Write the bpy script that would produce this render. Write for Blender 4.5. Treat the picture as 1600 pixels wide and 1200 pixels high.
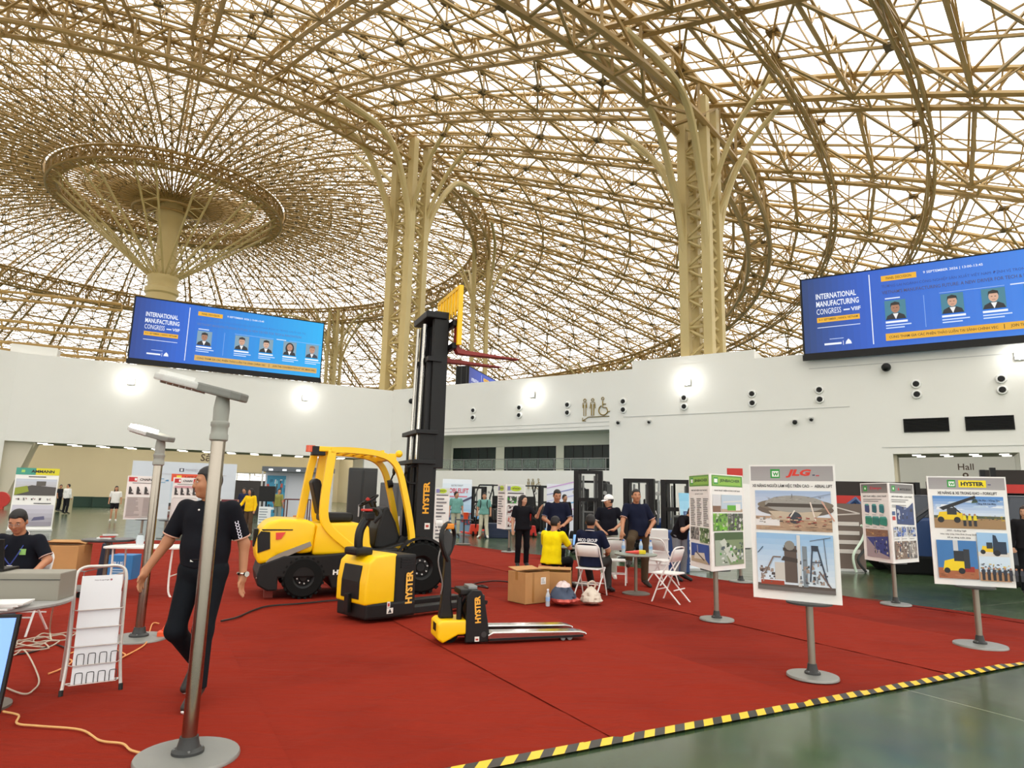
import bpy, bmesh, math, random
import numpy as np
from mathutils import Vector, Matrix
for _o in list(bpy.data.objects): bpy.data.objects.remove(_o)
SC = bpy.context.scene
COL = SC.collection
# ------------------------------------------------------------------ camera
CAM_Z = 1.57
_p, _r = math.radians(9.7), math.radians(1.4)
_ri = Vector((1, 0, 0)); _fw = Vector((0, math.cos(_p), math.sin(_p))); _up = Vector((0, -math.sin(_p), math.cos(_p)))
_r2 = _ri*math.cos(_r) + _up*math.sin(_r); _u2 = _up*math.cos(_r) - _ri*math.sin(_r)
cam = bpy.data.cameras.new('camera'); cam.sensor_fit = 'HORIZONTAL'; cam.sensor_width = 36; cam.lens = 1030/1600*36
cam.clip_end = 2000
camo = bpy.data.objects.new('camera', cam); COL.objects.link(camo)
camo.matrix_world = Matrix(((_r2.x, _u2.x, -_fw.x, 0), (_r2.y, _u2.y, -_fw.y, 0), (_r2.z, _u2.z, -_fw.z, CAM_Z), (0, 0, 0, 1)))
SC.camera = camo
# ------------------------------------------------------------------ sky: bright even overcast
W = bpy.data.worlds.new('overcast_sky'); SC.world = W; W.use_nodes = True
_n = W.node_tree.nodes; _n['Background'].inputs[0].default_value = (1.0, 0.992, 0.975, 1); _n['Background'].inputs[1].default_value = 2.7
# hazy sun, spread wide by the cloud, high behind the far side of the hall
_sl = bpy.data.lights.new('hazy_sun', 'SUN'); _sl.energy = 1.9; _sl.angle = math.radians(50); _sl.color = (1, .975, .93)
_so = bpy.data.objects.new('hazy_sun', _sl); COL.objects.link(_so); _so.rotation_euler = (math.radians(-38), math.radians(-14), 0)
SC.view_settings.view_transform = 'Standard'; SC.view_settings.look = 'None'
SC.view_settings.exposure = 0.0; SC.view_settings.gamma = 1; SC.view_settings.use_curve_mapping = False
try:
    SC.cycles.max_bounces = 8; SC.cycles.transparent_max_bounces = 12
except Exception: pass
PI = math.pi; rad = math.radians
# ------------------------------------------------------------------ helpers
def hx(s):
    s = s.lstrip('#'); o = []
    for i in (0, 2, 4):
        c = int(s[i:i+2], 16)/255; o.append(c/12.92 if c <= .04045 else ((c+.055)/1.055)**2.4)
    return tuple(o)
_M = {}
def mat(name, col, rough=.5, metal=0., noise=0., scale=8., bump=0., spec=None, trans=0., alpha=1., emit=0., coat=0.):
    if name in _M: return _M[name]
    m = bpy.data.materials.new(name); m.use_nodes = True; nt = m.node_tree; b = nt.nodes['Principled BSDF']
    if isinstance(col, str): col = hx(col)
    b.inputs['Base Color'].default_value = (*col, 1); b.inputs['Roughness'].default_value = rough; b.inputs['Metallic'].default_value = metal
    if spec is not None: b.inputs['Specular IOR Level'].default_value = spec
    if trans: b.inputs['Transmission Weight'].default_value = trans
    if alpha < 1: b.inputs['Alpha'].default_value = alpha
    if coat: b.inputs['Coat Weight'].default_value = coat; b.inputs['Coat Roughness'].default_value = .08
    if emit: b.inputs['Emission Color'].default_value = (*col, 1); b.inputs['Emission Strength'].default_value = emit
    if noise or bump:
        tc = nt.nodes.new('ShaderNodeTexCoord'); nz = nt.nodes.new('ShaderNodeTexNoise')
        nz.inputs['Scale'].default_value = scale; nz.inputs['Detail'].default_value = 4
        nt.links.new(tc.outputs['Object'], nz.inputs['Vector'])
        if noise:
            mx = nt.nodes.new('ShaderNodeMix'); mx.data_type = 'RGBA'
            lo = tuple(max(0, c*(1-noise)) for c in col); hi = tuple(min(1, c*(1+noise)) for c in col)
            mx.inputs[6].default_value = (*lo, 1); mx.inputs[7].default_value = (*hi, 1)
            nt.links.new(nz.outputs['Fac'], mx.inputs[0]); nt.links.new(mx.outputs[2], b.inputs['Base Color'])
        if bump:
            bp = nt.nodes.new('ShaderNodeBump'); bp.inputs['Strength'].default_value = bump; bp.inputs['Distance'].default_value = .02
            nt.links.new(nz.outputs['Fac'], bp.inputs['Height']); nt.links.new(bp.outputs['Normal'], b.inputs['Normal'])
    _M[name] = m; return m
def attr_mat(name, emit=0., rough=.45):
    if name in _M: return _M[name]
    m = bpy.data.materials.new(name); m.use_nodes = True; nt = m.node_tree; b = nt.nodes['Principled BSDF']
    a = nt.nodes.new('ShaderNodeVertexColor'); a.layer_name = 'Col'
    b.inputs['Roughness'].default_value = rough
    if emit:
        b.inputs['Base Color'].default_value = (.02, .02, .02, 1)
        nt.links.new(a.outputs['Color'], b.inputs['Emission Color']); b.inputs['Emission Strength'].default_value = emit
    else: nt.links.new(a.outputs['Color'], b.inputs['Base Color'])
    _M[name] = m; return m
def setp(o, label=None, cat=None, group=None, kind=None):
    if label: o['label'] = label
    if cat: o['category'] = cat
    if group: o['group'] = group
    if kind: o['kind'] = kind
    return o
def thing(name, label, cat, loc=(0, 0, 0), rz=0., group=None):
    o = bpy.data.objects.new(name, None); COL.objects.link(o); o.empty_display_size = .1
    o.location = (loc[0], loc[1], loc[2] if len(loc) > 2 else 0); o.rotation_euler = (0, 0, rz)
    return setp(o, label, cat, group)
def link(name, me, m=None, parent=None):
    o = bpy.data.objects.new(name, me); COL.objects.link(o)
    if m is not None and not me.materials: me.materials.append(m)
    if parent is not None: o.parent = parent
    return o
def dup(root, loc, rz, label=None, group=None):
    r = root.copy(); COL.objects.link(r); r.location = (loc[0], loc[1], loc[2] if len(loc) > 2 else 0); r.rotation_euler = (0, 0, rz)
    if label: r['label'] = label
    if group: r['group'] = group
    for ch in list(root.children):
        c = ch.copy(); COL.objects.link(c); c.parent = r
        for gch in ch.children:
            d = gch.copy(); COL.objects.link(d); d.parent = c
    return r
class MB:
    def __init__(s): s.v = []; s.f = []; s.m = []
    def add(s, v, f, mi=0):
        k = len(s.v); s.v += [tuple(p) for p in v]; s.f += [tuple(i+k for i in q) for q in f]; s.m += [mi]*len(f); return s
    def box(s, c, d, rz=0., mi=0, M=None):
        x, y, z = d[0]/2, d[1]/2, d[2]/2
        P = [Vector((a, b, e)) for a in (-x, x) for b in (-y, y) for e in (-z, z)]
        if M is None: M = Matrix.Rotation(rz, 4, 'Z') if rz else None
        if M is not None: P = [M @ p for p in P]
        P = [(p.x+c[0], p.y+c[1], p.z+c[2]) for p in P]
        return s.add(P, [(0, 1, 3, 2), (4, 6, 7, 5), (0, 4, 5, 1), (2, 3, 7, 6), (0, 2, 6, 4), (1, 5, 7, 3)], mi)
    def bb(s, a, b, mi=0):
        return s.box([(a[i]+b[i])/2 for i in range(3)], [abs(b[i]-a[i]) for i in range(3)], mi=mi)
    def prism(s, pts, lo, hi, plane='xz', mi=0):
        n = len(pts)
        def mk(p, t): return (p[0], t, p[1]) if plane == 'xz' else ((t, p[0], p[1]) if plane == 'yz' else (p[0], p[1], t))
        V = [mk(p, lo) for p in pts]+[mk(p, hi) for p in pts]
        F = [tuple(range(n)), tuple(range(2*n-1, n-1, -1))]+[(i, i+n, (i+1) % n+n, (i+1) % n) for i in range(n)]
        return s.add(V, F, mi)
    def cyl(s, a, b, r, r2=None, n=10, caps=True, mi=0):
        a = Vector(a); b = Vector(b); r2 = r if r2 is None else r2; d = (b-a)
        if d.length < 1e-9: return s
        d.normalize(); u = d.orthogonal().normalized(); w = d.cross(u)
        V = []
        for p, q in ((a, r), (b, r2)):
            for i in range(n):
                t = 2*PI*i/n; V.append(p+u*(q*math.cos(t))+w*(q*math.sin(t)))
        F = [(i, (i+1) % n, (i+1) % n+n, i+n) for i in range(n)]
        if caps: F += [tuple(range(n-1, -1, -1)), tuple(range(n, 2*n))]
        return s.add(V, F, mi)
    def tube(s, path, r, n=6, closed=False, mi=0, caps=True):
        P = [Vector(p) for p in path]; L = len(P); V = []; u = None
        for i, p in enumerate(P):
            if closed: d = P[(i+1) % L]-P[i-1]
            else: d = P[min(i+1, L-1)]-P[max(i-1, 0)]
            d.normalize()
            if u is None: u = d.orthogonal().normalized()
            else:
                u = u-d*u.dot(d)
                u = u.normalized() if u.length > 1e-6 else d.orthogonal().normalized()
            w = d.cross(u); rr = r[i] if isinstance(r, (list, tuple)) else r
            for k in range(n):
                t = 2*PI*k/n; V.append(p+u*(rr*math.cos(t))+w*(rr*math.sin(t)))
        F = []
        for i in range(L if closed else L-1):
            j = (i+1) % L
            for k in range(n): F.append((i*n+k, i*n+(k+1) % n, j*n+(k+1) % n, j*n+k))
        if not closed and caps: F += [tuple(range(n-1, -1, -1)), tuple(range((L-1)*n, L*n))]
        return s.add(V, F, mi)
    def lathe(s, prof, n=24, c=(0, 0, 0), mi=0, axis='z', caps=True):
        V = []; L = len(prof)
        for (r, z) in prof:
            for i in range(n):
                t = 2*PI*i/n
                p = (r*math.cos(t), r*math.sin(t), z)
                if axis == 'y': p = (p[0], z, p[1])
                if axis == 'x': p = (z, p[0], p[1])
                V.append((p[0]+c[0], p[1]+c[1], p[2]+c[2]))
        F = [(i*n+k, i*n+(k+1) % n, (i+1)*n+(k+1) % n, (i+1)*n+k) for i in range(L-1) for k in range(n)]
        if caps: F += [tuple(range(n-1, -1, -1)), tuple(range((L-1)*n, L*n))]
        return s.add(V, F, mi)
    def ball(s, c, r, n=10, mi=0, M=None):
        if not isinstance(r, (tuple, list)): r = (r, r, r)
        V = []; F = []; h = max(4, n//2+1)
        for j in range(h+1):
            f = PI*j/h
            for i in range(n):
                t = 2*PI*i/n; p = Vector((r[0]*math.sin(f)*math.cos(t), r[1]*math.sin(f)*math.sin(t), r[2]*math.cos(f)))
                if M is not None: p = M @ p
                V.append((p.x+c[0], p.y+c[1], p.z+c[2]))
        for j in range(h):
            for i in range(n): F.append((j*n+i, (j+1)*n+i, (j+1)*n+(i+1) % n, j*n+(i+1) % n))
        return s.add(V, F, mi)
    def mesh(s, name, mats=(), smooth=False, bevel=0., seg=2, fix=True):
        me = bpy.data.meshes.new(name); me.from_pydata(s.v, [], s.f)
        if not isinstance(mats, (list, tuple)): mats = [mats]
        for m in mats: me.materials.append(m)
        if len(mats) > 1: me.polygons.foreach_set('material_index', s.m)
        if fix or bevel:
            bm = bmesh.new(); bm.from_mesh(me)
            bmesh.ops.remove_doubles(bm, verts=bm.verts, dist=1e-5)
            bmesh.ops.delete(bm, geom=[v for v in bm.verts if not v.link_faces], context='VERTS')
            bmesh.ops.recalc_face_normals(bm, faces=bm.faces)
            if bevel:
                es = [e for e in bm.edges if len(e.link_faces) == 2 and e.calc_face_angle(0) > rad(28)]
                bmesh.ops.bevel(bm, geom=es, offset=bevel, segments=seg, affect='EDGES', clamp_overlap=True, profile=.6)
            bm.to_mesh(me); bm.free()
        if smooth:
            me.polygons.foreach_set('use_smooth', [True]*len(me.polygons))
            try: me.set_sharp_from_angle(angle=rad(40))
            except Exception: pass
        me.update(); return me
    def build(s, name, mats, parent=None, smooth=False, bevel=0., seg=2, label=None, fix=True):
        o = link(name, s.mesh(name, mats, smooth, bevel, seg, fix), None, parent)
        if label: o['label'] = label
        return o
def cr(pts, n=6, closed=False):
    P = [Vector(p) for p in pts]; L = len(P); out = []
    for i in range(L if closed else L-1):
        if closed: a, b, c, d = P[i-1], P[i], P[(i+1) % L], P[(i+2) % L]
        else: a, b, c, d = P[max(i-1, 0)], P[i], P[i+1], P[min(i+2, L-1)]
        for k in range(n):
            t = k/n; out.append(.5*((2*b)+(c-a)*t+(2*a-5*b+4*c-d)*t*t+(3*b-a-3*c+d)*t**3))
    if not closed: out.append(P[-1])
    return out
# flat lettering: outline of a text as polygons in its own plane (built-in typeface)
_TX = {}
def text_poly(s, bold=0., shear=0.):
    k = (s, bold, shear)
    if k in _TX: return _TX[k]
    cu = bpy.data.curves.new('lettering', 'FONT'); cu.body = s; cu.size = 1; cu.offset = bold; cu.shear = shear; cu.resolution_u = 2; cu.fill_mode = 'FRONT'
    ob = bpy.data.objects.new('lettering', cu); COL.objects.link(ob)
    me = bpy.data.meshes.new_from_object(ob)
    V = [(v.co.x, v.co.y) for v in me.vertices]; F = [tuple(p.vertices) for p in me.polygons]
    bpy.data.objects.remove(ob); bpy.data.meshes.remove(me); bpy.data.curves.remove(cu)
    if V:
        x0 = min(v[0] for v in V); x1 = max(v[0] for v in V); y0 = min(v[1] for v in V); y1 = max(v[1] for v in V)
    else: x0 = x1 = y0 = y1 = 0
    _TX[k] = (V, F, x0, x1, y0, y1); return _TX[k]
class Print:
    """flat print: coloured polygons in (u, v), stacked in hair-thin layers along +w"""
    def __init__(s, step=.0004): s.v = []; s.f = []; s.c = []; s.z = 0.; s.step = step
    def poly(s, pts, col, z=None):
        if isinstance(col, str): col = hx(col)
        if z is None: s.z += s.step; z = s.z
        k = len(s.v); s.v += [(p[0], p[1], z) for p in pts]; s.f.append(tuple(range(k, k+len(pts)))); s.c.append(col); return s
    def rect(s, u0, v0, u1, v1, col, z=None): return s.poly([(u0, v0), (u1, v0), (u1, v1), (u0, v1)], col, z)
    def disc(s, u, v, r, col, n=14, rv=None): return s.poly([(u+r*math.cos(2*PI*i/n), v+(rv or r)*math.sin(2*PI*i/n)) for i in range(n)], col)
    def line(s, pts, w, col):
        if isinstance(col, str): col = hx(col)
        s.z += s.step
        for (a, b), (c, d) in zip(pts, pts[1:]):
            L = math.hypot(c-a, d-b) or 1; nx, ny = -(d-b)/L*w/2, (c-a)/L*w/2
            s.poly([(a-nx, b-ny), (c-nx, d-ny), (c+nx, d+ny), (a+nx, b+ny)], col, s.z)
        return s
    def text(s, t, u, v, h=None, w=None, col='#111111', bold=0., shear=0., align='l', rot=0.):
        V, F, x0, x1, y0, y1 = text_poly(t, bold, shear)
        if not V: return s
        if isinstance(col, str): col = hx(col)
        s.z += s.step
        sy = h/(y1-y0) if h else w/(x1-x0); sx = w/(x1-x0) if w else sy
        if not h: sy = sx
        ww = (x1-x0)*sx; ox = {'l': 0, 'c': -ww/2, 'r': -ww}[align]; k = len(s.v); ca, sa = math.cos(rot), math.sin(rot)
        for (x, y) in V:
            a, b = (x-x0)*sx+ox, (y-y0)*sy; s.v.append((u+a*ca-b*sa, v+a*sa+b*ca, s.z))
        for f in F: s.f.append(tuple(i+k for i in f)); s.c.append(col)
        return s
    def grad(s, u0, v0, u1, v1, ca, cb, n=8, vert=True):
        ca = hx(ca) if isinstance(ca, str) else ca; cb = hx(cb) if isinstance(cb, str) else cb; s.z += s.step
        for i in range(n):
            t = (i+.5)/n; c = tuple(ca[j]+(cb[j]-ca[j])*t for j in range(3))
            if vert: s.rect(u0, v0+(v1-v0)*i/n, u1, v0+(v1-v0)*(i+1)/n, c, s.z)
            else: s.rect(u0+(u1-u0)*i/n, v0, u0+(u1-u0)*(i+1)/n, v1, c, s.z)
        return s
    def lines(s, u0, v0, u1, v1, rows, col='#555555', seed=0, fill=.45):
        rg = random.Random(seed); h = (v1-v0)/rows; s.z += s.step
        for i in range(rows): s.rect(u0, v0+i*h+h*.25, u0+(u1-u0)*rg.uniform(.55, 1), v0+i*h+h*(.25+fill), col, s.z)
        return s
    def clutter(s, u0, v0, u1, v1, cols, n=30, seed=0, size=.16):
        rg = random.Random(seed)
        for i in range(n):
            s.z += s.step*.05
            a = rg.uniform(u0, u1); b = rg.uniform(v0, v1); w = (u1-u0)*size*rg.uniform(.3, 1); h = (v1-v0)*size*rg.uniform(.3, 1.2)
            P = [(a-w/2, b-h/2), (a+w/2, b-h/2+rg.uniform(-h, h)*.3), (a+w/2*rg.uniform(.5, 1), b+h/2), (a-w/2*rg.uniform(.4, 1), b+h/2)]
            s.poly([(min(u1, max(u0, p)), min(v1, max(v0, q))) for p, q in P], rg.choice(cols), s.z)
        return s
    def build(s, name, parent, M, m=None):
        """M maps (u, v, w) to the parent's space"""
        me = bpy.data.meshes.new(name); me.from_pydata([tuple(M @ Vector(p)) for p in s.v], [], s.f)
        ca = me.color_attributes.new('Col', 'FLOAT_COLOR', 'CORNER')
        buf = []
        for f, c in zip(s.f, s.c): buf += [c[0], c[1], c[2], 1.]*len(f)
        ca.data.foreach_set('color', buf)
        return link(name, me, m or attr_mat('printed_film'), parent)
def frame(o, u, v):
    """matrix of a plane with origin o and axes u (right) and v (up)"""
    u = Vector(u).normalized(); v = Vector(v).normalized(); w = u.cross(v)
    return Matrix(((u.x, v.x, w.x, o[0]), (u.y, v.y, w.y, o[1]), (u.z, v.z, w.z, o[2]), (0, 0, 0, 1)))
# ------------------------------------------------------------------ materials
STEEL = mat('cream_painted_steel', '#a4864e', .5, noise=.15, scale=.6)
STEEL_D = mat('bronze_node_steel', '#63502d', .6)
WHITE = mat('white_wall_paint', '#e9e8e1', .55, noise=.03, scale=.25)
BEIGE = mat('beige_wall_paint', '#d6cdb4', .6, noise=.04, scale=.3)
BLACK = mat('black_paint', '#0c0c0c', .45, spec=.35)
BLACKP = mat('black_plastic', '#111110', .5, noise=.15, scale=30, spec=.35)
DGREY = mat('dark_grey_metal', '#3a3b3a', .5, metal=.3)
GREY = mat('grey_metal', '#8a8c8a', .45, metal=.5)
LGREY = mat('light_grey_paint', '#c4c4c0', .5)
CHROME = mat('stainless_steel', '#c9c6bd', .22, metal=1.)
YEL = mat('yellow_machine_paint', '#fdcb00', .42, coat=.1)
RUB = mat('tyre_rubber', '#131413', .85, spec=.2, noise=.2, scale=20)
WPL = mat('white_plastic', '#eeeeea', .4)
RED = mat('red_paint', '#c22a1e', .45)
GLASS = mat('dark_window_glass', '#1b2824', .14, spec=.25)
# ------------------------------------------------------------------ floor: polished green-grey concrete
def floor_mat():
    m = bpy.data.materials.new('polished_concrete'); m.use_nodes = True; nt = m.node_tree; b = nt.nodes['Principled BSDF']; L = nt.links.new
    tc = nt.nodes.new('ShaderNodeTexCoord'); n1 = nt.nodes.new('ShaderNodeTexNoise'); n1.inputs['Scale'].default_value = .55; n1.inputs['Detail'].default_value = 6
    L(tc.outputs['Object'], n1.inputs['Vector'])
    n2 = nt.nodes.new('ShaderNodeTexNoise'); n2.inputs['Scale'].default_value = 2.5; n2.inputs['Detail'].default_value = 8; L(tc.outputs['Object'], n2.inputs['Vector'])
    r = nt.nodes.new('ShaderNodeValToRGB'); r.color_ramp.elements[0].position = .3; r.color_ramp.elements[1].position = .75
    r.color_ramp.elements[0].color = (*hx('#2e3f28'), 1); r.color_ramp.elements[1].color = (*hx('#566a4c'), 1); L(n1.outputs['Fac'], r.inputs[0])
    mx = nt.nodes.new('ShaderNodeMix'); mx.data_type = 'RGBA'; mx.blend_type = 'MULTIPLY'; mx.inputs[0].default_value = .35
    L(r.outputs[0], mx.inputs[6]); L(n2.outputs['Color'], mx.inputs[7])
    # saw-cut joints, 6 m grid turned with the hall
    mp = nt.nodes.new('ShaderNodeMapping'); mp.inputs['Rotation'].default_value = (0, 0, rad(-29)); L(tc.outputs['Object'], mp.inputs['Vector'])
    br = nt.nodes.new('ShaderNodeTexBrick'); br.offset = 0; br.inputs['Scale'].default_value = 1; br.inputs['Brick Width'].default_value = 6; br.inputs['Row Height'].default_value = 6
    br.inputs['Mortar Size'].default_value = .006; br.inputs['Color1'].default_value = br.inputs['Color2'].default_value = (0, 0, 0, 1); br.inputs['Mortar'].default_value = (1, 1, 1, 1)
    L(mp.outputs[0], br.inputs['Vector'])
    m2 = nt.nodes.new('ShaderNodeMix'); m2.data_type = 'RGBA'; m2.inputs[7].default_value = (*hx('#8d927c'), 1)
    L(br.outputs['Color'], m2.inputs[0]); L(mx.outputs[2], m2.inputs[6]); L(m2.outputs[2], b.inputs['Base Color'])
    mr = nt.nodes.new('ShaderNodeMapRange'); mr.inputs[3].default_value = .10; mr.inputs[4].default_value = .26; L(n2.outputs['Fac'], mr.inputs[0]); L(mr.outputs[0], b.inputs['Roughness'])
    b.inputs['Specular IOR Level'].default_value = .38
    return m
fl = MB(); fl.add([(-220, -60, 0), (200, -60, 0), (200, 320, 0), (-220, 320, 0)], [(0, 1, 2, 3)])
setp(fl.build('floor', floor_mat(), fix=False), 'polished grey-green concrete floor of the hall', 'floor', kind='structure')
# ------------------------------------------------------------------ roof: shell of revolution about the tree column
K = 1.046
AX, AY = -63.03*K, 113.70*K
_pr = np.array([0, 12, 21, 38, 56, 75, 90, 100, 108, 116, 130, 150, 166])*K
_pz = np.array([53.2, 53.6, 54, 53.2, 49.5, 43.8, 38.4, 35, 32.9, 30.2, 25, 15.8, 7])*K
def zr(r): return float(np.interp(r, _pr, _pz))
def zs(r):  # softened profile
    return sum(zr(r+d) for d in (-6, -3, 0, 3, 6))/5
NR = 48; DA = 2*PI/NR; RI = 18.2*K
def skin_mat():
    m = bpy.data.materials.new('translucent_roof_sheet'); m.use_nodes = True; nt = m.node_tree; nt.nodes.clear(); L = nt.links.new
    o = nt.nodes.new('ShaderNodeOutputMaterial'); a = nt.nodes.new('ShaderNodeBsdfTransparent'); a.inputs[0].default_value = (.97, .97, .95, 1)
    t = nt.nodes.new('ShaderNodeBsdfTranslucent'); t.inputs[0].default_value = (.95, .95, .92, 1); x = nt.nodes.new('ShaderNodeMixShader'); x.inputs[0].default_value = .2
    L(a.outputs[0], x.inputs[1]); L(t.outputs[0], x.inputs[2]); L(x.outputs[0], o.inputs[0]); return m
sk = MB(); rs = [2.4*K]+[r*K for r in (12, 21, 30, 38, 47, 56, 66, 75, 83, 90, 95, 100, 104, 108, 112, 116, 123, 130, 140, 150, 158, 166)]
V = [(AX+r*math.cos(DA*i), AY+r*math.sin(DA*i), zs(r)+3.3) for r in rs for i in range(NR)]
sk.add(V, [(j*NR+i, j*NR+(i+1) % NR, (j+1)*NR+(i+1) % NR, (j+1)*NR+i) for j in range(len(rs)-1) for i in range(NR)])
ceil = setp(sk.build('ceiling', skin_mat(), smooth=True), 'white translucent roof skin over the cream steel lattice dome', 'roof', kind='structure')
def rp(r, lat, dz): return (r, lat, zs(r)+dz)
# one radial rib: triangular lattice truss
rb = MB()
def mem(mb, a, b, r, n=5): mb.cyl(a, b, r, n=n, caps=False)
nodes = [20.6]
while nodes[-1] < 172: nodes.append(nodes[-1]+3.6)
def wl(r): return .6 if r < 60 else 1.0
def rcho(r): return .17 if r < 60 else .25
for i, (a, b) in enumerate(zip(nodes, nodes[1:])):
    wa, wb = wl(a), wl(b); m_ = (a+b)/2; q = rcho(m_)
    for s in (-1, 1):
        mem(rb, rp(a, s*wa, 0), rp(b, s*wb, 0), q)
        mem(rb, rp(a, s*wa, 0), rp(m_, 0, 2.5), q*.42, 4); mem(rb, rp(b, s*wb, 0), rp(m_, 0, 2.5), q*.42, 4)
    mem(rb, rp(a, -wa, 0), rp(a, wa, 0), q*.5, 4)
    mem(rb, rp(a, -wa, 0), rp(b, wb, 0), q*.35, 4)
    if i: mem(rb, rp((nodes[i-1]+a)/2, 0, 2.5), rp(m_, 0, 2.5), q)
rib_me = rb.mesh('roof_rib', STEEL, fix=False)
for i in range(NR):
    o = link('roof_rib', rib_me, None, ceil); o.location = (AX, AY, 0); o.rotation_euler = (0, 0, DA*i)
# bracing of one bay between two ribs: crossed bars with bronze node plates
bc = MB()
def pol(r, t, dz): return (r*math.cos(t), r*math.sin(t), zs(r)+dz)
hoops = [20.6, 25, 29.5, 35.5, 42, 49, 56]
while hoops[-1] < 170: hoops.append(hoops[-1]+7.6)
for i, (a, b) in enumerate(zip(hoops, hoops[1:])):
    m_ = (a+b)/2; h = DA/2; ta = wl(a)/a; tb = wl(b)/b; q = .11 if m_ < 60 else .14
    for dz, qq in ((0, q), (2.3, q*.8)):
        for r_, t_ in ((a, ta), (b, tb)):
            for t in ((0+t_) if dz == 0 else 0, (DA-t_) if dz == 0 else DA): mem(bc, pol(m_, h, dz), pol(r_, t, dz), qq, 4)
        c = pol(m_, h, dz); s = .26 if m_ < 60 else .44
        bc.box(c, (s*2, s*2, .22), rz=h, mi=1)
    mem(bc, pol(m_, h, 0), pol(m_, h, 2.3), q*.7, 4)
    mem(bc, pol(a, ta, 0), pol(a, DA-ta, 0), q*1.25, 5); mem(bc, pol(a, 0, 2.5), pol(a, DA, 2.5), q*.9, 4)
    for fr in (.25, .5, .75):
        mem(bc, pol(a+(b-a)*fr, 0, 2.95), pol(a+(b-a)*fr, DA, 2.95), .085, 3)
    mem(bc, pol(a, h, 2.9), pol(b, h, 2.9), .07, 4)
    # light planar truss midway between the ribs and lattice hoops
    mem(bc, pol(a, h, 0), pol(m_, h, 2.4), q*.6, 4); mem(bc, pol(b, h, 0), pol(m_, h, 2.4), q*.6, 4); mem(bc, pol(a, h, 0), pol(b, h, 0), q*.95, 4)
    for k in range(4):
        f0, f1, f2 = k/4, (k+.5)/4, (k+1)/4
        mem(bc, pol(a, DA*f0, 0), pol(a, DA*f1, 2.5), q*.55, 4); mem(bc, pol(a, DA*f1, 2.5), pol(a, DA*f2, 0), q*.55, 4)
    if m_ > 60:
        for fr in (.25, .75): mem(bc, pol(a, DA*fr, 2.95), pol(b, DA*fr, 2.95), .085, 3)
        for k in range(2):
            mem(bc, pol(a, DA*k, 0), pol(m_, DA*(k*.5+.25), 1.2), q*.5, 4); mem(bc, pol(b, DA*k, 0), pol(m_, DA*(k*.5+.25), 1.2), q*.5, 4)
bc_me = bc.mesh('roof_bracing', [STEEL, STEEL_D], fix=False)
for i in range(NR):
    o = link('roof_bracing', bc_me, None, ceil); o.location = (AX, AY, 0); o.rotation_euler = (0, 0, DA*i); o['kind'] = 'stuff'
# inner spokes of the wheel around the tree column
sp = MB()
for dz, q in ((0, .13), (2.4, .13)):
    for t_ in (0, DA/2): mem(sp, (2.2*math.cos(t_), 2.2*math.sin(t_), zs(3)+dz*.3-1), (20*math.cos(t_), 20*math.sin(t_), zs(20)+dz), q, 5)
for j in range(6):
    r_ = 3.4+j*2.7; z0 = zs(r_); f = (r_-2.2)/20
    mem(sp, (r_, 0, z0-1+f), (r_+1.5, 0, z0-.3+2.4*(f+.1)), .09, 4); mem(sp, (r_+3.1, 0, z0-1+f+.1), (r_+1.5, 0, z0-.3+2.4*(f+.1)), .09, 4)
    mem(sp, (r_*math.cos(0), 0, z0-1+f), (r_*math.cos(DA), r_*math.sin(DA), z0-1+f), .11, 4)
    mem(sp, (r_, 0, z0-1+f), ((r_+3)*math.cos(DA), (r_+3)*math.sin(DA), z0-1+f), .09, 4)
sp_me = sp.mesh('roof_spoke', STEEL, fix=False)
for i in range(NR):
    o = link('roof_spoke', sp_me, None, ceil); o.location = (AX, AY, 0); o.rotation_euler = (0, 0, DA*(i+.5))
# ring trusses
def ring(R, hw, dep, q, n=96, up=0.):
    mb = MB(); z = zs(R)+up
    C = [(R-hw, z), (R+hw, z), (R-hw, z-dep), (R+hw, z-dep)]
    def pt(c, t): return (c[0]*math.cos(t), c[0]*math.sin(t), c[1])
    for k in range(n):
        t, u = 2*PI*k/n, 2*PI*(k+1)/n
        for c in C: mem(mb, pt(c, t), pt(c, u), q, 6)
        for c, d in ((0, 2), (1, 3), (0, 1), (2, 3)):
            mem(mb, pt(C[c], t), pt(C[d], t), q*.5, 4)
            x, y = (c, d) if k % 2 else (d, c)
            mem(mb, pt(C[x], t), pt(C[y], u), q*.5, 4)
    o = mb.build('ring_truss', STEEL, ceil, fix=False); o.location = (AX, AY, 0); return o
ring(RI, .9, 2.2, .24); ring(57*K, 1.3, 3.6, .27, n=120); ring(100*K, 1.3, 3.2, .3, n=144)
for R_ in (108*K, 116*K): ring(R_, .25, .9, .13, n=144, up=-.1)
for k, (A_, B_) in enumerate((((-65.619, 78.000, 21.498), (-50.345, 84.000, 21.557)), ((-65.181, 78.000, 18.789), (-50.332, 84.000, 18.733)), ((-69.615, 82.000, 26.425), (-55.339, 90.000, 27.036)))):
    mb = MB(); A_ = Vector(A_); B_ = Vector(B_)
    for d_ in (Vector((0, 0, 0)), Vector((0, .3, -.9))): mb.cyl(A_+d_, B_+d_, .2, n=8)
    for i in range(7): mb.cyl(A_.lerp(B_, i/6), A_.lerp(B_, i/6)+Vector((0, .3, -.9)), .1, n=5)
    mb.build('roof_tie', STEEL, ceil, fix=False)
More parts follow.
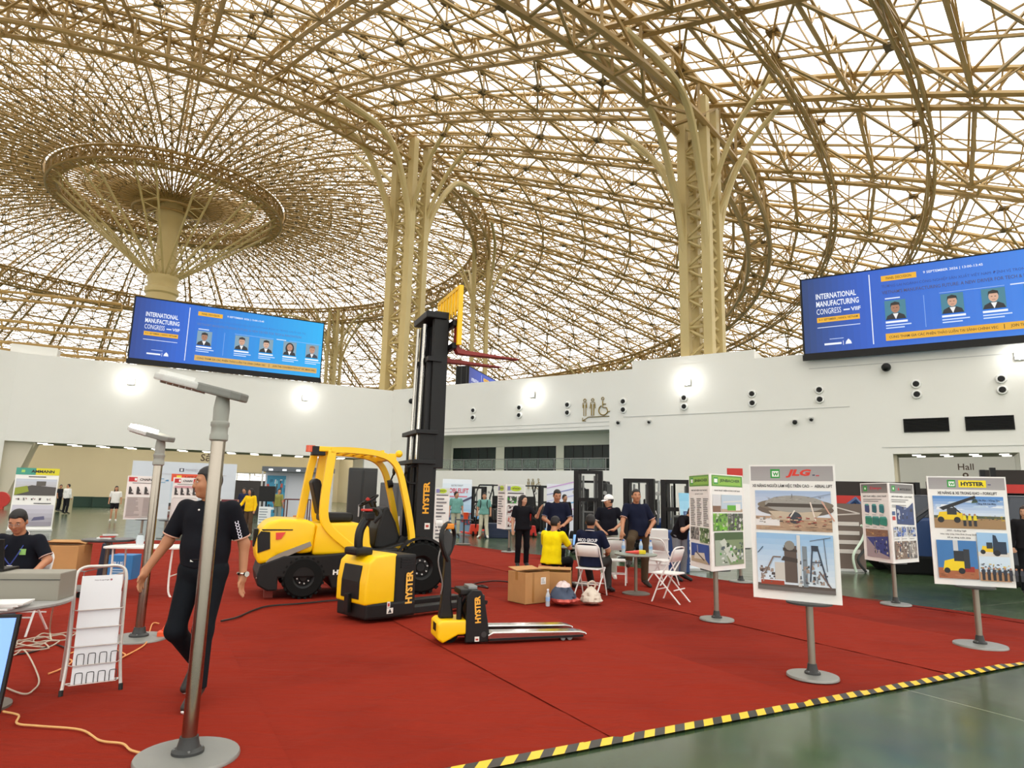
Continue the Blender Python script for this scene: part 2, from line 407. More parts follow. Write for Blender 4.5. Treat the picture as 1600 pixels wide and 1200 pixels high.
# ------------------------------------------------------------------ lattice columns
_unit = {}
def unit_bar(n, m):
    if (n, m.name) not in _unit:
        mb = MB(); mb.cyl((0, 0, 0), (0, 0, 1), 1, n=n); _unit[(n, m.name)] = mb.mesh('steel_bar', m)
    return _unit[(n, m.name)]
def bar(name, parent, a, b, r, m=None, n=6):
    a = Vector(a); b = Vector(b); d = b-a; L = d.length
    o = link(name, unit_bar(n, m or STEEL), None, parent)
    q = d.to_track_quat('Z', 'Y').to_matrix().to_4x4()
    o.matrix_local = Matrix.Translation(a) @ q @ Matrix.Diagonal((r, r, L, 1)); return o
COLS = mat('cream_column_steel', '#c4b07a', .5, noise=.06, scale=.5)
def lattice_column(loc, rz, w, d, top, z0, step, q, qb, label, each=True, branch=()):
    t = thing('lattice_column', label, 'column', (loc[0], loc[1], 0), rz)
    c = [(-w/2, -d/2), (w/2, -d/2), (w/2, d/2), (-w/2, d/2)]
    for x, y in c:
        mb = MB(); mb.bb((x-q, y-q, 0), (x+q, y+q, top)); mb.build('chord', COLS, t, bevel=.04, seg=1)
    js = MB(); z = z0; k = 0
    while z+step <= top:
        for i in range(4):
            a, b = c[i], c[(i+1) % 4]
            for p in ((a, z, b, z+step/2), (b, z+step/2, a, z+step), (a, z, b, z)):
                A, B = (p[0][0], p[0][1], p[1]), (p[2][0], p[2][1], p[3])
                if each: bar('brace', t, A, B, qb, COLS)
                else: js.cyl(A, B, qb, n=4, caps=False)
        z += step; k += 1
    if not each:
        o = js.build('lattice_bracing', COLS, t, fix=False); o['kind'] = 'stuff'
    for P, r_ in branch:
        mb = MB(); mb.tube(cr(P, 6), r_, 8); mb.build('branch_strut', COLS, t, smooth=True)
    return t
def on_ring(R, t): return Vector((AX+R*math.cos(t), AY+R*math.sin(t), 0))
def ring_col(R, t, w, d, step, q, qb, label, each, z0, br):
    p = on_ring(R, t); top = zs(R)-1; rz = t-PI/2
    B = []
    for sx in (-1, 1):
        for sy in (-1, 1):
            B.append(([(sx*w/2, sy*d/2, top-br*1.25), (sx*(w/2+br*.12), sy*d*.6, top-br*.75), (sx*(w/2+br*.5), sy*d*.75, top-br*.2), (sx*(w/2+br*1.15), sy*d*.75-br*br*.010, top-.6)], q*.85))
    for sy in (-1, 1):
        for sx in (-1, 1):
            B.append(([(sx*w/2, sy*d/2, top-br*.9), (sx*w*.7, sy*(d/2+br*.25), top-br*.35), (sx*w*.9, sy*(d/2+br*.6), top+.2)], q*.6))
    return lattice_column(p, rz, w, d, top+.5, z0, step, q, qb, label, each, B)
R1, R2 = 57*K, 100*K
def ang(x, y): return math.atan2(y-AY, x-AX)
ring_col(R2, ang(15.16, 54.5), 2.3, 2.0, 2.6, .38, .13, 'nearest lattice column, left of the larger blue screen on the right', True, 8, 11)
ring_col(R1, ang(-18.6, 90.0), 3.0, 3.0, 3.4, .5, .17, 'tall lattice column above the corner where the walls meet', True, 8, 12)
ring_col(R1, ang(-3.4, 126.), 2.7, 2.7, 3.4, .34, .13, 'lattice column behind the raised red forks', False, 8, 12)
ring_col(R1, ang(-49., 175.), 2.6, 2.6, 3.4, .34, .13, 'distant lattice column right of the left blue screen', False, 8, 12)
ring_col(R2, ang(22.5, 172.), 2.6, 2.6, 3.4, .4, .16, 'farthest lattice column, seen over the wall left of the stepped parapet', False, 8, 14)
ring_col(R2, ang(-39., 220.), 2.6, 2.6, 3.4, .34, .14, 'far lattice column low between the left screen and the mast', False, 8, 12)
# the round tree column
t = thing('tree_column', 'round cream column fanning out into the wheel of the roof', 'column', (AX, AY, 0))
mb = MB(); mb.lathe([(2.6, 0), (2.6, 37), (2.9, 37.3), (2.9, 38.2), (2.5, 38.5), (2.5, 39.5), (2.7, 39.8), (2.7, 40.6), (2.0, 41.5), (1.85, 44), (1.75, 49), (1.9, 51), (2.6, 52.2), (2.6, 53), (2.0, 53.2), (2.0, 56)], 28); mb.build('shaft', COLS, t, smooth=True)
mb = MB()
for r_, z_ in ((4.2, 52.6), (6.5, 53.2)):
    mb.tube([(r_*math.cos(2*PI*i/36), r_*math.sin(2*PI*i/36), z_) for i in range(36)], .22, 6, closed=True)
mb.build('hub_ring', STEEL, t)
for i in range(12):
    a = 2*PI*(i+.5)/12; mb = MB()
    for s in (-1, 1):
        b = a+s*.085
        p0 = Vector((2.3*math.cos(a+s*.2), 2.3*math.sin(a+s*.2), 40.4)); p1 = Vector((RI*math.cos(b), RI*math.sin(b), zs(RI)-2))
        mb.cyl(p0, p1, .2, n=6)
        c0 = Vector((2.3*math.cos(a-s*.2), 2.3*math.sin(a-s*.2), 40.4)); c1 = Vector((RI*math.cos(a-s*.085), RI*math.sin(a-s*.085), zs(RI)-2))
        if s < 0:
            for k in range(9): mb.cyl(p0.lerp(p1, k/9), c0.lerp(c1, (k+.5)/9), .08, n=4); mb.cyl(c0.lerp(c1, (k+.5)/9), p0.lerp(p1, (k+1)/9), .08, n=4)
    mb.build('raking_strut', COLS, t)
# ------------------------------------------------------------------ walls
RW0 = (1.38, 60.0, 0); RWA = rad(-32.5); LW0 = (-28.49, 60.0, 0); LWA = rad(29)
def wall_frame(o, p, a): o.location = p; o.rotation_euler = (0, 0, a); return o
def slab(mb, s0, s1, z0, z1, y0=0., y1=.5): mb.bb((s0, y0, z0), (s1, y1, z1))
mb = MB()
slab(mb, -16.48, -10.6, 0, 12.4); slab(mb, -10.6, 8.23, 0, 3.93); slab(mb, -10.6, 8.23, 7.37, 12.4); slab(mb, 8.23, 28.92, 0, 12.4)
slab(mb, 28.92, 35.72, 5.03, 12.4); slab(mb, 35.72, 70, 0, 12.4)
slab(mb, 10.3, 20.2, 12.4, 13.1, .05, 3.2)
wr = wall_frame(mb.build('wall_right', WHITE, fix=False), RW0, RWA); setp(wr, 'white right-hand wall with a recessed gallery and a hall entrance', 'wall', kind='structure')
mb = MB()
for z_ in (7.66, 8.02): mb.bb((-10.6, -.03, z_), (8.23, .0, z_+.05))
mb.bb((9.5, -.03, 8.35), (26.5, 0, 8.4)); mb.bb((24, -.03, 11.25), (70, 0, 11.3)); mb.bb((28.3, -.03, 5.45), (36.3, 0, 5.5))
o = mb.build('trim_1', LGREY, wr)
mb = MB()
slab(mb, -13.98, 18.26, 5.05, 12.3); slab(mb, 15.6, 18.26, 0, 5.05); slab(mb, -14.6, -11.4, 12.3, 13.1, .6, 3.0)
wlft = wall_frame(mb.build('wall_left', WHITE, fix=False), LW0, LWA); setp(wlft, 'white left-hand wall over the wide hall entrance', 'wall', kind='structure')
mb = MB()
_c = Vector((LW0[0]-13.98*math.cos(LWA), LW0[1]-13.98*math.sin(LWA), 0)); _d = Vector((-.6, -.8, 0)); _nn = Vector((-.8, .6, 0))
def wq(t, z, k): return tuple(_c+_d*t+_nn*k+Vector((0, 0, z)))
mb.add([wq(0, 0, 0), wq(45, 0, 0), wq(45, 12.3, 0), wq(0, 12.3, 0), wq(0, 0, .5), wq(45, 0, .5), wq(45, 12.3, .5), wq(0, 12.3, .5)], [(0, 1, 2, 3), (4, 7, 6, 5), (0, 3, 7, 4), (1, 5, 6, 2), (3, 2, 6, 7), (0, 4, 5, 1)])
ww = setp(mb.build('wall_west', WHITE), 'white side wall at the left edge of the picture', 'wall', kind='structure')
mb = MB(); mb.add([wq(-.05, 0, -.05), wq(45, 0, -.05), wq(45, 1.1, -.05), wq(-.05, 1.1, -.05)], [(0, 1, 2, 3)])
setp(mb.build('baseboard_west', mat('grey_dado', '#8d8d84', .5)), 'grey dado strip along the left side wall', 'baseboard', kind='structure')
# pier beside the left entrance, raked edge; its shade is mixed into the paint colour
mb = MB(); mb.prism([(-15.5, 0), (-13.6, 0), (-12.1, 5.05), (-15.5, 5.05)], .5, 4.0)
setp(wall_frame(mb.build('wall_pier', mat('shaded_pier_paint', '#d3cbb5', .6)), LW0, LWA), 'raked pier at the left end of the wide entrance', 'wall', kind='structure')
# left hall behind the entrance: soffit, side and back walls with windows, ceiling
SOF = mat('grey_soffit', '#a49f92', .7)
mb = MB(); slab(mb, -14, 15.6, 5.05, 5.5, .5, 4.2)
hs = setp(wall_frame(mb.build('ceiling_soffit', SOF), LW0, LWA), 'grey soffit with small downlights over the left entrance', 'soffit', kind='structure')
mb = MB(); LD = 42.
wins = [(-35.5, -27.3, 1.5, 4.0), (-5.0, 2.0, .9, 4.2), (5.0, 16.0, .9, 4.2)]
x = -46.
for (a, b, c, d) in wins:
    slab(mb, x, a, 0, 11, LD, LD+.4); slab(mb, a, b, 0, c, LD, LD+.4); slab(mb, a, b, d, 11, LD, LD+.4); x = b
slab(mb, x, 24, 0, 11, LD, LD+.4)
hb = setp(wall_frame(mb.build('wall_hall_back', BEIGE, fix=False), LW0, LWA), 'beige far wall of the hall seen through the left entrance', 'wall', kind='structure')
for k, (a, b, c, d) in enumerate(wins):
    mb = MB(); mb.bb((a, LD+.1, c), (b, LD+.2, c+.12)); mb.bb((a, LD+.1, d-.12), (b, LD+.2, d)); n = max(2, int((b-a)/1.6))
    for i in range(n+1): xx = a+(b-a)*i/n; mb.bb((xx-.06, LD+.1, c), (xx+.06, LD+.2, d))
    w = setp(wall_frame(mb.build('window_%d' % (k+1), LGREY, fix=False), LW0, LWA), ['bright window behind the yellow-headed banner at far left', 'bright far window right of the walking man', 'bright far window behind the yellow forklift'][k], 'window', kind='structure')
    for i in range(n):
        mp = MB(); mp.bb((a+(b-a)*i/n+.06, LD+.13, c+.12), (a+(b-a)*(i+1)/n-.06, LD+.15, d-.12)); mp.build('pane', mat('clear_window_pane', '#f4f8fa', .05, alpha=.25), w)
mb = MB(); slab(mb, -46, 24, 11, 11.4, 4.2, LD+.4); slab(mb, -46.4, -46, 0, 11, 4.2, LD); slab(mb, 24, 24.4, 0, 11, 4.2, LD); slab(mb, -46, -14, 0, 11, 3.8, 4.2); slab(mb, 15.6, 24, 0, 11, 3.8, 4.2); slab(mb, -14, 15.6, 5.5, 11, 3.8, 4.2)
setp(wall_frame(mb.build('wall_hall_shell', BEIGE, fix=False), LW0, LWA), 'beige side walls and ceiling of the left hall', 'wall', kind='structure')
HALL_FILL = mat('hall_fill_glow', '#fff3dd', .4, emit=28.)  # glow of panels added out of view to brighten the left hall
for i in range(5):
    for j in range(3):
        mb = MB(); mb.bb((-32+i*13-2, 9+j*12-.9, 10.9), (-32+i*13+2, 9+j*12+.9, 11.0)); o = wall_frame(mb.build('hall_fill_panel', HALL_FILL), LW0, LWA)
        setp(o, 'unseen glowing panel added under the left hall ceiling to brighten it', 'light', 'added left hall glow panels')
SOFL = mat('soffit_downlight', '#fffaf0', .4, emit=5.)
for i in range(13):
    for j in range(2):
        mb = MB(); s_ = -11.6+i*2.1+j*.25; mb.bb((s_-.35, 1.3+j*1.5, 5.0), (s_+.35, 1.5+j*1.5, 5.06)); o = wall_frame(mb.build('soffit_light', SOFL), LW0, LWA)
        setp(o, 'small lit downlight strip under the left entrance soffit', 'light', 'left soffit downlights')
# beige column with two orange pipes, dark vents on the far wall
mb = MB(); mb.bb((-21.3, LD-.8, 0), (-18.5, LD, 11)); o = setp(wall_frame(mb.build('wall_column', mat('pale_column_paint', '#e3d9b8', .6)), LW0, LWA), 'pale pilaster on the far wall of the left hall', 'column', kind='structure')
for k, s_ in enumerate((-20.6, -19.4)):
    mb = MB(); mb.tube(cr([(s_+.25*(1-2*k), LD-1, 2.2), (s_+.1*(1-2*k), LD-1, 4), (s_, LD-1, 6.5), (s_, LD-1, 10.8)], 5), .11, 8)
    setp(wall_frame(mb.build('orange_pipe', mat('orange_pipe_paint', '#b5703a', .5), smooth=True), LW0, LWA), ('left' if k == 0 else 'right')+' orange pipe running up the far pale pilaster', 'pipe', 'orange pipes')
for k, (a, b) in enumerate(((-36.3, -35.2), (-34.2, -31.6), (-27.5, -25.2), (-23.4, -22.0))):
    t = thing('wall_vent', ['small square dark vent, leftmost on the far wall', 'wide dark vent, second from the left on the far wall', 'dark vent right of the middle on the far wall', 'dark vent nearest the orange pipes'][k], 'vent', LW0, LWA, 'far wall vents')
    mb = MB(); mb.bb((a, LD-.08, 4.7), (b, LD-.01, 5.75)); mb.build('backing', BLACK, t)
    for i in range(6): mp = MB(); mp.box(((a+b)/2, LD-.12, 4.8+i*.17), (b-a, .05, .06)); mp.build('slat', DGREY, t)
# sign over the left hall entrance
def sign_text(name, label, lines, p, a, mdepth, parent=None, m=None):
    t = thing(name, label, 'sign', p, a)
    for k, (s, x, z, h, y) in enumerate(lines):
        V, F, x0, x1, y0, y1 = text_poly(s, .01); q = h/(y1-y0); mb2 = MB(); me = bpy.data.meshes.new('lettering')
        Vv = [(x+(vx-x0)*q, y, z+(vy-y0)*q) for vx, vy in V]; n = len(Vv)
        me.from_pydata(Vv, [], F); o = link('lettering', me, m or mat('brown_sign_letters', '#5b4636', .5), t)
        md = o.modifiers.new('depth', 'SOLIDIFY'); md.thickness = mdepth; md.offset = 0
    return t
sign_text('hall_sign', 'brown letters above the hall behind the walking man', [('Sảnh', .6, 4.15, .72, 1.9), ('Hall', .6, 3.45, .5, 1.9), ('7', .75, 2.75, .5, 1.9)], LW0, LWA, .08)
# right hall behind the right entrance
mb = MB(); slab(mb, 28.92, 35.72, 5.03, 5.4, .5, 4)
setp(wall_frame(mb.build('ceiling_soffit_right', SOF), RW0, RWA), 'grey soffit over the right hall entrance', 'soffit', kind='structure')
mb = MB(); slab(mb, 24, 44, 0, 9, 26, 26.4); slab(mb, 23.6, 24, 0, 9, 4, 26); slab(mb, 44, 44.4, 0, 9, 4, 26); slab(mb, 24, 44, 9, 9.4, 4, 26.4); slab(mb, 24, 44, 5.4, 9, 3.8, 4); slab(mb, 24, 28.9, 0, 5.4, 3.8, 4); slab(mb, 35.8, 44, 0, 5.4, 3.8, 4)
setp(wall_frame(mb.build('wall_hall_right', WHITE, fix=False), RW0, RWA), 'white walls of the hall behind the right entrance', 'wall', kind='structure')
mb = MB()
for i in range(9): mb.bb((28.95, .6+i*.4, 0), (29.1, .85+i*.4, 5.0))
mb.bb((28.9, .5, 0), (28.97, 4, 5.03)); setp(wall_frame(mb.build('wall_fluted', BEIGE, fix=False), RW0, RWA), 'beige fluted jamb inside the right entrance', 'wall', kind='structure')
for i in range(4):
    for j in range(2):
        mb = MB(); mb.bb((30+i*1.6+j*.25, 1.2+j*1.5, 4.98), (30.5+i*1.6+j*.25, 1.4+j*1.5, 5.04)); setp(wall_frame(mb.build('soffit_light', SOFL), RW0, RWA), 'small lit downlight strip under the right entrance soffit', 'light', 'right soffit downlights')
for i in range(9):  # extra glowing panels, hidden above the opening, added to lift the right hall
    mb = MB(); mb.bb((27+i % 3*6-1.2, 8+i//3*6, 8.9), (27+i % 3*6+1.2, 9.2+i//3*6, 9.0)); setp(wall_frame(mb.build('hall_fill_panel', mat('right_hall_fill_glow', '#fffaf2', .4, emit=11.)), RW0, RWA), 'unseen glowing panel added under the right hall ceiling to brighten it', 'light', 'added right hall glow panels')
sign_text('hall_sign', 'dark lettering reading Hall 8 above the right entrance booths', [('Hall', 32.55, 4.05, .42, 2.2), ('8', 32.75, 3.3, .58, 2.2)], RW0, RWA, .06)
# gallery recess with windows and railing
mb = MB(); slab(mb, -10.6, 8.23, 3.5, 3.93, .5, 3.2); slab(mb, -10.6, 8.23, 7.37, 7.6, .5, 3.2); slab(mb, -10.9, -10.6, 3.9, 7.4, .5, 3.2); slab(mb, 8.23, 8.53, 3.9, 7.4, .5, 3.2)
slab(mb, -10.6, 8.23, 6.35, 7.4, 2.8, 3.2)
WN = [(-10.406, 6.360)[0], (-5.106, 6.263)[0], (-4.129, 6.245)[0], (1.626, 6.139)[0], (2.433, 6.124)[0], 8.2]
for a, b in ((-10.6, WN[0]), (WN[1], WN[2]), (WN[3], WN[4])): slab(mb, a, b, 3.9, 6.4, 2.8, 3.2)
gal = setp(wall_frame(mb.build('wall_gallery', mat('gallery_paint', '#d3d5c4', .6), fix=False), RW0, RWA), 'pale recessed gallery in the right wall', 'wall', kind='structure')
for k in range(3):
    a, b = WN[2*k], WN[2*k+1]; n = 5+(k > 0)
    mb = MB(); mb.bb((a, 2.85, 6.28), (b, 2.95, 6.4)); mb.bb((a, 2.85, 3.93), (b, 2.95, 4.0))
    for i in range(n+1): x = a+(b-a)*i/n; mb.bb((x-.04, 2.85, 3.93), (x+.04, 2.95, 6.4))
    w = setp(wall_frame(mb.build('window_%d' % (5+k), BLACK, fix=False), RW0, RWA), ['dark gallery window nearest the forklift mast', 'middle dark gallery window', 'right dark gallery window showing lit room'][k], 'window', kind='structure')
    for i in range(n):
        x0, x1 = a+(b-a)*i/n+.04, a+(b-a)*(i+1)/n-.04
        mp = MB(); mp.bb((x0, 2.88, 4.0), (x1, 2.91, 6.28)); mp.build('pane', GLASS, w)
t = thing('gallery_railing', 'thin grey metal railing along the recessed gallery', 'railing', RW0, RWA)
for z_ in (4.95, 4.06): mb = MB(); mb.bb((-10.6, .1, z_), (8.23, .16, z_+.06)); mb.build('rail', GREY, t)
for i in range(12): mb = MB(); x = -10.3+i*1.65; mb.bb((x-.03, .1, 3.93), (x+.03, .16, 4.95)); mb.build('post', GREY, t)
for i in range(11): mb = MB(); x = -10.3+i*1.65; mb.bb((x+.1, .12, 4.14), (x+1.55, .135, 4.9)); mb.build('glass_panel', mat('railing_glass', '#9fb0a4', .4, alpha=.22, spec=.1), t)
# louvred grilles
for k, (a, b) in enumerate(((29.66, 32.22), (33.09, 35.63))):
    t = thing('wall_grille', ['left', 'right'][k]+' black louvred grille above the right entrance', 'vent', RW0, RWA)
    mb = MB(); mb.bb((a, -.02, 6.45), (b, .0, 7.36)); mb.build('backing', BLACK, t)
    mb = MB(); mb.bb((a, -.08, 6.45), (b, -.02, 6.51)); mb.bb((a, -.08, 7.3), (b, -.02, 7.36)); mb.bb((a, -.08, 6.45), (a+.06, -.02, 7.36)); mb.bb((b-.06, -.08, 6.45), (b, -.02, 7.36)); mb.build('frame', BLACKP, t, fix=False)
    for i in range(8): mb = MB(); mb.box(((a+b)/2, -.05, 6.57+i*.1), (b-a-.12, .05, .03), M=Matrix.Rotation(.6, 4, 'X')); mb.build('slat', BLACKP, t)
# round air nozzles in pairs
nz = MB(); nz.lathe([(.0, -.02), (.30, -.02), (.31, -.06), (.27, -.16), (.2, -.17), (.18, -.08)], 20, axis='y'); nzm = nz.mesh('rim', WPL, smooth=True)
nc = MB(); nc.lathe([(0, -.05), (.19, -.05), (.15, -.2), (0, -.21)], 16, axis='y'); ncm = nc.mesh('nozzle', BLACKP, smooth=True)
for i, s_ in enumerate((-16.4+5.23, -5.95, -.73, 4.26, 9.52, 14.72, 19.95, 24.61, 30.56, 35.18)):
    for j, z_ in enumerate((9.68, 8.98)):
        if i == 0: continue
        t = thing('air_nozzle', ('upper' if j == 0 else 'lower')+' round black air nozzle of the pair, '+['', 'nearest the forklift mast', 'second from the mast', 'left of the restroom sign', 'right of the restroom sign', 'under the middle wall lamp', 'sixth from the mast', 'below the left end of the right screen', 'above the louvred grilles', 'at the right edge of the picture'][i], 'vent', (RW0[0]+s_*math.cos(RWA), RW0[1]+s_*math.sin(RWA), z_), RWA, 'air nozzles on the right wall')
        link('rim', nzm, None, t); link('nozzle', ncm, None, t)
# wall lamps with their glare on the wall
def wall_lamp(p0, a, s_, z_, label):
    x, y = p0[0]+s_*math.cos(a), p0[1]+s_*math.sin(a)
    t = thing('wall_lamp', label, 'lamp', (x, y, z_), a, 'wall floodlights')
    mb = MB(); mb.box((0, -.2, 0), (.5, .18, .5)); mb.build('housing', LGREY, t, bevel=.03)
    mb = MB(); mb.cyl((0, -.11, 0), (0, 0, 0), .08); mb.build('bracket', GREY, t)
    mb = MB(); mb.lathe([(0, -.33), (.22, -.32), (.24, -.29)], 16, axis='y'); mb.build('lens', mat('floodlight_lens', '#ffffff', .3, emit=40.), t, smooth=True)
    l = bpy.data.lights.new('floodlight', 'POINT'); l.energy = 90; l.shadow_soft_size = .25; l.color = (1, .98, .93)
    lo = bpy.data.objects.new('floodlight', l); COL.objects.link(lo); lo.parent = t; lo.location = (0, -.75, .05)
wall_lamp(RW0, RWA, .69, 10.8, 'lit floodlight on the right wall nearest the mast')
wall_lamp(RW0, RWA, 15.06, 10.9, 'lit floodlight below the nearest lattice column')
wall_lamp(RW0, RWA, 36.2, 11.05, 'lit floodlight at the right edge under the screen')
wall_lamp(LW0, LWA, -5.69, 10.7, 'lit floodlight below the left end of the left screen')
wall_lamp(LW0, LWA, 9.22, 10.67, 'lit floodlight below the right end of the left screen')
# small cameras and sensors on the wall
def dome_cam(p0, a, s_, z_, label, r=.22):
    t = thing('security_camera', label, 'camera', (p0[0]+s_*math.cos(a)+.02*math.sin(a), p0[1]+s_*math.sin(a)-.02*math.cos(a), z_), a)
    mb = MB(); mb.box((0, -.12, .1), (.3, .24, .14)); mb.build('bracket', LGREY, t, bevel=.02)
    mb = MB(); mb.ball((0, -.06-r, -.02), r, 12); mb.build('dome', BLACKP, t, smooth=True)
dome_cam(RW0, RWA, 28.91, 10.93, 'black dome camera high under the right screen', .3)
dome_cam(RW0, RWA, 22.9, 7.4, 'small camera on the blank wall right of the middle nozzles', .17)
dome_cam(RW0, RWA, 24.0, 7.55, 'pale camera arm beside the small wall camera', .12)
dome_cam(RW0, RWA, 9.1, 7.9, 'tiny sensor on the wall right of the gallery', .14)
dome_cam(RW0, RWA, 11.8, 7.85, 'tiny sensor, right one of two beside the gallery', .12)
dome_cam(RW0, RWA, -13.6, 11.0, 'dark camera on the wall left of the mast', .28)
# gilt restroom pictograms
GOLD = mat('gilt_metal', '#8c7838', .35, metal=.6)
def icons(s_, z_, h, label, arrow=True):
    t = thing('restroom_sign', label, 'sign', (RW0[0]+s_*math.cos(RWA), RW0[1]+s_*math.sin(RWA), z_), RWA); q = h/1.5
    def P(L): return [(x*q, -.06, y*q) for x, y in L]
    def circ(x, y, r, n=14, a0=0, a1=2*PI): return [(x+r*math.cos(a0+(a1-a0)*i/n), y+r*math.sin(a0+(a1-a0)*i/n)) for i in range(n+1)]
    w = .035*q
    mb = MB(); mb.tube(P(circ(0, 1.36, .12)), w, 6); mb.tube(P([(-.17, .7), (-.17, 1.14), (.17, 1.14), (.17, .7)]), w, 6); mb.tube(P([(-.1, 1.0), (-.1, 0), (.1, 0), (.1, 1.0)]), w, 6); mb.build('woman_pictogram', GOLD, t)
    mb = MB(); mb.tube(P(circ(.75, 1.36, .12)), w, 6); mb.tube(P([(.5, .62), (.55, 1.14), (.95, 1.14), (1.0, .62)]), w, 6); mb.tube(P([(.64, 1.0), (.64, 0), (.86, 0), (.86, 1.0)]), w*1.4, 6); mb.build('man_pictogram', GOLD, t)
    mb = MB(); mb.tube(P(circ(1.7, 1.42, .12)), w, 6); mb.tube(P([(1.7, 1.22), (1.7, .65), (2.05, .62), (2.2, .25), (2.35, .3)]), w*1.4, 6); mb.tube(P([(1.72, .95), (2.0, .93)]), w*1.2, 6); mb.tube(P(circ(1.75, .42, .42, 16, 2.0, 6.0)), w*1.4, 6); mb.build('wheelchair_pictogram', GOLD, t)
    if arrow:
        mb = MB(); mb.tube(P([(2.3, -.12), (.35, -.12), (-.2, -.42)]), w, 6); mb.tube(P([(-.2, -.15), (-.22, -.43), (.1, -.45)]), w, 6); mb.build('arrow', GOLD, t)
icons(5.95, 8.62, 1.5, 'large gilt restroom pictograms with an arrow on the right wall')
icons((0.403, 2.290)[0], (0.403, 2.290)[1], .9, 'small gilt restroom pictograms low on the wall below the gallery', False)
# ------------------------------------------------------------------ video screens
def bust(P, u, v, w, h, bg, hair, suit, skin='#b98a72', longh=False):
    P.rect(u, v, u+w, v+h, bg); c = u+w/2
    if longh: P.disc(c, v+h*.52, w*.33, hair, rv=h*.42)
    P.poly([(u+w*.02, v), (u+w*.98, v), (u+w*.9, v+h*.2), (c+w*.16, v+h*.32), (c-w*.16, v+h*.32), (u+w*.1, v+h*.2)], suit)
    P.poly([(c-w*.13, v+h*.3), (c+w*.13, v+h*.3), (c, v)], '#f0f0f0'); P.disc(c, v+h*.58, w*.21, skin, rv=h*.25)
    if not longh: P.poly([(c-w*.24, v+h*.62), (c-w*.2, v+h*.85), (c, v+h*.92), (c+w*.2, v+h*.85), (c+w*.24, v+h*.62), (c+w*.17, v+h*.74), (c-w*.17, v+h*.74)], hair)
    P.rect(c-w*.11, v+h*.58, c-w*.04, v+h*.61, '#3a2a22'); P.rect(c+w*.04, v+h*.58, c+w*.11, v+h*.61, '#3a2a22'); P.rect(c-w*.07, v+h*.43, c+w*.07, v+h*.45, '#8a4a40')
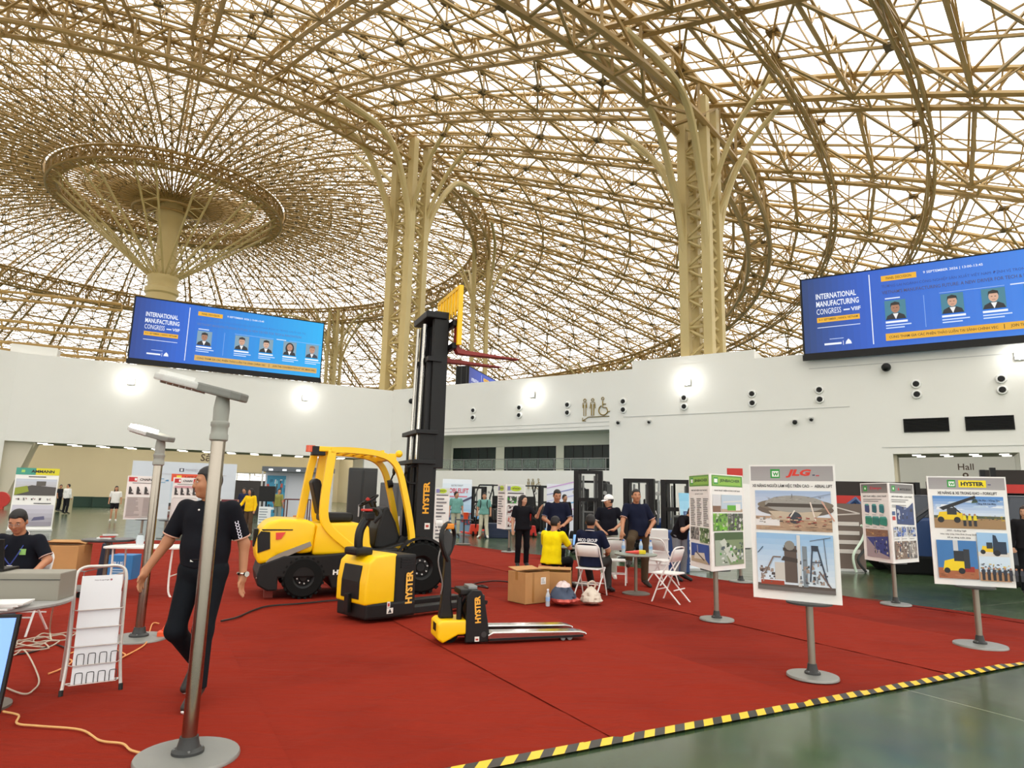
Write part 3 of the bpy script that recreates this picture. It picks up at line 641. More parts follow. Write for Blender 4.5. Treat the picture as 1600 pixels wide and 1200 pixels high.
def video_screen(p0, a, s_, z_, WS, HS, label, c0, c1, c2, left, fwd=0., dep=1.6):
    t = thing('video_screen', label, 'screen', (p0[0]+s_*math.cos(a)+fwd*math.sin(a), p0[1]+s_*math.sin(a)-fwd*math.cos(a), z_), a)
    mb = MB(); mb.bb((0, 0, .3), (WS, dep, HS)); mb.build('housing', BLACK, t)
    for x in (0, WS):
        for k in range(3): bar('side_post', t, (x, dep*(.12+k*.42), .3), (x, dep*(.12+k*.42), HS), .07, DGREY)
    mb = MB(); mb.bb((-.08, -.16, -.42), (WS+.05, -.02, -.0)); mb.build('bottom_tray', BLACK, t)
    for x, y, dx, dy in ((0, 0, WS, .09), (0, HS-.09, WS, .09), (0, 0, .09, HS), (WS-.09, 0, .09, HS)):
        mb = MB(); mb.bb((x, -.1, y), (x+dx, 0, y+dy)); mb.build('bezel', BLACK, t)
    P = Print(.003)
    P.grad(.09, .09, 4.1, HS-.09, c0, c1, 10, False); P.grad(4.1, .09, WS-.09, HS-.09, c1, c2, 26, False)
    P.text('INTERNATIONAL', 1.0, 4.02, h=.42, w=2.6, col='#f2f6ff', bold=.02); P.text('MANUFACTURING', 1.0, 3.45, h=.42, w=2.75, col='#f2f6ff', bold=.02); P.text('CONGRESS', 1.0, 2.88, h=.42, w=1.6, col='#f2f6ff')
    P.rect(2.75, 3.0, 3.15, 3.1, '#e8efff'); P.text('VIIF', 3.22, 2.92, h=.28, col='#f2f6ff', bold=.02)
    P.rect(1.0, 2.28, 3.75, 2.65, '#f0b21c'); P.text('9-11 SEPTEMBER | HANOI, VIETNAM', 1.12, 2.36, h=.2, w=2.5, col='#2a2410', bold=.01)
    P.rect(1.0, 1.88, 3.75, 1.93, '#dfe8ff'); P.rect(1.75, .98, 2.65, 1.03, '#b9ccf5'); P.rect(1.4, .58, 2.5, .72, '#f2f6ff'); P.rect(2.6, .5, 2.63, .82, '#f2f6ff')
    P.poly([(2.75, .55), (3.15, .55), (3.1, .75), (2.95, .92), (2.8, .75)], '#f2f6ff')
    P.rect(4.45, .35, 4.51, 5.35, '#f2f6ff')
    P.rect(5.2, 4.72, 7.3, 5.12, '#f0b21c'); P.text('PANEL DISCUSSION', 5.5, 4.83, h=.18, w=1.5, col='#2a2410', bold=.01)
    P.text('9 SEPTEMBER 2026 | 13:00-13:45', 7.7, 4.86, h=.22, w=3.3, col='#f2f6ff', bold=.01)
    P.text('TƯƠNG LAI NGÀNH CÔNG NGHIỆP SẢN XUẤT VIỆT NAM: ĐỊNH VỊ TRONG CHUỖI GIÁ TRỊ', 5.2, 4.22, h=.33, w=9.8, col='#2e3f86' if not left else '#3f79c9')
    P.text("VIETNAM'S MANUFACTURING FUTURE: A NEW DRIVER FOR TECH & INNOVATION", 5.2, 3.8, h=.24, w=9.4, col='#4a4668' if not left else '#5d78b4', bold=.01)
    P.rect(5.35, 3.42, 6.25, 3.5, '#e8efff'); P.rect(7.6, 1.2, 7.63, 3.4, '#8fb4f2'); P.rect(8.5, 3.4, 12, 3.43, '#a9c6f6'); P.rect(12.3, 3.38, 13.2, 3.46, '#dfe8ff'); P.rect(13.5, 3.4, 16.6, 3.43, '#a9c6f6')
    for k, (u, lg) in enumerate(((5.3, False), (8.55, False), (10.75, False), (12.95, True), (15.1, False))):
        bust(P, u, 1.95, 1.25, 1.35, '#3d7f93' if not left else '#7fa0b4', '#17120f' if k != 4 else '#8a6a58', '#171b24' if k < 4 else '#2b3646', ['#a9785c', '#cf9f86', '#d8ac93', '#c08d76', '#c09078'][k], lg)
        P.rect(u, 1.7, u+1.3, 1.84, '#f2f6ff'); P.rect(u, 1.5, u+1.5, 1.58, '#cfe0ff'); P.rect(u, 1.32, u+1.1, 1.4, '#cfe0ff')
    P.rect(5.25, .45, WS-.5, .95, '#e9ad22' if not left else '#d9ac58'); P.text('CÙNG THAM GIA CÁC PHIÊN THẢO LUẬN TẠI SẢNH CHÍNH VEC', 5.45, .56, h=.28, w=6.0, col='#2f2710', bold=.012); P.rect(11.75, .55, 11.79, .85, '#2f2710'); P.text('JOIN THE CONVERSATION AT VEC MAIN HALL', 12.1, .57, h=.24, w=4.1, col='#2f2710', bold=.012)
    P.build('display', t, frame((0, -.06, 0), (1, 0, 0), (0, 0, 1)), attr_mat('led_display', 1.0))
    return t
video_screen(LW0, LWA, -6.2, 12.75, 16.8, 5.75, 'bright blue conference video screen on the left wall', '#0c3a8c', '#0f5fd0', '#0fb2f5', True, 0, 4.0)
video_screen(RW0, RWA, 23.79, 12.2, 16.8, 5.72, 'deep blue conference video screen cut by the right edge', '#14386f', '#1c58c4', '#3b8df0', False, .5, .4)
video_screen((-5.3, 78., 0), math.atan2(.955, .296), 0, 11.3, 16.8, 5.72, 'small distant video screen behind the wall under the red forks', '#14308c', '#1f45b4', '#2f62d8', False)
# ------------------------------------------------------------------ red carpet in strips, hazard tape along its edge
T0 = Vector((-.13, 4.18)); TA = Vector((5.35+.13, 7.17-4.18)).normalized(); TB = Vector((-TA.y, TA.x))
def ab(p): d = Vector(p)-T0; return (d.dot(TA), d.dot(TB))
_bk = [ab(p) for p in ((9.2, 8.5), (7.39, 9.82), (5.89, 11.9), (.75, 18.77), (-1.31, 21.44), (-7.98, 21.43), (-13.08, 19.55), (-19, 16.5))]
_ba = np.array([q[0] for q in _bk][::-1]); _bb = np.array([q[1] for q in _bk][::-1])
def bmax(a): return float(np.interp(a, _ba, _bb))
def carpet_mat():
    m = bpy.data.materials.new('red_event_carpet'); m.use_nodes = True; nt = m.node_tree; b = nt.nodes['Principled BSDF']; L = nt.links.new
    tc = nt.nodes.new('ShaderNodeTexCoord'); n1 = nt.nodes.new('ShaderNodeTexNoise'); n1.inputs['Scale'].default_value = .7; n1.inputs['Detail'].default_value = 5; L(tc.outputs['Object'], n1.inputs['Vector'])
    n2 = nt.nodes.new('ShaderNodeTexNoise'); n2.inputs['Scale'].default_value = 160; L(tc.outputs['Object'], n2.inputs['Vector'])
    oi = nt.nodes.new('ShaderNodeObjectInfo')
    ad = nt.nodes.new('ShaderNodeMath'); ad.operation = 'MULTIPLY_ADD'; ad.inputs[1].default_value = .6; L(oi.outputs['Random'], ad.inputs[0]); L(n1.outputs['Fac'], ad.inputs[2])
    r = nt.nodes.new('ShaderNodeValToRGB'); r.color_ramp.elements[0].position = .35; r.color_ramp.elements[1].position = 1.0
    r.color_ramp.elements[0].color = (*hx('#56120b'), 1); r.color_ramp.elements[1].color = (*hx('#862617'), 1); L(ad.outputs[0], r.inputs[0]); L(r.outputs[0], b.inputs['Base Color'])
    b.inputs['Roughness'].default_value = .95; b.inputs['Specular IOR Level'].default_value = .1
    bp = nt.nodes.new('ShaderNodeBump'); bp.inputs['Strength'].default_value = .35; bp.inputs['Distance'].default_value = .004; L(n2.outputs['Fac'], bp.inputs['Height'])
    # long soft creases
    mp = nt.nodes.new('ShaderNodeMapping'); mp.inputs['Rotation'].default_value = (0, 0, rad(35)); mp.inputs['Scale'].default_value = (1.2, 9, 1); L(tc.outputs['Object'], mp.inputs['Vector'])
    n3 = nt.nodes.new('ShaderNodeTexNoise'); n3.inputs['Scale'].default_value = .8; n3.inputs['Detail'].default_value = 3; n3.inputs['Distortion'].default_value = .6; L(mp.outputs[0], n3.inputs['Vector'])
    b2 = nt.nodes.new('ShaderNodeBump'); b2.inputs['Strength'].default_value = .8; b2.inputs['Distance'].default_value = .05; L(n3.outputs['Fac'], b2.inputs['Height']); L(bp.outputs[0], b2.inputs['Normal']); L(b2.outputs[0], b.inputs['Normal'])
    return m
CARP = carpet_mat(); rg = random.Random(4)
FLAT = [(-1.86, 4.2, .45), (*(-3.840, 7.259), .42), (*(2.814, 6.380), .4), (*(5.447, 7.941), .42), (*(2.817, 9.216), .4), (*(4.653, 13.573), .4), (*(6.243, 10.994), .4), (-2.2, 10.6, 1.9), (-1.1, 9.4, 1.2), (0, 7.6, 1.0), (-2.3, 5.2, .4), (2.17, 11.51, .4), (-4.3, 5.0, .6), (.6, 10.4, .7)]
carpet = thing('floor_carpet', 'red event carpet laid in overlapping strips under the machines', 'carpet', (0, 0, 0)); carpet['kind'] = 'structure'
from mathutils import noise as MN
a0 = -17.0
while a0 < ab((9.2, 8.5))[0]-.1:
    a1 = min(a0+2.02, ab((9.2, 8.5))[0]-.02); NA, NB = 30, 200; V = []; hz = .003+.008*(int(round((a0+17)/2)) % 2)
    for i in range(NA+1):
        a = a0+(a1-a0)*i/NA; b1 = bmax(a)
        for j in range(NB+1):
            b = b1*(j/NB)**1.35; p = T0+TA*a+TB*b
            w = max(0, 1-abs(MN.noise(Vector((p.x*.30+p.y*.5, (p.x*-.9+p.y*.5)*1.5, a0*.3))))*5)**2*.018+max(0, MN.noise(Vector((p.x*.55+p.y*.9, (p.x*-.9+p.y*.5)*3.2, a0))))*.012
            for (fx, fy, fr) in FLAT: w *= min(1, max(0, (math.hypot(p.x-fx, p.y-fy)-fr*.75)/(fr*.5)))
            e = min(i, NA-i)/2.; w = max(0, w)*min(1, e+.15)*min(1, j/3)
            V.append((p.x, p.y, hz+w))
    F = [(i*(NB+1)+j, (i+1)*(NB+1)+j, (i+1)*(NB+1)+j+1, i*(NB+1)+j+1) for i in range(NA) for j in range(NB)]
    mb = MB(); mb.add(V, F); mb.build('carpet_strip', CARP, carpet, smooth=True, fix=False); a0 += 2.0
# tape
P = Print(0.); LT = ab((9.2, 8.5))[0]; x = -17.
while x < LT:
    P.poly([(x, -.055), (x+.09, -.055), (x+.19, .055), (x+.10, .055)], '#f0c21a', .0); P.poly([(x+.09, -.055), (x+.18, -.055), (x+.28, .055), (x+.19, .055)], '#1d1b16', .0); x += .18
o = P.build('hazard_tape', None, frame((T0.x, T0.y, .016), (TA.x, TA.y, 0), (TB.x, TB.y, 0)), attr_mat('tape_film', rough=.35)); setp(o, 'yellow and black hazard tape along the carpet edge', 'tape')
# ------------------------------------------------------------------ yellow counterbalance forklift with raised mast
def wheel(parent, c, r, w, rim_r, name='wheel', lugs=22, side=-1):
    t = bpy.data.objects.new(name, None); COL.objects.link(t); t.parent = parent; t.location = c
    mb = MB(); mb.lathe([(rim_r, -w/2), (r*.88, -w/2), (r*.97, -w*.38), (r, -w*.2), (r, w*.2), (r*.97, w*.38), (r*.88, w/2), (rim_r, w/2)], 36, axis='y', caps=False)
    for i in range(lugs):
        a = 2*PI*i/lugs
        for s in (-1, 1):
            M = Matrix.Rotation(-a-(.12 if s > 0 else 0), 4, 'Y')
            q = M @ Vector((r*.985, 0, 0)); mb.box((q.x, s*w*.24, q.z), (r*.09, w*.46, r*.13), M=M)
    mb.build('tyre', RUB, t)
    mb = MB(); mb.lathe([(0, side*(w*.30)), (rim_r*.35, side*(w*.30)), (rim_r*.42, side*(w*.24)), (rim_r*.72, side*(w*.22)), (rim_r*.85, side*(w*.4)), (rim_r, side*(w*.46)), (rim_r*1.03, side*(w*.40)), (rim_r*1.03, -side*w*.4), (0, -side*w*.4)], 28, axis='y'); mb.build('rim', BLACKP, t, smooth=True)
    for i in range(8):
        a = 2*PI*i/8+.2; mb = MB(); mb.cyl((rim_r*.58*math.cos(a), side*w*.22, rim_r*.58*math.sin(a)), (rim_r*.58*math.cos(a), side*w*.34, rim_r*.58*math.sin(a)), rim_r*.07, n=6); mb.build('wheel_nut', LGREY, t)
    return t
def hyster_text(t, o, u, v, w, h, col='#f4f2ea', name='lettering'):
    P = Print(.0006); P.text('HYSTER', 0, 0, h=h, w=w, col=col, bold=.045, shear=.0); return P.build(name, t, frame(o, u, v))
GREYS = mat('grey_decal', '#8d8679', .5)
fk = thing('forklift', 'large yellow and black forklift with its mast raised high', 'forklift', (*(-3.015, 10.125), .011), rad(23.4))
yc = .62  # centre line
# chassis in black
mb = MB(); mb.prism([(-.66, .34), (-.64, .2), (-.5, .12), (-.36, .12), (-.36, .3), (.36, .3), (.42, .13), (1.3, .13), (1.36, .3), (1.42, .5), (1.4, .72), (.2, .62), (-.3, .62), (-.62, .5)], .02, 1.22); mb.build('chassis', BLACKP, fk, bevel=.025)
# counterweight + hood
mb = MB(); prof = [(-.66, .5), (-.7, .72), (-.64, 1.0), (-.56, 1.1), (-.4, 1.15), (0, 1.14), (.14, 1.08), (.1, .66), (-.05, .64), (-.22, .66), (-.4, .62), (-.5, .5)]
for y0, y1, k in ((.06, 1.18, 0),): mb.prism(prof, y0, y1)
cw = mb.build('counterweight', YEL, fk, bevel=.06, seg=3, smooth=True)
mb = MB(); mb.bb((-.72, .5, .72), (-.66, .74, .98)); mb.build('radiator_grille', BLACK, cw)
mb = MB(); mb.prism([(-.67, .66), (-.69, .9), (-.645, .97), (-.52, .96), (-.5, .72)], .045, .1); mb.build('side_grille', BLACK, cw)
mb = MB(); mb.prism([(-.44, .95), (-.3, .96), (-.36, .86), (-.43, .85)], .04, .1); mb.build('tail_lamp', mat('red_lamp_lens', '#d8301c', .2), cw)
mb = MB(); mb.prism([(-.665, .30), (-.62, .44), (-.5, .58), (-.3, .68), (.06, .82), (.085, .76), (-.28, .60), (-.5, .48), (-.6, .33)], .03, .07); mb.build('grey_stripe', GREYS, cw)
mb = MB(); mb.prism([(-.64, 1.0), (-.2, 1.0), (-.2, .985), (-.63, .98)], .05, .065); mb.build('panel_seam', BLACKP, cw)
mb = MB(); mb.prism([(.14, 1.08), (.75, 1.1), (.95, 1.05), (.98, .78), (1.05, .62), (.1, .62), (.12, .9)], .1, 1.14); mb.build('hood', YEL, fk, bevel=.05, seg=3, smooth=True)
mb = MB(); mb.prism([(.98, .56), (1.5, .56), (1.62, .74), (1.5, .8), (1.0, .66)], .06, 1.18); mb.build('floor_plate', BLACKP, fk, bevel=.02)
mb = MB(); mb.prism([(.28, 1.0), (.82, .6), (.84, .63), (.3, 1.04)], .085, .1); mb.build('panel_seam', BLACKP, fk)
# cowl / dash
mb = MB(); mb.prism([(1.08, .7), (1.12, 1.0), (1.2, 1.32), (1.28, 1.36), (1.42, 1.1), (1.52, .8), (1.5, .62)], .3, .98); mb.build('dash_cowl', BLACKP, fk, bevel=.04, seg=2)
mb = MB(); mb.cyl((1.18, .62, 1.2), (1.04, .62, 1.42), .03); mb.build('steering_column', BLACK, fk)
mb = MB(); M_ = Matrix.Rotation(rad(-32), 4, 'Y'); mb.tube([tuple(Vector((1.02, .62, 1.44))+M_ @ Vector((.17*math.cos(2*PI*i/20), .17*math.sin(2*PI*i/20), 0))) for i in range(20)], .017, 6, closed=True)
for a in (0, 2.1, 4.2): mb.cyl((1.02, .62, 1.44), tuple(Vector((1.02, .62, 1.44))+M_ @ Vector((.17*math.cos(a), .17*math.sin(a), 0))), .012, n=5)
mb.build('steering_wheel', BLACK, fk)
mb = MB(); mb.cyl((1.0, .62, 1.43), (1.03, .62, 1.47), .045); mb.build('horn_pad', RED, fk)
for k in range(3): mb = MB(); mb.tube([(1.12, .3+k*.05, 1.2), (1.06, .28+k*.05, 1.4)], .01, 5); mb.ball((1.06, .28+k*.05, 1.42), .022, 8); mb.build('control_lever', BLACK, fk)
# seat
mb = MB(); mb.bb((.22, .36, 1.1), (.74, .88, 1.24)); mb.build('seat', BLACKP, fk, bevel=.06, seg=3)
mb = MB(); mb.prism([(.2, 1.2), (.06, 1.72), (.12, 1.78), (.2, 1.74), (.34, 1.24)], .38, .86); mb.build('seat_back', BLACKP, fk, bevel=.05, seg=3)
# overhead guard: bent posts each side, roof rails, cross bars
def bent(path, w, y0, y1):
    mb = MB(); n = len(path); V = []
    for i, p in enumerate(path):
        a = path[max(i-1, 0)]; b = path[min(i+1, n-1)]; dx, dz = b[0]-a[0], b[1]-a[1]; L = math.hypot(dx, dz); nx, nz = -dz/L*w/2, dx/L*w/2
        V += [(p[0]+nx, y0, p[1]+nz), (p[0]-nx, y0, p[1]-nz), (p[0]-nx, y1, p[1]-nz), (p[0]+nx, y1, p[1]+nz)]
    F = [(i*4+k, i*4+(k+1) % 4, (i+1)*4+(k+1) % 4, (i+1)*4+k) for i in range(n-1) for k in range(4)]+[(3, 2, 1, 0), ((n-1)*4, (n-1)*4+1, (n-1)*4+2, (n-1)*4+3)]
    return mb.add(V, F)
def c2(pts, n=5): return [(p.x, p.z) for p in cr([(a, 0, b) for a, b in pts], n)]
gd = bpy.data.objects.new('overhead_guard', None); COL.objects.link(gd); gd.parent = fk
for y0, y1 in ((.06, .18), (1.06, 1.18)):
    bent(c2([(.82, .62), (.6, .78), (.36, .98), (.25, 1.16), (.24, 1.5), (.27, 1.85), (.3, 2.2)]), .13, y0, y1).build('rear_post', YEL, gd, bevel=.015)
    bent(c2([(.28, 2.21), (.6, 2.22), (1.0, 2.19), (1.24, 2.1), (1.38, 1.92), (1.48, 1.6), (1.58, 1.2), (1.64, .86), (1.58, .76), (1.36, .68)]), .09, y0, y1).build('front_post', YEL, gd, bevel=.015)
bent(c2([(.0, 1.12), (.05, 1.5), (.1, 1.9), (.16, 2.2)]), .12, 1.04, 1.16).build('rear_post', YEL, gd, bevel=.015)
mb = MB(); mb.bb((.1, .08, 2.18), (.34, 1.16, 2.26)); mb.build('roof_bar', YEL, gd, bevel=.015)
mb = MB(); mb.bb((1.2, .08, 2.1), (1.32, 1.16, 2.2)); mb.build('roof_bar', YEL, gd, bevel=.015)
for k in range(5): mb = MB(); mb.bb((.45+k*.16, .16, 2.19), (.49+k*.16, 1.08, 2.25)); mb.build('roof_slat', YEL, gd)
mb = MB(); mb.ball((1.36, .1, 2.2), .06, 10); mb.build('guard_boss', YEL, gd, smooth=True)
mb = MB(); mb.bb((.0, .1, 2.12), (.2, .32, 2.26)); mb.build('beacon_bracket', BLACK, gd, bevel=.01)
mb = MB(); mb.cyl((-.02, .18, 2.17), (-.02, .18, 2.27), .07, n=14); mb.build('orange_beacon', mat('orange_beacon_lens', '#d8542a', .25), gd, smooth=True)
# work lights and mirrors
for y_ in (.2, 1.05):
    mb = MB(); mb.cyl((1.42, y_, 1.72), (1.5, y_, 1.74), .07, n=12); mb.build('work_light', BLACK, gd)
    mb = MB(); mb.tube([(1.46, y_, 1.75), (1.52, y_, 1.92), (1.5, y_, 1.98)], .015, 5); mb.ball((1.52, y_, 1.95), (.03, .06, .08), 8); mb.build('mirror', BLACK, gd)
for c, r, w, rr in (((0, .13, .3), .3, .24, .155), ((0, 1.11, .3), .3, .24, .155)): wheel(fk, c, r, w, rr, side=-1 if c[1] < .6 else 1)
for c, r, w, rr in (((1.8, .15, .41), .41, .29, .19), ((1.8, 1.09, .41), .41, .29, .19)): wheel(fk, c, r, w, rr, side=-1 if c[1] < .6 else 1)
mb = MB()
for c_ in (1.8,):
    pts = [(c_+.47*math.cos(a), .42+.47*math.sin(a)) for a in np.linspace(2.6, .5, 10)]; pts2 = [(c_+.43*math.cos(a), .42+.43*math.sin(a)) for a in np.linspace(.5, 2.6, 10)]
    mb.prism(pts+pts2, .02, .3)
mb.build('front_fender', BLACKP, fk)
# mast: outer, middle and inner channels with cross ties, hydraulic cylinders, chains
ms = bpy.data.objects.new('mast', None); COL.objects.link(ms); ms.parent = fk
for y0, y1 in ((.2, .32), (.92, 1.04)): mb = MB(); mb.bb((1.72, y0, .22), (1.98, y1, 2.62)); mb.build('outer_channel', BLACKP, ms, bevel=.012)
for y0, y1 in ((.3, .40), (.84, .94)): mb = MB(); mb.bb((1.82, y0, .6), (2.06, y1, 3.9)); mb.build('middle_channel', BLACK, ms, bevel=.012)
for y0, y1 in ((.24, .37), (.87, 1.0)): mb = MB(); mb.bb((1.9, y0, 2.0), (2.16, y1, 4.72)); mb.build('inner_channel', BLACKP, ms, bevel=.012)
for x0, x1, z in ((1.5, 2.02, 2.56), (1.46, 2.0, 2.06), (1.7, 2.0, .34)): mb = MB(); mb.bb((x0+.14, .14, z), (x1, 1.1, z+.07)); mb.build('mast_tie', BLACK, ms, bevel=.008)
mb = MB(); mb.bb((1.74, .2, 4.58), (2.12, 1.04, 4.7)); mb.build('mast_head', BLACK, ms, bevel=.02)
mb = MB(); mb.bb((1.8, .2, 3.82), (2.05, 1.04, 3.9)); mb.build('mast_tie', BLACK, ms)
for y_ in (.42, .82):
    mb = MB(); mb.cyl((1.7, y_, .3), (1.7, y_, 2.1), .05, n=10); mb.build('lift_cylinder', BLACK, ms, smooth=True)
    mb = MB(); mb.cyl((1.74, y_, 2.1), (1.78, y_, 4.5), .032, n=12); mb.build('chrome_ram', CHROME, ms, smooth=True)
for y_ in (.5, .74):
    mb = MB(); mb.tube([(1.76, y_, .5), (1.78, y_, 2.4), (1.82, y_, 4.5)], .02, 6); mb.build('hydraulic_hose', BLACK, ms, smooth=True)
mb = MB(); mb.prism([(1.72, .62), (1.5, .66), (1.45, .8), (1.5, .9), (1.6, .86), (1.72, 1.0)], .22, .3); mb.build('tilt_bracket', BLACK, ms)
mb = MB(); mb.tube(cr([(1.7, .24, 2.02), (1.55, .2, 2.0), (1.5, .2, 1.86), (1.56, .22, 1.75), (1.7, .24, 1.74)], 4), .018, 6); mb.build('hydraulic_hose', BLACK, ms)
hyster_text(ms, (1.93, .195, 1.25), (0, 0, 1), (-1, 0, 0), .52, .11, '#e8a51a')
P = Print(.0006); P.rect(0, 0, .09, .1, '#e9e6dc'); P.rect(.02, .03, .07, .07, '#b8382c'); P.build('warning_label', ms, frame((1.87, .195, 1.0), (1, 0, 0), (0, 0, 1)))
# carriage, yellow load backrest, red forks
ca = bpy.data.objects.new('carriage', None); COL.objects.link(ca); ca.parent = fk
for z in (4.05, 4.45): mb = MB(); mb.bb((2.18, .06, z), (2.26, 1.2, z+.1)); mb.build('carriage_bar', BLACK, ca, bevel=.01)
for y_ in (.34, .84): mb = MB(); mb.bb((2.0, y_, 3.98), (2.2, y_+.08, 4.6)); mb.build('carriage_roller_plate', BLACK, ca, bevel=.01)
for y_ in (.4, .78): mb = MB(); mb.cyl((2.12, y_, 4.1), (2.12, y_, 4.55), .02); mb.build('chain', GREY, ca)
mb = MB(); mb.bb((2.24, -.02, 4.1), (2.32, .05, 5.17)); mb.build('backrest_post', YEL, ca, bevel=.01)
mb = MB(); mb.bb((2.24, 1.19, 4.1), (2.32, 1.26, 5.17)); mb.build('backrest_post', YEL, ca, bevel=.01)
mb = MB(); mb.bb((2.25, .05, 4.75), (2.29, 1.19, 5.16)); mb.build('backrest_plate', YEL, ca, bevel=.006)
for k in range(6): mb = MB(); mb.bb((2.235, .16+k*.17, 4.66), (2.26, .2+k*.17, 5.16)); mb.build('backrest_rib', YEL, ca)
mb = MB(); mb.bb((2.235, .05, 5.1), (2.33, 1.19, 5.17)); mb.build('backrest_rail', YEL, ca, bevel=.006)
FKR = mat('oxide_red_fork', '#8c2a22', .5)
for y_ in (.1, .92):
    mb = MB(); mb.prism([(2.26, 4.6), (2.32, 4.6), (2.325, 4.07), (2.45, 4.045), (3.46, 4.0), (3.46, 3.985), (2.4, 3.97), (2.3, 3.98), (2.26, 4.05)], y_, y_+.15); mb.build('fork', FKR, ca, bevel=.006)
hyster_text(fk, (.42, .018, .33), (1, 0, 0), (0, 0, 1), .42, .075)
mb = MB(); mb.bb((-.52, .2, .0), (-.4, .44, .13)); o = mb.build('tow_block', mat('red_brown_block', '#7a2a1c', .7), fk)
# ------------------------------------------------------------------ yellow and black walkie pallet truck
st = thing('ride_on_pallet_truck', 'yellow-backed black powered pallet truck in front of the large forklift', 'pallet truck', (-1.66, 8.85, .011), rad(44)); st.scale = (.94, .94, .96)
# body: x toward the forks, y across
def rsolid(pl, z0, z1, ins=.0):
    mb = MB(); return mb.prism(pl, z0, z1, 'xy')
mb = MB(); mb.prism([(-.42, -.36), (-.1, -.40), (.34, -.40), (.34, .40), (-.1, .40), (-.42, .36)], .04, .24, 'xy'); mb.build('skirt', BLACKP, st, bevel=.03)
mb = MB(); mb.prism([(.0, -.385), (.34, -.39), (.34, .39), (.0, .385)], .2, .83, 'xy'); mb.build('rear_body', BLACKP, st, bevel=.03)
mb = MB(); mb.prism([(-.44, .22), (-.44, .5), (-.4, .74), (-.3, .82), (.02, .85), (.06, .8), (.05, .22)], -.37, .37); mb.build('motor_cover', YEL, st, bevel=.06, seg=3, smooth=True)
mb = MB(); mb.prism([(-.455, .28), (-.455, .5), (-.42, .7), (-.40, .7), (-.42, .28)], -.22, .22); mb.build('front_panel', BLACKP, st, bevel=.02)
mb = MB(); mb.bb((-.5, -.05, .1), (-.44, .05, .34)); mb.build('bumper', BLACK, st, bevel=.01)
for k in range(4): mb = MB(); mb.bb((.08, -.398, .66+k*.035), (.28, -.388, .68+k*.035)); mb.build('louvre', BLACK, st)
mb = MB(); mb.tube(cr([(-.32, 0, .82), (-.36, 0, .95), (-.34, 0, 1.15), (-.22, 0, 1.32)], 5), .06, 8); mb.build('tiller_post', BLACK, st, smooth=True)
mb = MB(); mb.bb((-.48, -.16, .82), (-.22, .16, .92)); mb.build('tiller_base', BLACK, st, bevel=.03)
mb = MB(); mb.tube(cr([(-.24, -.17, 1.24), (-.16, -.2, 1.36), (-.14, 0, 1.42), (-.16, .2, 1.36), (-.24, .17, 1.24)], 5), .022, 6); mb.build('tiller_grip', BLACKP, st, smooth=True)
mb = MB(); mb.bb((-.3, -.07, 1.26), (-.16, .07, 1.38)); mb.build('tiller_head', BLACKP, st, bevel=.03)
mb = MB(); mb.box((-.26, 0, 1.4), (.12, .12, .03)); mb.build('tiller_switch', RED, st, bevel=.01)
for y_ in (-.27, .27):
    mb = MB(); mb.prism([(.3, .07), (.34, .14), (1.62, .13), (1.72, .10), (1.7, .05), (.3, .05)], y_-.09, y_+.09); mb.build('fork', BLACKP, st, bevel=.012)
    mb = MB(); mb.cyl((1.5, y_-.05, .035), (1.5, y_+.05, .035), .035, n=10); mb.build('fork_roller', GREY, st)
mb = MB(); mb.cyl((-.1, -.05, .12), (-.1, .05, .12), .12, n=16); mb.build('drive_wheel', RUB, st)
hyster_text(st, (.28, -.402, .2), (0, 0, 1), (-1, 0, 0), .42, .115, '#f5bd4e')
P = Print(.0006); P.rect(0, 0, .1, .07, '#e9e6dc'); P.poly([(.02, .01), (.08, .01), (.05, .06)], '#2a2a2a'); P.rect(0, .075, .05, .15, '#e9e6dc'); P.rect(.01, .09, .04, .13, '#b8382c'); P.build('warning_label', st, frame((-.12, -.402, .1), (1, 0, 0), (0, 0, 1)))
# ------------------------------------------------------------------ small electric pallet jack
pj = thing('pallet_jack', 'small pallet jack with chrome forks and a tall black tiller', 'pallet jack', (*(-0.626, 7.311), .011), rad(18.1))
mb = MB(); mb.prism([(-.1, .06), (-.1, .22), (-.06, .25), (.22, .25), (.24, .12), (.19, .1), (.12, .1), (.04, .06), (-.04, .02)], -.02, .36); mb.build('drive_cover', YEL, pj, bevel=.025, seg=3, smooth=True)
for k in range(3):
    mb = MB(); mb.bb((-.104, .08+k*.05, .13), (-.096, .11+k*.05, .21)); mb.build('cover_slot', BLACK, pj)
mb = MB(); mb.cyl((.06, .1, .09), (.06, .26, .09), .09, n=18); mb.build('drive_wheel', RUB, pj)
mb = MB(); mb.prism([(.2, .02), (.2, .5), (.26, .56), (.36, .55), (.40, .47), (.47, .08), (.46, .02)], -.03, .02); mb.build('side_panel', BLACKP, pj, bevel=.012)
mb = MB(); mb.prism([(.2, .02), (.2, .5), (.26, .56), (.36, .55), (.40, .47), (.47, .08), (.46, .02)], .32, .37); mb.build('side_panel', BLACKP, pj, bevel=.012)
mb = MB(); mb.bb((.24, .02, .04), (.42, .32, .5)); mb.build('battery_box', BLACK, pj, bevel=.02)
mb = MB(); mb.bb((.14, .02, .5), (.34, .32, .56)); mb.build('battery_lid', BLACKP, pj, bevel=.015)
mb = MB(); mb.bb((.24, .06, .55), (.34, .28, .59)); mb.build('lid_handle', GREY, pj, bevel=.01)
for k in range(5): mb = MB(); mb.tube(cr([(.22, .06+k*.05, .25), (.17, .08+k*.04, .36), (.22, .06+k*.05, .48)], 4), .012, 5); mb.build('cable', [BLACK, mat('maroon_cable', '#5a1a18', .5)][k % 2], pj)
mb = MB(); mb.cyl((.14, .05, .24), (.14, .05, .48), .03); mb.build('lift_ram', BLACKP, pj)
CF = mat('film_wrapped_chrome_fork', '#c3c3c0', .16, metal=1., noise=.2, scale=6)
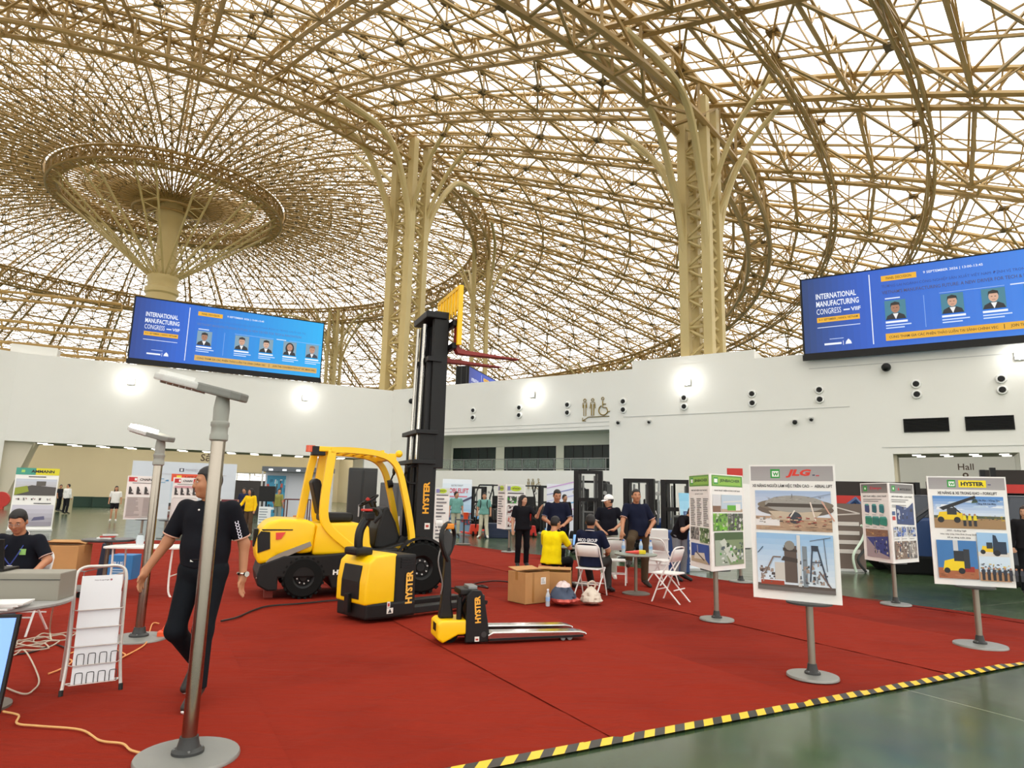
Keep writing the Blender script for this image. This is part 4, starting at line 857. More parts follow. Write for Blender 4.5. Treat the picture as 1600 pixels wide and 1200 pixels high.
for y_ in (-.06, .34-.02):
    mb = MB(); mb.prism([(.44, .05), (.44, .1), (.5, .125), (1.5, .10), (1.58, .085), (1.6, .06), (1.58, .045), (.5, .04)], y_, y_+.16); mb.build('fork', CF, pj, bevel=.012)
    mb = MB(); mb.bb((.46, y_-.003, .035), (1.55, y_+.163, .06)); mb.build('fork_underside', BLACK, pj)
    mb = MB(); mb.cyl((1.4, y_+.03, .035), (1.4, y_+.13, .035), .035, n=12); mb.build('fork_roller', GREY, pj)
    mb = MB(); mb.cyl((1.32, y_+.03, .03), (1.32, y_+.13, .03), .03, n=12); mb.build('fork_roller', GREY, pj)
mb = MB(); mb.prism([(-.06, .25), (-.04, .42), (-.02, .8), (-.02, .9), (.04, .9), (.05, .8), (.07, .42), (.1, .25)], .11, .23); mb.build('tiller_arm', BLACKP, pj, bevel=.02)
mb = MB()
mb.tube(cr([(.01, .12, .85), (-.06, .08, .98), (-.09, .06, 1.1), (-.06, .1, 1.2), (.01, .17, 1.25), (.08, .24, 1.2), (.11, .28, 1.1), (.08, .26, .98), (.01, .22, .85)], 5), .024, 8); mb.build('handle_loop', BLACKP, pj, smooth=True)
mb = MB(); mb.prism([(-.05, .95), (-.06, 1.12), (0, 1.2), (.06, 1.12), (.05, .95), (.0, .88)], .13, .21); mb.build('tiller_head', DGREY, pj, bevel=.02)
mb = MB(); mb.bb((-.04, .12, 1.19), (.07, .22, 1.25)); mb.build('butterfly_switch', mat('orange_switch', '#e08a1a', .4), pj, bevel=.012)
mb = MB(); mb.tube(cr([(-.06, .1, 1.05), (-.1, .1, .85), (-.04, .12, .62), (-.05, .14, .5)], 5), .008, 5); mb.build('control_cable', GREY, pj)
hyster_text(pj, (.365, -.032, .22), (-.06, 0, 1), (-1, 0, -.06), .28, .066, '#f5b53c')
P = Print(.0006); P.rect(0, 0, .05, .05, '#e9e6dc'); P.rect(.01, .012, .04, .03, '#b8382c'); P.build('warning_label', pj, frame((.3, -.032, .03), (1, 0, 0), (0, 0, 1)))
mb = MB(); mb.cyl((.4, -.036, .1), (.4, -.03, .1), .03, n=16); mb.build('key_switch', DGREY, pj)
# ------------------------------------------------------------------ people: smooth bodies grown from joints
def nets(D, o, h):
    S = D < 0; sh = tuple(n-1 for n in D.shape); cnt = np.zeros(sh, np.int8); pos = np.zeros(sh+(3,), np.float32)
    C8 = [(i, j, k) for i in (0, 1) for j in (0, 1) for k in (0, 1)]
    def sl(c): return tuple(slice(c[a], D.shape[a]-1+c[a]) for a in range(3))
    for c in C8:
        for ax in range(3):
            if c[ax]: continue
            d = list(c); d[ax] = 1; A = D[sl(c)]; B = D[sl(d)]; m = (A < 0) != (B < 0)
            if not m.any(): continue
            t = A[m]/(A[m]-B[m]); q = np.tile(np.array(c, np.float32), (len(t), 1)); q[:, ax] += t; pos[m] += q; cnt[m] += 1
    act = cnt > 0; idx = -np.ones(sh, np.int32); n = int(act.sum()); idx[act] = np.arange(n)
    cell = np.argwhere(act).astype(np.float32); V = (cell+pos[act]/cnt[act][:, None])*h+np.array(o, np.float32); F = []
    for ax in range(3):
        u, v = [(1, 2), (2, 0), (0, 1)][ax]
        a = [slice(1, -1)]*3; b = [slice(1, -1)]*3; a[ax] = slice(0, -1); b[ax] = slice(1, None)
        Sa, Sb = S[tuple(a)], S[tuple(b)]; e = np.argwhere(Sa != Sb)
        if not len(e): continue
        fl_ = Sa[tuple(e.T)]; base = e.copy(); base[:, u] += 1; base[:, v] += 1
        def cid(du, dv): q = base.copy(); q[:, u] += du; q[:, v] += dv; return idx[tuple(q.T)]
        f = np.stack([cid(-1, -1), cid(0, -1), cid(0, 0), cid(-1, 0)], 1); f[~fl_] = f[~fl_][:, ::-1]; F.append(f)
    return V, np.concatenate(F)
def sdf_mesh(name, prims, vox, m, k=.03):
    lo = np.array([9e9]*3); hi = -lo
    for p in prims:
        for c, r in p['b']: lo = np.minimum(lo, np.array(c)-r); hi = np.maximum(hi, np.array(c)+r)
    lo -= vox*3; hi += vox*3; n = np.ceil((hi-lo)/vox).astype(int)+1
    D = np.full(tuple(n), .5, np.float32)
    for p in prims:
        l = np.min([np.array(c)-r for c, r in p['b']], 0)-k-2*vox; h = np.max([np.array(c)+r for c, r in p['b']], 0)+k+2*vox
        i0 = np.maximum(0, ((l-lo)/vox).astype(int)); i1 = np.minimum(n, ((h-lo)/vox).astype(int)+2)
        ax = [lo[a]+np.arange(i0[a], i1[a])*vox for a in range(3)]
        X, Y, Z = np.meshgrid(*ax, indexing='ij'); Q = np.stack([X, Y, Z], -1).astype(np.float32)
        if p['t'] == 'c':
            a = np.array(p['a'], np.float32); ba = np.array(p['e'], np.float32)-a; t = np.clip(((Q-a)@ba)/max(1e-9, ba@ba), 0, 1)
            d = np.linalg.norm(Q-a-t[..., None]*ba, axis=-1)-(p['r']+(p['s']-p['r'])*t)
        else:
            q = (Q-np.array(p['c'], np.float32))@np.array(p['R'], np.float32).T; r = np.array(p['r'], np.float32)
            k0 = np.linalg.norm(q/r, axis=-1); k1 = np.linalg.norm(q/(r*r), axis=-1)+1e-9; d = k0*(k0-1)/k1
        for (pt, nn) in p['cut']: d = np.maximum(d, (Q-np.array(pt, np.float32))@np.array(nn, np.float32))
        s = tuple(slice(i0[a], i1[a]) for a in range(3)); A = D[s]; kk = p['k'] if p['k'] is not None else k
        if p['sub']: D[s] = np.maximum(A, -d); continue
        hh = np.clip(.5+.5*(A-d)/kk, 0, 1); D[s] = A*(1-hh)+d*hh-kk*hh*(1-hh)
    V, F = nets(D, lo, vox)
    me = bpy.data.meshes.new(name); me.from_pydata(V.tolist(), [], F.tolist()); me.polygons.foreach_set('use_smooth', [True]*len(F)); me.materials.append(m); return me
def cone(a, e, r, s=None, cut=(), k=None):
    s = r if s is None else s; return dict(t='c', a=tuple(a), e=tuple(e), r=r, s=s, cut=cut, k=k, sub=False, b=[(tuple(a), r), (tuple(e), s)])
def ell(c, r, R=((1, 0, 0), (0, 1, 0), (0, 0, 1)), cut=(), k=None, sub=False): return dict(t='e', c=tuple(c), r=r, R=R, cut=cut, k=k, sub=sub, b=[(tuple(c), max(r))])
V3 = lambda *a: Vector(a)
def stand():
    """joints of a standing figure, 1.72 m, facing -Y; l = figure's left (+X)"""
    J = dict(pelvis=V3(0, 0, .95), waist=V3(0, 0, 1.10), chest=V3(0, .01, 1.29), neck=V3(0, .015, 1.46), head=V3(0, -.01, 1.595), face=V3(0, -1, 0), hup=V3(0, 0, 1))
    for s, n in ((1, 'l'), (-1, 'r')):
        J['sh'+n] = V3(s*.185, .01, 1.405); J['el'+n] = V3(s*.245, .03, 1.13); J['wr'+n] = V3(s*.265, -.05, .89); J['hd'+n] = V3(0, -.25, -1)
        J['hp'+n] = V3(s*.095, 0, .92); J['kn'+n] = V3(s*.105, -.015, .5); J['an'+n] = V3(s*.11, .03, .085); J['to'+n] = V3(s*.13, -.14, .035)
    return J
def ik(a, c, l1, l2, pole):
    """middle joint of a two-bone limb from a to c, bending toward pole"""
    d = c-a; L = min(d.length, (l1+l2)*.999); dn = d.normalized(); x = (l1*l1-l2*l2+L*L)/(2*L); h = math.sqrt(max(0, l1*l1-x*x)); p = pole-dn*pole.dot(dn); return a+dn*x+p.normalized()*h
SKIN = {}
def skinm(c='#c18a68'): return mat('skin_'+c.strip('#'), c, .55, noise=.06, scale=25)
def cloth(c): return mat('cloth_'+c.strip('#'), c, .85, noise=.12, scale=14, bump=.25, spec=.15)
def person(label, loc, rz, J, h=1.72, vox=.016, skin='#c18a68', shirt='#16182a', pants='#1d2126', shoe='#1a1a1a', hair='#15110f', sleeve='short', bottom='trousers', collar=None, trim=None, cap=None, longhair=False, glasses=False, group=None, fingers=True, belly=0., cat='person', tuck=False, sole=None):
    q = h/1.72; J = {k: (v*q if k not in ('face', 'hup', 'hdl', 'hdr') else v.normalized()) for k, v in J.items()}
    t = thing('person', label, cat, loc if len(loc) > 2 else (*loc, .012), rz, group); sk = skinm(skin)
    f = J['face']; u = J['hup']; u = (u-f*u.dot(f)).normalized(); r = f.cross(u)   # r = figure's left... right-handed: f x u
    def H(a, b, c): return J['head']+(r*a+u*b+f*c)*q
    RM = ((r.x, r.y, r.z), (u.x, u.y, u.z), (f.x, f.y, f.z))
    E = lambda a, b, c, x, y, z, **kw: ell(H(a, b, c), (x*q, y*q, z*q), RM, **kw)
    sx = (J['shl']-J['shr']).normalized(); hxv = (J['hpl']-J['hpr']).normalized(); B = []
    B += [E(0, .022, -.01, .074, .104, .093), E(0, -.055, .02, .054, .062, .062), E(0, -.02, .035, .06, .06, .05), cone(H(0, .018, .086), H(0, -.022, .1), .009*q, .014*q, k=.012), E(.037, -.02, .058, .026, .024, .024), E(-.037, -.02, .058, .026, .024, .024), E(0, -.088, .058, .024, .018, .022), E(0, -.053, .078, .026, .013, .012, k=.012), cone(H(-.045, .034, .073), H(.045, .034, .073), .012*q, k=.015)]
    for s in (-1, 1): B.append(E(s*.077, -.005, -.008, .012, .032, .02, k=.01))
    B.append(cone(H(0, -.06, -.022), J['neck'], .05*q, .054*q)); B.append(cone(J['neck'], J['chest'], .05*q, .075*q)); B.append(cone(J['shr']-V3(0, 0, .02), J['shl']-V3(0, 0, .02), .04*q)); B.append(cone(J['chest'], J['pelvis'], .1*q, .1*q)); 
    hands = []
    for n in ('l', 'r'):
        sh, el, wr = J['sh'+n], J['el'+n], J['wr'+n]
        B += [cone(sh, el, .05*q, .04*q), cone(el, wr, .041*q, .027*q), cone(J['hp'+n], J['kn'+n], .075*q, .05*q), cone(J['kn'+n], J['an'+n], .05*q, .035*q), cone(J['an'+n], J['to'+n], .034*q, .025*q)]
        d = J['hd'+n]; fa = (wr-el).normalized(); side = d.cross(V3(0, 0, 1) if abs(d.z) < .9 else V3(0, 1, 0) if n == 'l' else V3(0, -1, 0)).normalized()
        if 'pl'+n in J: side = J['pl'+n].normalized()
        nn = d.cross(side).normalized(); p1 = wr+d*.075*q
        B += [cone(wr, wr+d*.03*q, .027*q, .03*q)]
        for i in range(4):
            o_ = (i-1.5)*.0195*q; b = p1+side*o_; L = (.036, .043, .041, .031)[i]*q*1.05; c1 = b+d*L+nn*.006*q; c2_ = c1+(d*.85+nn*.55)*L*.85
            B.append(cone(wr+side*o_*.7+d*.02*q, b, .0145*q, .0115*q, k=.012))
            if fingers: B += [cone(b, c1, .0098*q, .0088*q, k=.006), cone(c1, c2_, .0088*q, .0075*q, k=.006)]
        tb = wr+d*.02*q-side*.026*q; B += [cone(tb, tb+(d*.65-side*.75).normalized()*.04*q, .014*q, .011*q, k=.01), cone(tb+(d*.65-side*.75).normalized()*.04*q, tb+(d*.65-side*.75).normalized()*.04*q+(d*.9-side*.25+nn*.2).normalized()*.032*q, .0105*q, .0085*q, k=.006)]
    link('body', sdf_mesh('body', B, vox, sk, .025*q), None, t)
    # clothes
    sc = cloth(shirt); S = [cone(J['shr']-V3(0, 0, .012)+sx*.03, J['shl']-V3(0, 0, .012)-sx*.03, .06*q), cone(J['neck']-V3(0, 0, .04), J['chest'], .062*q, .1*q, k=.06)]
    hem = J['pelvis']+(J['pelvis']-J['waist']).normalized()*(.06 if not tuck else -.03)*q; hn = (J['pelvis']-J['waist']).normalized()
    for s in (-1, 1):
        S.append(cone(J['chest']+V3(0, 0, .03)+sx*s*.075*q, J['waist']+hxv*s*.062*q, .108*q, (.108+belly*.6)*q, k=.05)); S.append(cone(J['waist']+hxv*s*.062*q, J['pelvis']-hn*-.05*q+hxv*s*.066*q, (.108+belly*.6)*q, (.114 if tuck else .138)*q, cut=[(hem, hn)], k=.05))
    if belly: S.append(cone(J['waist']+f*.03*q-hn*.02, J['pelvis']+f*.02*q, (.1+belly)*q, .09*q, cut=[(hem, hn)], k=.08))
    for n in ('l', 'r'):
        sh, el, wr = J['sh'+n], J['el'+n], J['wr'+n]
        if sleeve == 'long': S += [cone(sh, el, .06*q, .052*q), cone(el, wr, .052*q, .04*q, cut=[(wr-(wr-el).normalized()*.01, (wr-el).normalized())])]
        else:
            a = (el-sh).normalized(); e = sh.lerp(el, .82); S.append(cone(sh, e+a*.06*q, .064*q, .062*q, cut=[(e, a)]))
            if trim:
                mb = MB(); uu = a.orthogonal().normalized(); w = a.cross(uu); mb.tube([tuple(e-a*.006*q+(uu*math.cos(2*PI*i/16)+w*math.sin(2*PI*i/16))*.0615*q) for i in range(16)], .006*q, 6, closed=True); mb.build('sleeve_trim', mat('cloth_'+trim.strip('#'), trim, .8), t, smooth=True)
    so = link('shirt', sdf_mesh('shirt', S, vox, sc, .035*q), None, t)
    if collar:
        nk = J['neck']; ax = (J['head']-nk).normalized(); fr = (f-ax*f.dot(ax)).normalized(); ri_ = ax.cross(fr)
        mb = MB(); V = []; n = 18
        for j, (rr, zz) in enumerate(((.062, .05), (.078, .014), (.083, .004), (.066, .036))):
            for i in range(n):
                a = rad(28)+(2*PI-rad(56))*i/(n-1); dv = fr*math.cos(a)+ri_*math.sin(a); V.append(tuple(nk+dv*rr*q+ax*(zz-.02-.028*max(0, math.cos(a)))*q))
        F = [(j*n+i, j*n+i+1, (j+1) % 4*n+i+1, (j+1) % 4*n+i) for j in range(4) for i in range(n-1)]
        mb.add(V, F); mb.build('collar', cloth(shirt), t, smooth=True)
        mb = MB(); mb.tube([V[n+i] for i in range(n)], .0065*q, 5); mb.build('collar_trim', mat('cloth_'+collar.strip('#'), collar, .8), t, smooth=True)
    pc = cloth(pants); Pn = [cone(J['pelvis']-hxv*.06*q, J['pelvis']+hxv*.06*q, .122*q)]
    for n in ('l', 'r'):
        hp, kn, an = J['hp'+n], J['kn'+n], J['an'+n]; a = (an-kn).normalized()
        if bottom == 'shorts': e = hp.lerp(kn, .75); Pn.append(cone(hp, kn, .095*q, .085*q, cut=[(e, (kn-hp).normalized())]))
        elif bottom == 'skirt': Pn.append(cone(hp, kn.lerp(hp, .2), .1*q, .11*q))
        else: Pn += [cone(hp, kn, .096*q, .07*q), cone(kn, an+a*.05*q, .07*q, .062*q, cut=[(an-a*.015*q, a)])]
    Pn[0]['cut'] = [(J['pelvis']+(J['waist']-J['pelvis']).normalized()*(.075 if tuck else .03)*q, (J['waist']-J['pelvis']).normalized())]
    link({'trousers': 'trousers', 'shorts': 'shorts', 'skirt': 'skirt'}[bottom], sdf_mesh('trousers', Pn, vox, pc, .04*q), None, t)
    for n in ('l', 'r'):
        an, to = J['an'+n], J['to'+n]; d = (to-an); up_ = V3(0, 0, 1) if 'soft' not in J else V3(0, 0, 1)
        back = an-d.normalized()*.03*q; fl_ = to-V3(0, 0, 0)
        sole_n = d.cross(d.cross(V3(0, 0, 1))).normalized()
        if sole_n.z > 0: sole_n = -sole_n
        bot = to+sole_n*.033*q
        Sh = [cone(back-V3(0, 0, .0), an+d*.35, .046*q, .043*q), cone(an+d*.35+sole_n*.0, to+d.normalized()*.035*q, .046*q, .036*q)]
        if d.z > -.5*d.length: 
            for s_ in Sh: s_['cut'] = [(bot, tuple(sole_n))]
        link('shoe', sdf_mesh('shoe', Sh, vox*.8, mat('leather_'+shoe.strip('#'), shoe, .5), .02*q), None, t)
        if sole:
            mb = MB(); mb.ball(tuple(to+d.normalized()*.05*q+sole_n*.018*q), (.028*q, .03*q, .018*q), 10); mb.build('shoe_toe_cap', mat('sole_white', sole, .5), t, smooth=True)
    # hair / cap / face
    hp_ = H(0, 0, 0)+(u*-.622+f*.783)*.0139*q; hn_ = (u*-.622+f*.783)
    hm = mat('hair_'+hair.strip('#'), hair, .6, noise=.3, scale=60)
    Hs = [E(0, .028, -.013, .0795, .107, .1, cut=[(tuple(H(0, .068, .08)), tuple((-u*.97-f*.1).normalized()))]), E(0, .024, -.013, .0815, .107, .099, cut=[(tuple(H(0, 0, .022)), tuple((f*.96-u*.26).normalized())), (tuple(H(0, -.045, 0)), tuple((-u*.9+f*.3).normalized()))])]
    if longhair: Hs += [cone(H(0, .0, -.05), H(0, -.2, -.07), .075*q, .06*q), cone(H(.06, 0, -.02), H(.07, -.2, -.02), .03*q, .03*q), cone(H(-.06, 0, -.02), H(-.07, -.2, -.02), .03*q, .03*q)]
    link('hair', sdf_mesh('hair', Hs, min(vox, .012), hm, .02), None, t)
    if cap:
        Cp = [E(0, .045, -.008, .088, .096, .106, cut=[(tuple(H(0, .03, 0)), tuple(-u))])]
        link('cap', sdf_mesh('cap', Cp, min(vox, .012), cloth(cap), .02), None, t)
        mb = MB(); n = 12; V = [tuple(H(.075*math.sin(a), .04-.015*abs(math.sin(a)), .085*math.cos(a)+.0)) for a in np.linspace(-1.3, 1.3, n)]+[tuple(H(.075*math.sin(a), .022-.02*abs(math.sin(a)), .09*math.cos(a)+.075)) for a in np.linspace(-1.1, 1.1, n)]
        mb.add(V, [(i, i+1, n+i+1, n+i) for i in range(n-1)]); o = mb.build('cap_visor', cloth(cap), t); md = o.modifiers.new('thick', 'SOLIDIFY'); md.thickness = .005
    dk = mat('dark_eye', '#1b1512', .3); ew = mat('eye_white', '#d9cfc6', .4); R4 = Matrix(((r.x, u.x, f.x), (r.y, u.y, f.y), (r.z, u.z, f.z)))
    for s in (-1, 1):
        if vox < .014:
            mb = MB(); mb.ball(H(s*.031, .013, .0805), (.0135*q, .006*q, .007*q), 10, M=R4); o = mb.build('eye', ew, t, smooth=True)
            mb = MB(); mb.ball(H(s*.031, .013, .0845), (.0058*q, .0056*q, .0048*q), 8, M=R4); mb.build('iris', dk, o, smooth=True)
        else: mb = MB(); mb.ball(H(s*.031, .013, .0815), (.012*q, .005*q, .008*q), 8, M=R4); mb.build('eye', dk, t, smooth=True)
        mb = MB(); mb.ball(H(s*.034, .034, .083), (.019*q, .0045*q, .006*q), 8, M=R4); mb.build('eyebrow', hm, t, smooth=True)
    mb = MB(); mb.ball(H(0, -.054, .0885), (.022*q, .0055*q, .006*q), 10, M=R4); mb.build('mouth', mat('lip_tone', '#8f4a42', .5), t, smooth=True)
    if glasses:
        mb = MB()
        for s in (-1, 1):
            mb.tube([tuple(H(s*.033+.022*math.cos(2*PI*i/14), .01+.015*math.sin(2*PI*i/14), .097)) for i in range(14)], .0018*q, 5, closed=True); mb.tube([tuple(H(s*.056, .014, .095)), tuple(H(s*.08, .01, 0))], .0016*q, 4)
        mb.tube([tuple(H(-.011, .012, .099)), tuple(H(.011, .012, .099))], .0018*q, 4); mb.build('spectacles', GREY, t)
    return t
# ------------------------------------------------------------------ walking man behind the lamp pole
J = stand(); J['face'] = V3(-.78, -.62, -.06); J['head'] += V3(-.015, -.03, 0)
for k in ('shl', 'shr'): J[k].y += -.02
J['chest'] += V3(0, -.02, 0); J['neck'] += V3(0, -.02, 0)
J['ell'] = V3(.27, .07, 1.13); J['wrl'] = V3(.29, .05, .89); J['hdl'] = V3(.0, -.15, -1); J['pll'] = V3(0, 1, 0)
J['elr'] = V3(-.29, -.03, 1.14); J['wrr'] = V3(-.385, -.12, .93); J['hdr'] = V3(-.15, -.3, -1); J['plr'] = V3(0, 1, 0)
J['hpl'] = V3(.095, -.01, .92); J['knl'] = V3(.085, -.09, .51); J['anl'] = V3(.10, -.12, .095); J['tol'] = V3(.12, -.28, .045)
J['hpr'] = V3(-.095, .01, .92); J['knr'] = V3(-.13, -.08, .50); J['anr'] = V3(-.07, .22, .21); J['tor'] = V3(-.10, .13, .07)
wm = person('man in black polo and dark trousers striding behind the steel lamp pole', (-2.36, 5.3), rad(-2), J, 1.73, .0085, skin='#b57c58', shirt='#15161c', pants='#14181d', shoe='#2a2622', collar='#c8b9ae', trim='#d3a38c', sole='#e8e4de', tuck=True, belly=.012)
def on(t, name, mb, m, smooth=True): return mb.build(name, m, t, smooth=smooth)
mb = MB(); mb.tube([(.29+.036*math.cos(2*PI*i/16), .052+.036*math.sin(2*PI*i/16), .915) for i in range(16)], .011, 6, closed=True); mb.cyl((.322, .03, .915), (.336, .022, .915), .021, n=14); on(wm, 'wristwatch', mb, CHROME)
mb = MB(); mb.tube([(.15*math.cos(2*PI*i/24), .005+.128*math.sin(2*PI*i/24), 1.03) for i in range(24)], .018, 6, closed=True); on(wm, 'belt', mb, BLACK)
mb = MB(); mb.box((-.02, -.128, 1.03), (.05, .012, .035)); on(wm, 'belt_buckle', mb, CHROME, False)
P = Print(.0004); P.text('CCCCCC', 0, 0, h=.03, w=.14, col='#e9e6f2', bold=.03); P.build('sleeve_print', wm, frame((.29, -.012, 1.19), (-.25, -.2, 1), (-.8, -.6, -.3)))
mb = MB(); mb.ball((-.015, -.137, 1.4), .008, 8); on(wm, 'button', mb, WPL)
# seated man with spectacles behind the table at far left
def sit(lean=0., knee=.46):
    J = stand(); dz = -.95+knee+.06
    for k in ('pelvis', 'waist', 'chest', 'neck', 'head', 'shl', 'shr', 'ell', 'elr', 'wrl', 'wrr', 'hpl', 'hpr'): J[k].z += dz
    for k, w in (('waist', .15), ('chest', .5), ('neck', 1), ('head', 1.4), ('shl', .85), ('shr', .85), ('ell', .7), ('elr', .7)): J[k].y -= lean*w
    for s, n in ((1, 'l'), (-1, 'r')): J['kn'+n] = V3(s*.15, -.42, knee+.04); J['an'+n] = V3(s*.15, -.40, .085); J['to'+n] = V3(s*.17, -.57, .035)
    return J
J = sit(.12, .47); J['face'] = V3(.12, -.9, -.42); J['hup'] = V3(0, -.3, 1)
J['ell'] = V3(.3, -.1, .78); J['wrl'] = V3(.3, -.33, .68); J['hdl'] = V3(-.1, -.6, -.75); J['elr'] = V3(-.27, -.18, .82); J['wrr'] = V3(-.12, -.4, .86); J['hdr'] = V3(.1, -1, -.1)
sm = person('seated man with spectacles and a lanyard at the far left table', (-5.2, 7.3, .008), rad(8), J, 1.72, .011, skin='#b9805e', shirt='#171a22', pants='#3d5064', shoe='#1d1d20', collar='#d8c6c0', trim='#c9a79a', glasses=True, belly=.03)
mb = MB(); mb.tube(cr([(-.07, -.11, .98), (-.075, -.23, .86), (.03, -.27, .74)], 5), .006, 5); mb.tube(cr([(.07, -.11, .98), (.075, -.23, .86), (.03, -.27, .74)], 5), .006, 5); on(sm, 'lanyard', mb, mat('blue_lanyard', '#2b3c86', .7))
mb = MB(); mb.box((.03, -.275, .69), (.05, .006, .1)); on(sm, 'name_badge', mb, WPL, False)
mb = MB(); mb.box((.1, -.205, .87), (.06, .006, .06)); on(sm, 'green_logo_patch', mb, mat('green_patch', '#8fc36a', .6), False)
# the group around the round table
NAVY = '#171c33'
J = sit(.1, .45); J['face'] = V3(-.25, -.95, -.15); J['ell'] = V3(.26, -.22, .74); J['wrl'] = V3(.12, -.48, .78); J['hdl'] = V3(-.2, -1, 0); J['elr'] = V3(-.26, -.22, .74); J['wrr'] = V3(-.12, -.46, .78); J['hdr'] = V3(.2, -1, 0)
person('person in a bright yellow shirt sitting with back turned', (.75, 11.75, .008), rad(148), J, 1.66, .014, shirt='#f5d90c', pants='#141414', skin='#b9825f')
J = sit(-.02, .47); J['face'] = V3(.1, -1, .0); J['knr'] = V3(-.12, -.46, .52); J['knl'] = V3(.22, -.4, .46); J['anl'] = V3(.3, -.78, .12); J['tol'] = V3(.33, -.93, .10)
J['ell'] = V3(.27, -.08, .72); J['wrl'] = V3(.2, -.34, .64); J['hdl'] = V3(-.2, -1, 0); J['elr'] = V3(-.27, -.08, .72); J['wrr'] = V3(-.15, -.34, .64); J['hdr'] = V3(.2, -1, 0)
mg = person('man in navy shirt lettered across the back, seated on a white folding chair', (1.38, 11.25, .008), rad(152), J, 1.72, .013, shirt=NAVY, pants='#3b3a38', collar='#d8cfc9', trim='#c9b0a6', skin='#b07a58')
P = Print(.0006); P.text('MICO GROUP', 0, 0, h=.055, w=.34, col='#eeeef2', bold=.03, align='c'); P.build('back_print', mg, frame((0, .158, .86), (-1, 0, 0), (0, .05, 1)))
J = stand(); J['face'] = V3(.1, -.9, -.25); J['ell'] = V3(.27, -.03, 1.14); J['wrl'] = V3(.10, -.26, 1.02); J['hdl'] = V3(-.7, -.6, -.2); J['elr'] = V3(-.27, -.03, 1.14); J['wrr'] = V3(-.09, -.26, 1.0); J['hdr'] = V3(.7, -.5, -.3)
vn = person('man in a dark V-neck polo standing behind the table with hands together', (.98, 13.7), rad(4), J, 1.72, .016, shirt='#14182c', pants='#17181c', collar='#3a3c50', trim='#7b7f95', skin='#b57e5e', belly=.02)
J = stand(); J['face'] = V3(-.95, -.3, -.1); J['ell'] = V3(.3, .05, 1.16); J['wrl'] = V3(.1, -.2, 1.0); J['hdl'] = V3(-.8, -.5, 0); J['elr'] = V3(-.28, .0, 1.14); J['wrr'] = V3(-.12, -.2, .97); J['hdr'] = V3(.6, -.5, -.3)
person('man in a white cap and dark polo with pale trousers', (2.02, 13.6), rad(-8), J, 1.64, .016, shirt='#15161f', pants='#aab3a6', shoe='#d8d4cc', cap='#f3f3ef', collar='#b4605a', trim='#e9e4dc', skin='#c08c6c')
J = stand(); J['face'] = V3(-.1, -.95, .05); 
for k in ('chest', 'neck', 'head', 'shl', 'shr'): J[k].x -= .05
J['ell'] = V3(.27, -.04, 1.14); J['wrl'] = V3(.08, -.28, 1.0); J['hdl'] = V3(-.6, -.3, -.7); J['elr'] = V3(-.33, -.07, 1.16); J['wrr'] = V3(-.42, -.28, .96); J['hdr'] = V3(-.3, -.4, -.8)
J['hpr'] = V3(-.1, 0, .92); J['knr'] = V3(-.3, -.38, .82); J['anr'] = V3(-.33, -.36, .46); J['tor'] = V3(-.4, -.52, .42)
lm = person('man in navy polo with one foot up, leaning an arm on his knee', (2.42, 12.5), rad(10), J, 1.75, .015, shirt='#151a2e', pants='#4b3d2c', shoe='#2a1d15', collar='#c56a5e', trim='#d8a999', skin='#b17a58')
P = Print(.0005); P.rect(0, 0, .012, .07, '#f0eeee'); P.build('sleeve_print', lm, frame((.3, -.11, 1.3), (1, .2, 0), (-.3, 0, 1)))
J = stand(); J['face'] = V3(-.6, -.6, -.5); J['hup'] = V3(-.2, -.5, .8)
for k, w in (('waist', .2), ('chest', .6), ('neck', 1.), ('head', 1.25), ('shl', .9), ('shr', .9)): J[k].y -= .3*w; J[k].z -= .12*w
J['ell'] = V3(.3, -.3, 1.02); J['wrl'] = V3(.02, -.42, 1.12); J['hdl'] = V3(-.8, 0, .5); J['elr'] = V3(-.3, -.4, 1.05); J['wrr'] = V3(-.1, -.5, 1.2); J['hdr'] = V3(.3, 0, .9)
bw = person('woman in a black top bending forward with long dark hair', (3.45, 13.6), rad(30), J, 1.62, .016, shirt='#17151a', pants='#7d8288', hair='#2a1c14', longhair=True, skin='#d0a184')
t = thing('shoulder_bag', 'black shoulder bag beside the bending woman', 'bag', (3.86, 13.3, .55), rad(30)); mb = MB(); mb.prism([(-.14, 0), (.16, 0), (.1, .3), (-.06, .3)], -.05, .05); mb.build('bag_body', BLACKP, t, bevel=.03); mb = MB(); mb.tube(cr([(-.05, 0, .28), (-.1, 0, .5), (-.12, -.04, .66), (0, 0, .5), (.08, 0, .28)], 4), .012, 5); mb.build('strap', BLACKP, t)
J = stand(); J['face'] = V3(.7, -.7, -.1); J['ell'] = V3(.3, -.2, 1.2); J['wrl'] = V3(.32, -.38, 1.4); J['hdl'] = V3(.3, -.4, .8); J['elr'] = V3(-.25, .02, 1.13)
person('woman all in black raising a hand beside the poster cube', (.32, 15.3), rad(15), J, 1.6, .018, shirt='#17171c', pants='#141418', hair='#1a120e', longhair=True, skin='#cf9f80')
J = stand(); J['face'] = V3(.5, -.8, 0)
person('man in dark suit with a white lanyard in the background', (1.95, 23.5), rad(15), J, 1.68, .022, shirt='#1a1a1e', pants='#18181b', sleeve='long', skin='#b88668', fingers=False)
TEAL = '#6d9d95'
J = stand(); J['face'] = V3(.75, -.6, 0)
person('man in teal work shirt looking right before the blue banner', (-2.05, 26.0), rad(10), J, 1.7, .022, shirt=TEAL, pants='#b5b39c', skin='#b98668', fingers=False)
J = stand(); J['face'] = V3(-.05, -1, -.1); J['anl'] = V3(.16, -.08, .085); J['tol'] = V3(.2, -.24, .04); J['anr'] = V3(-.15, .08, .085); J['tor'] = V3(-.2, -.06, .04)
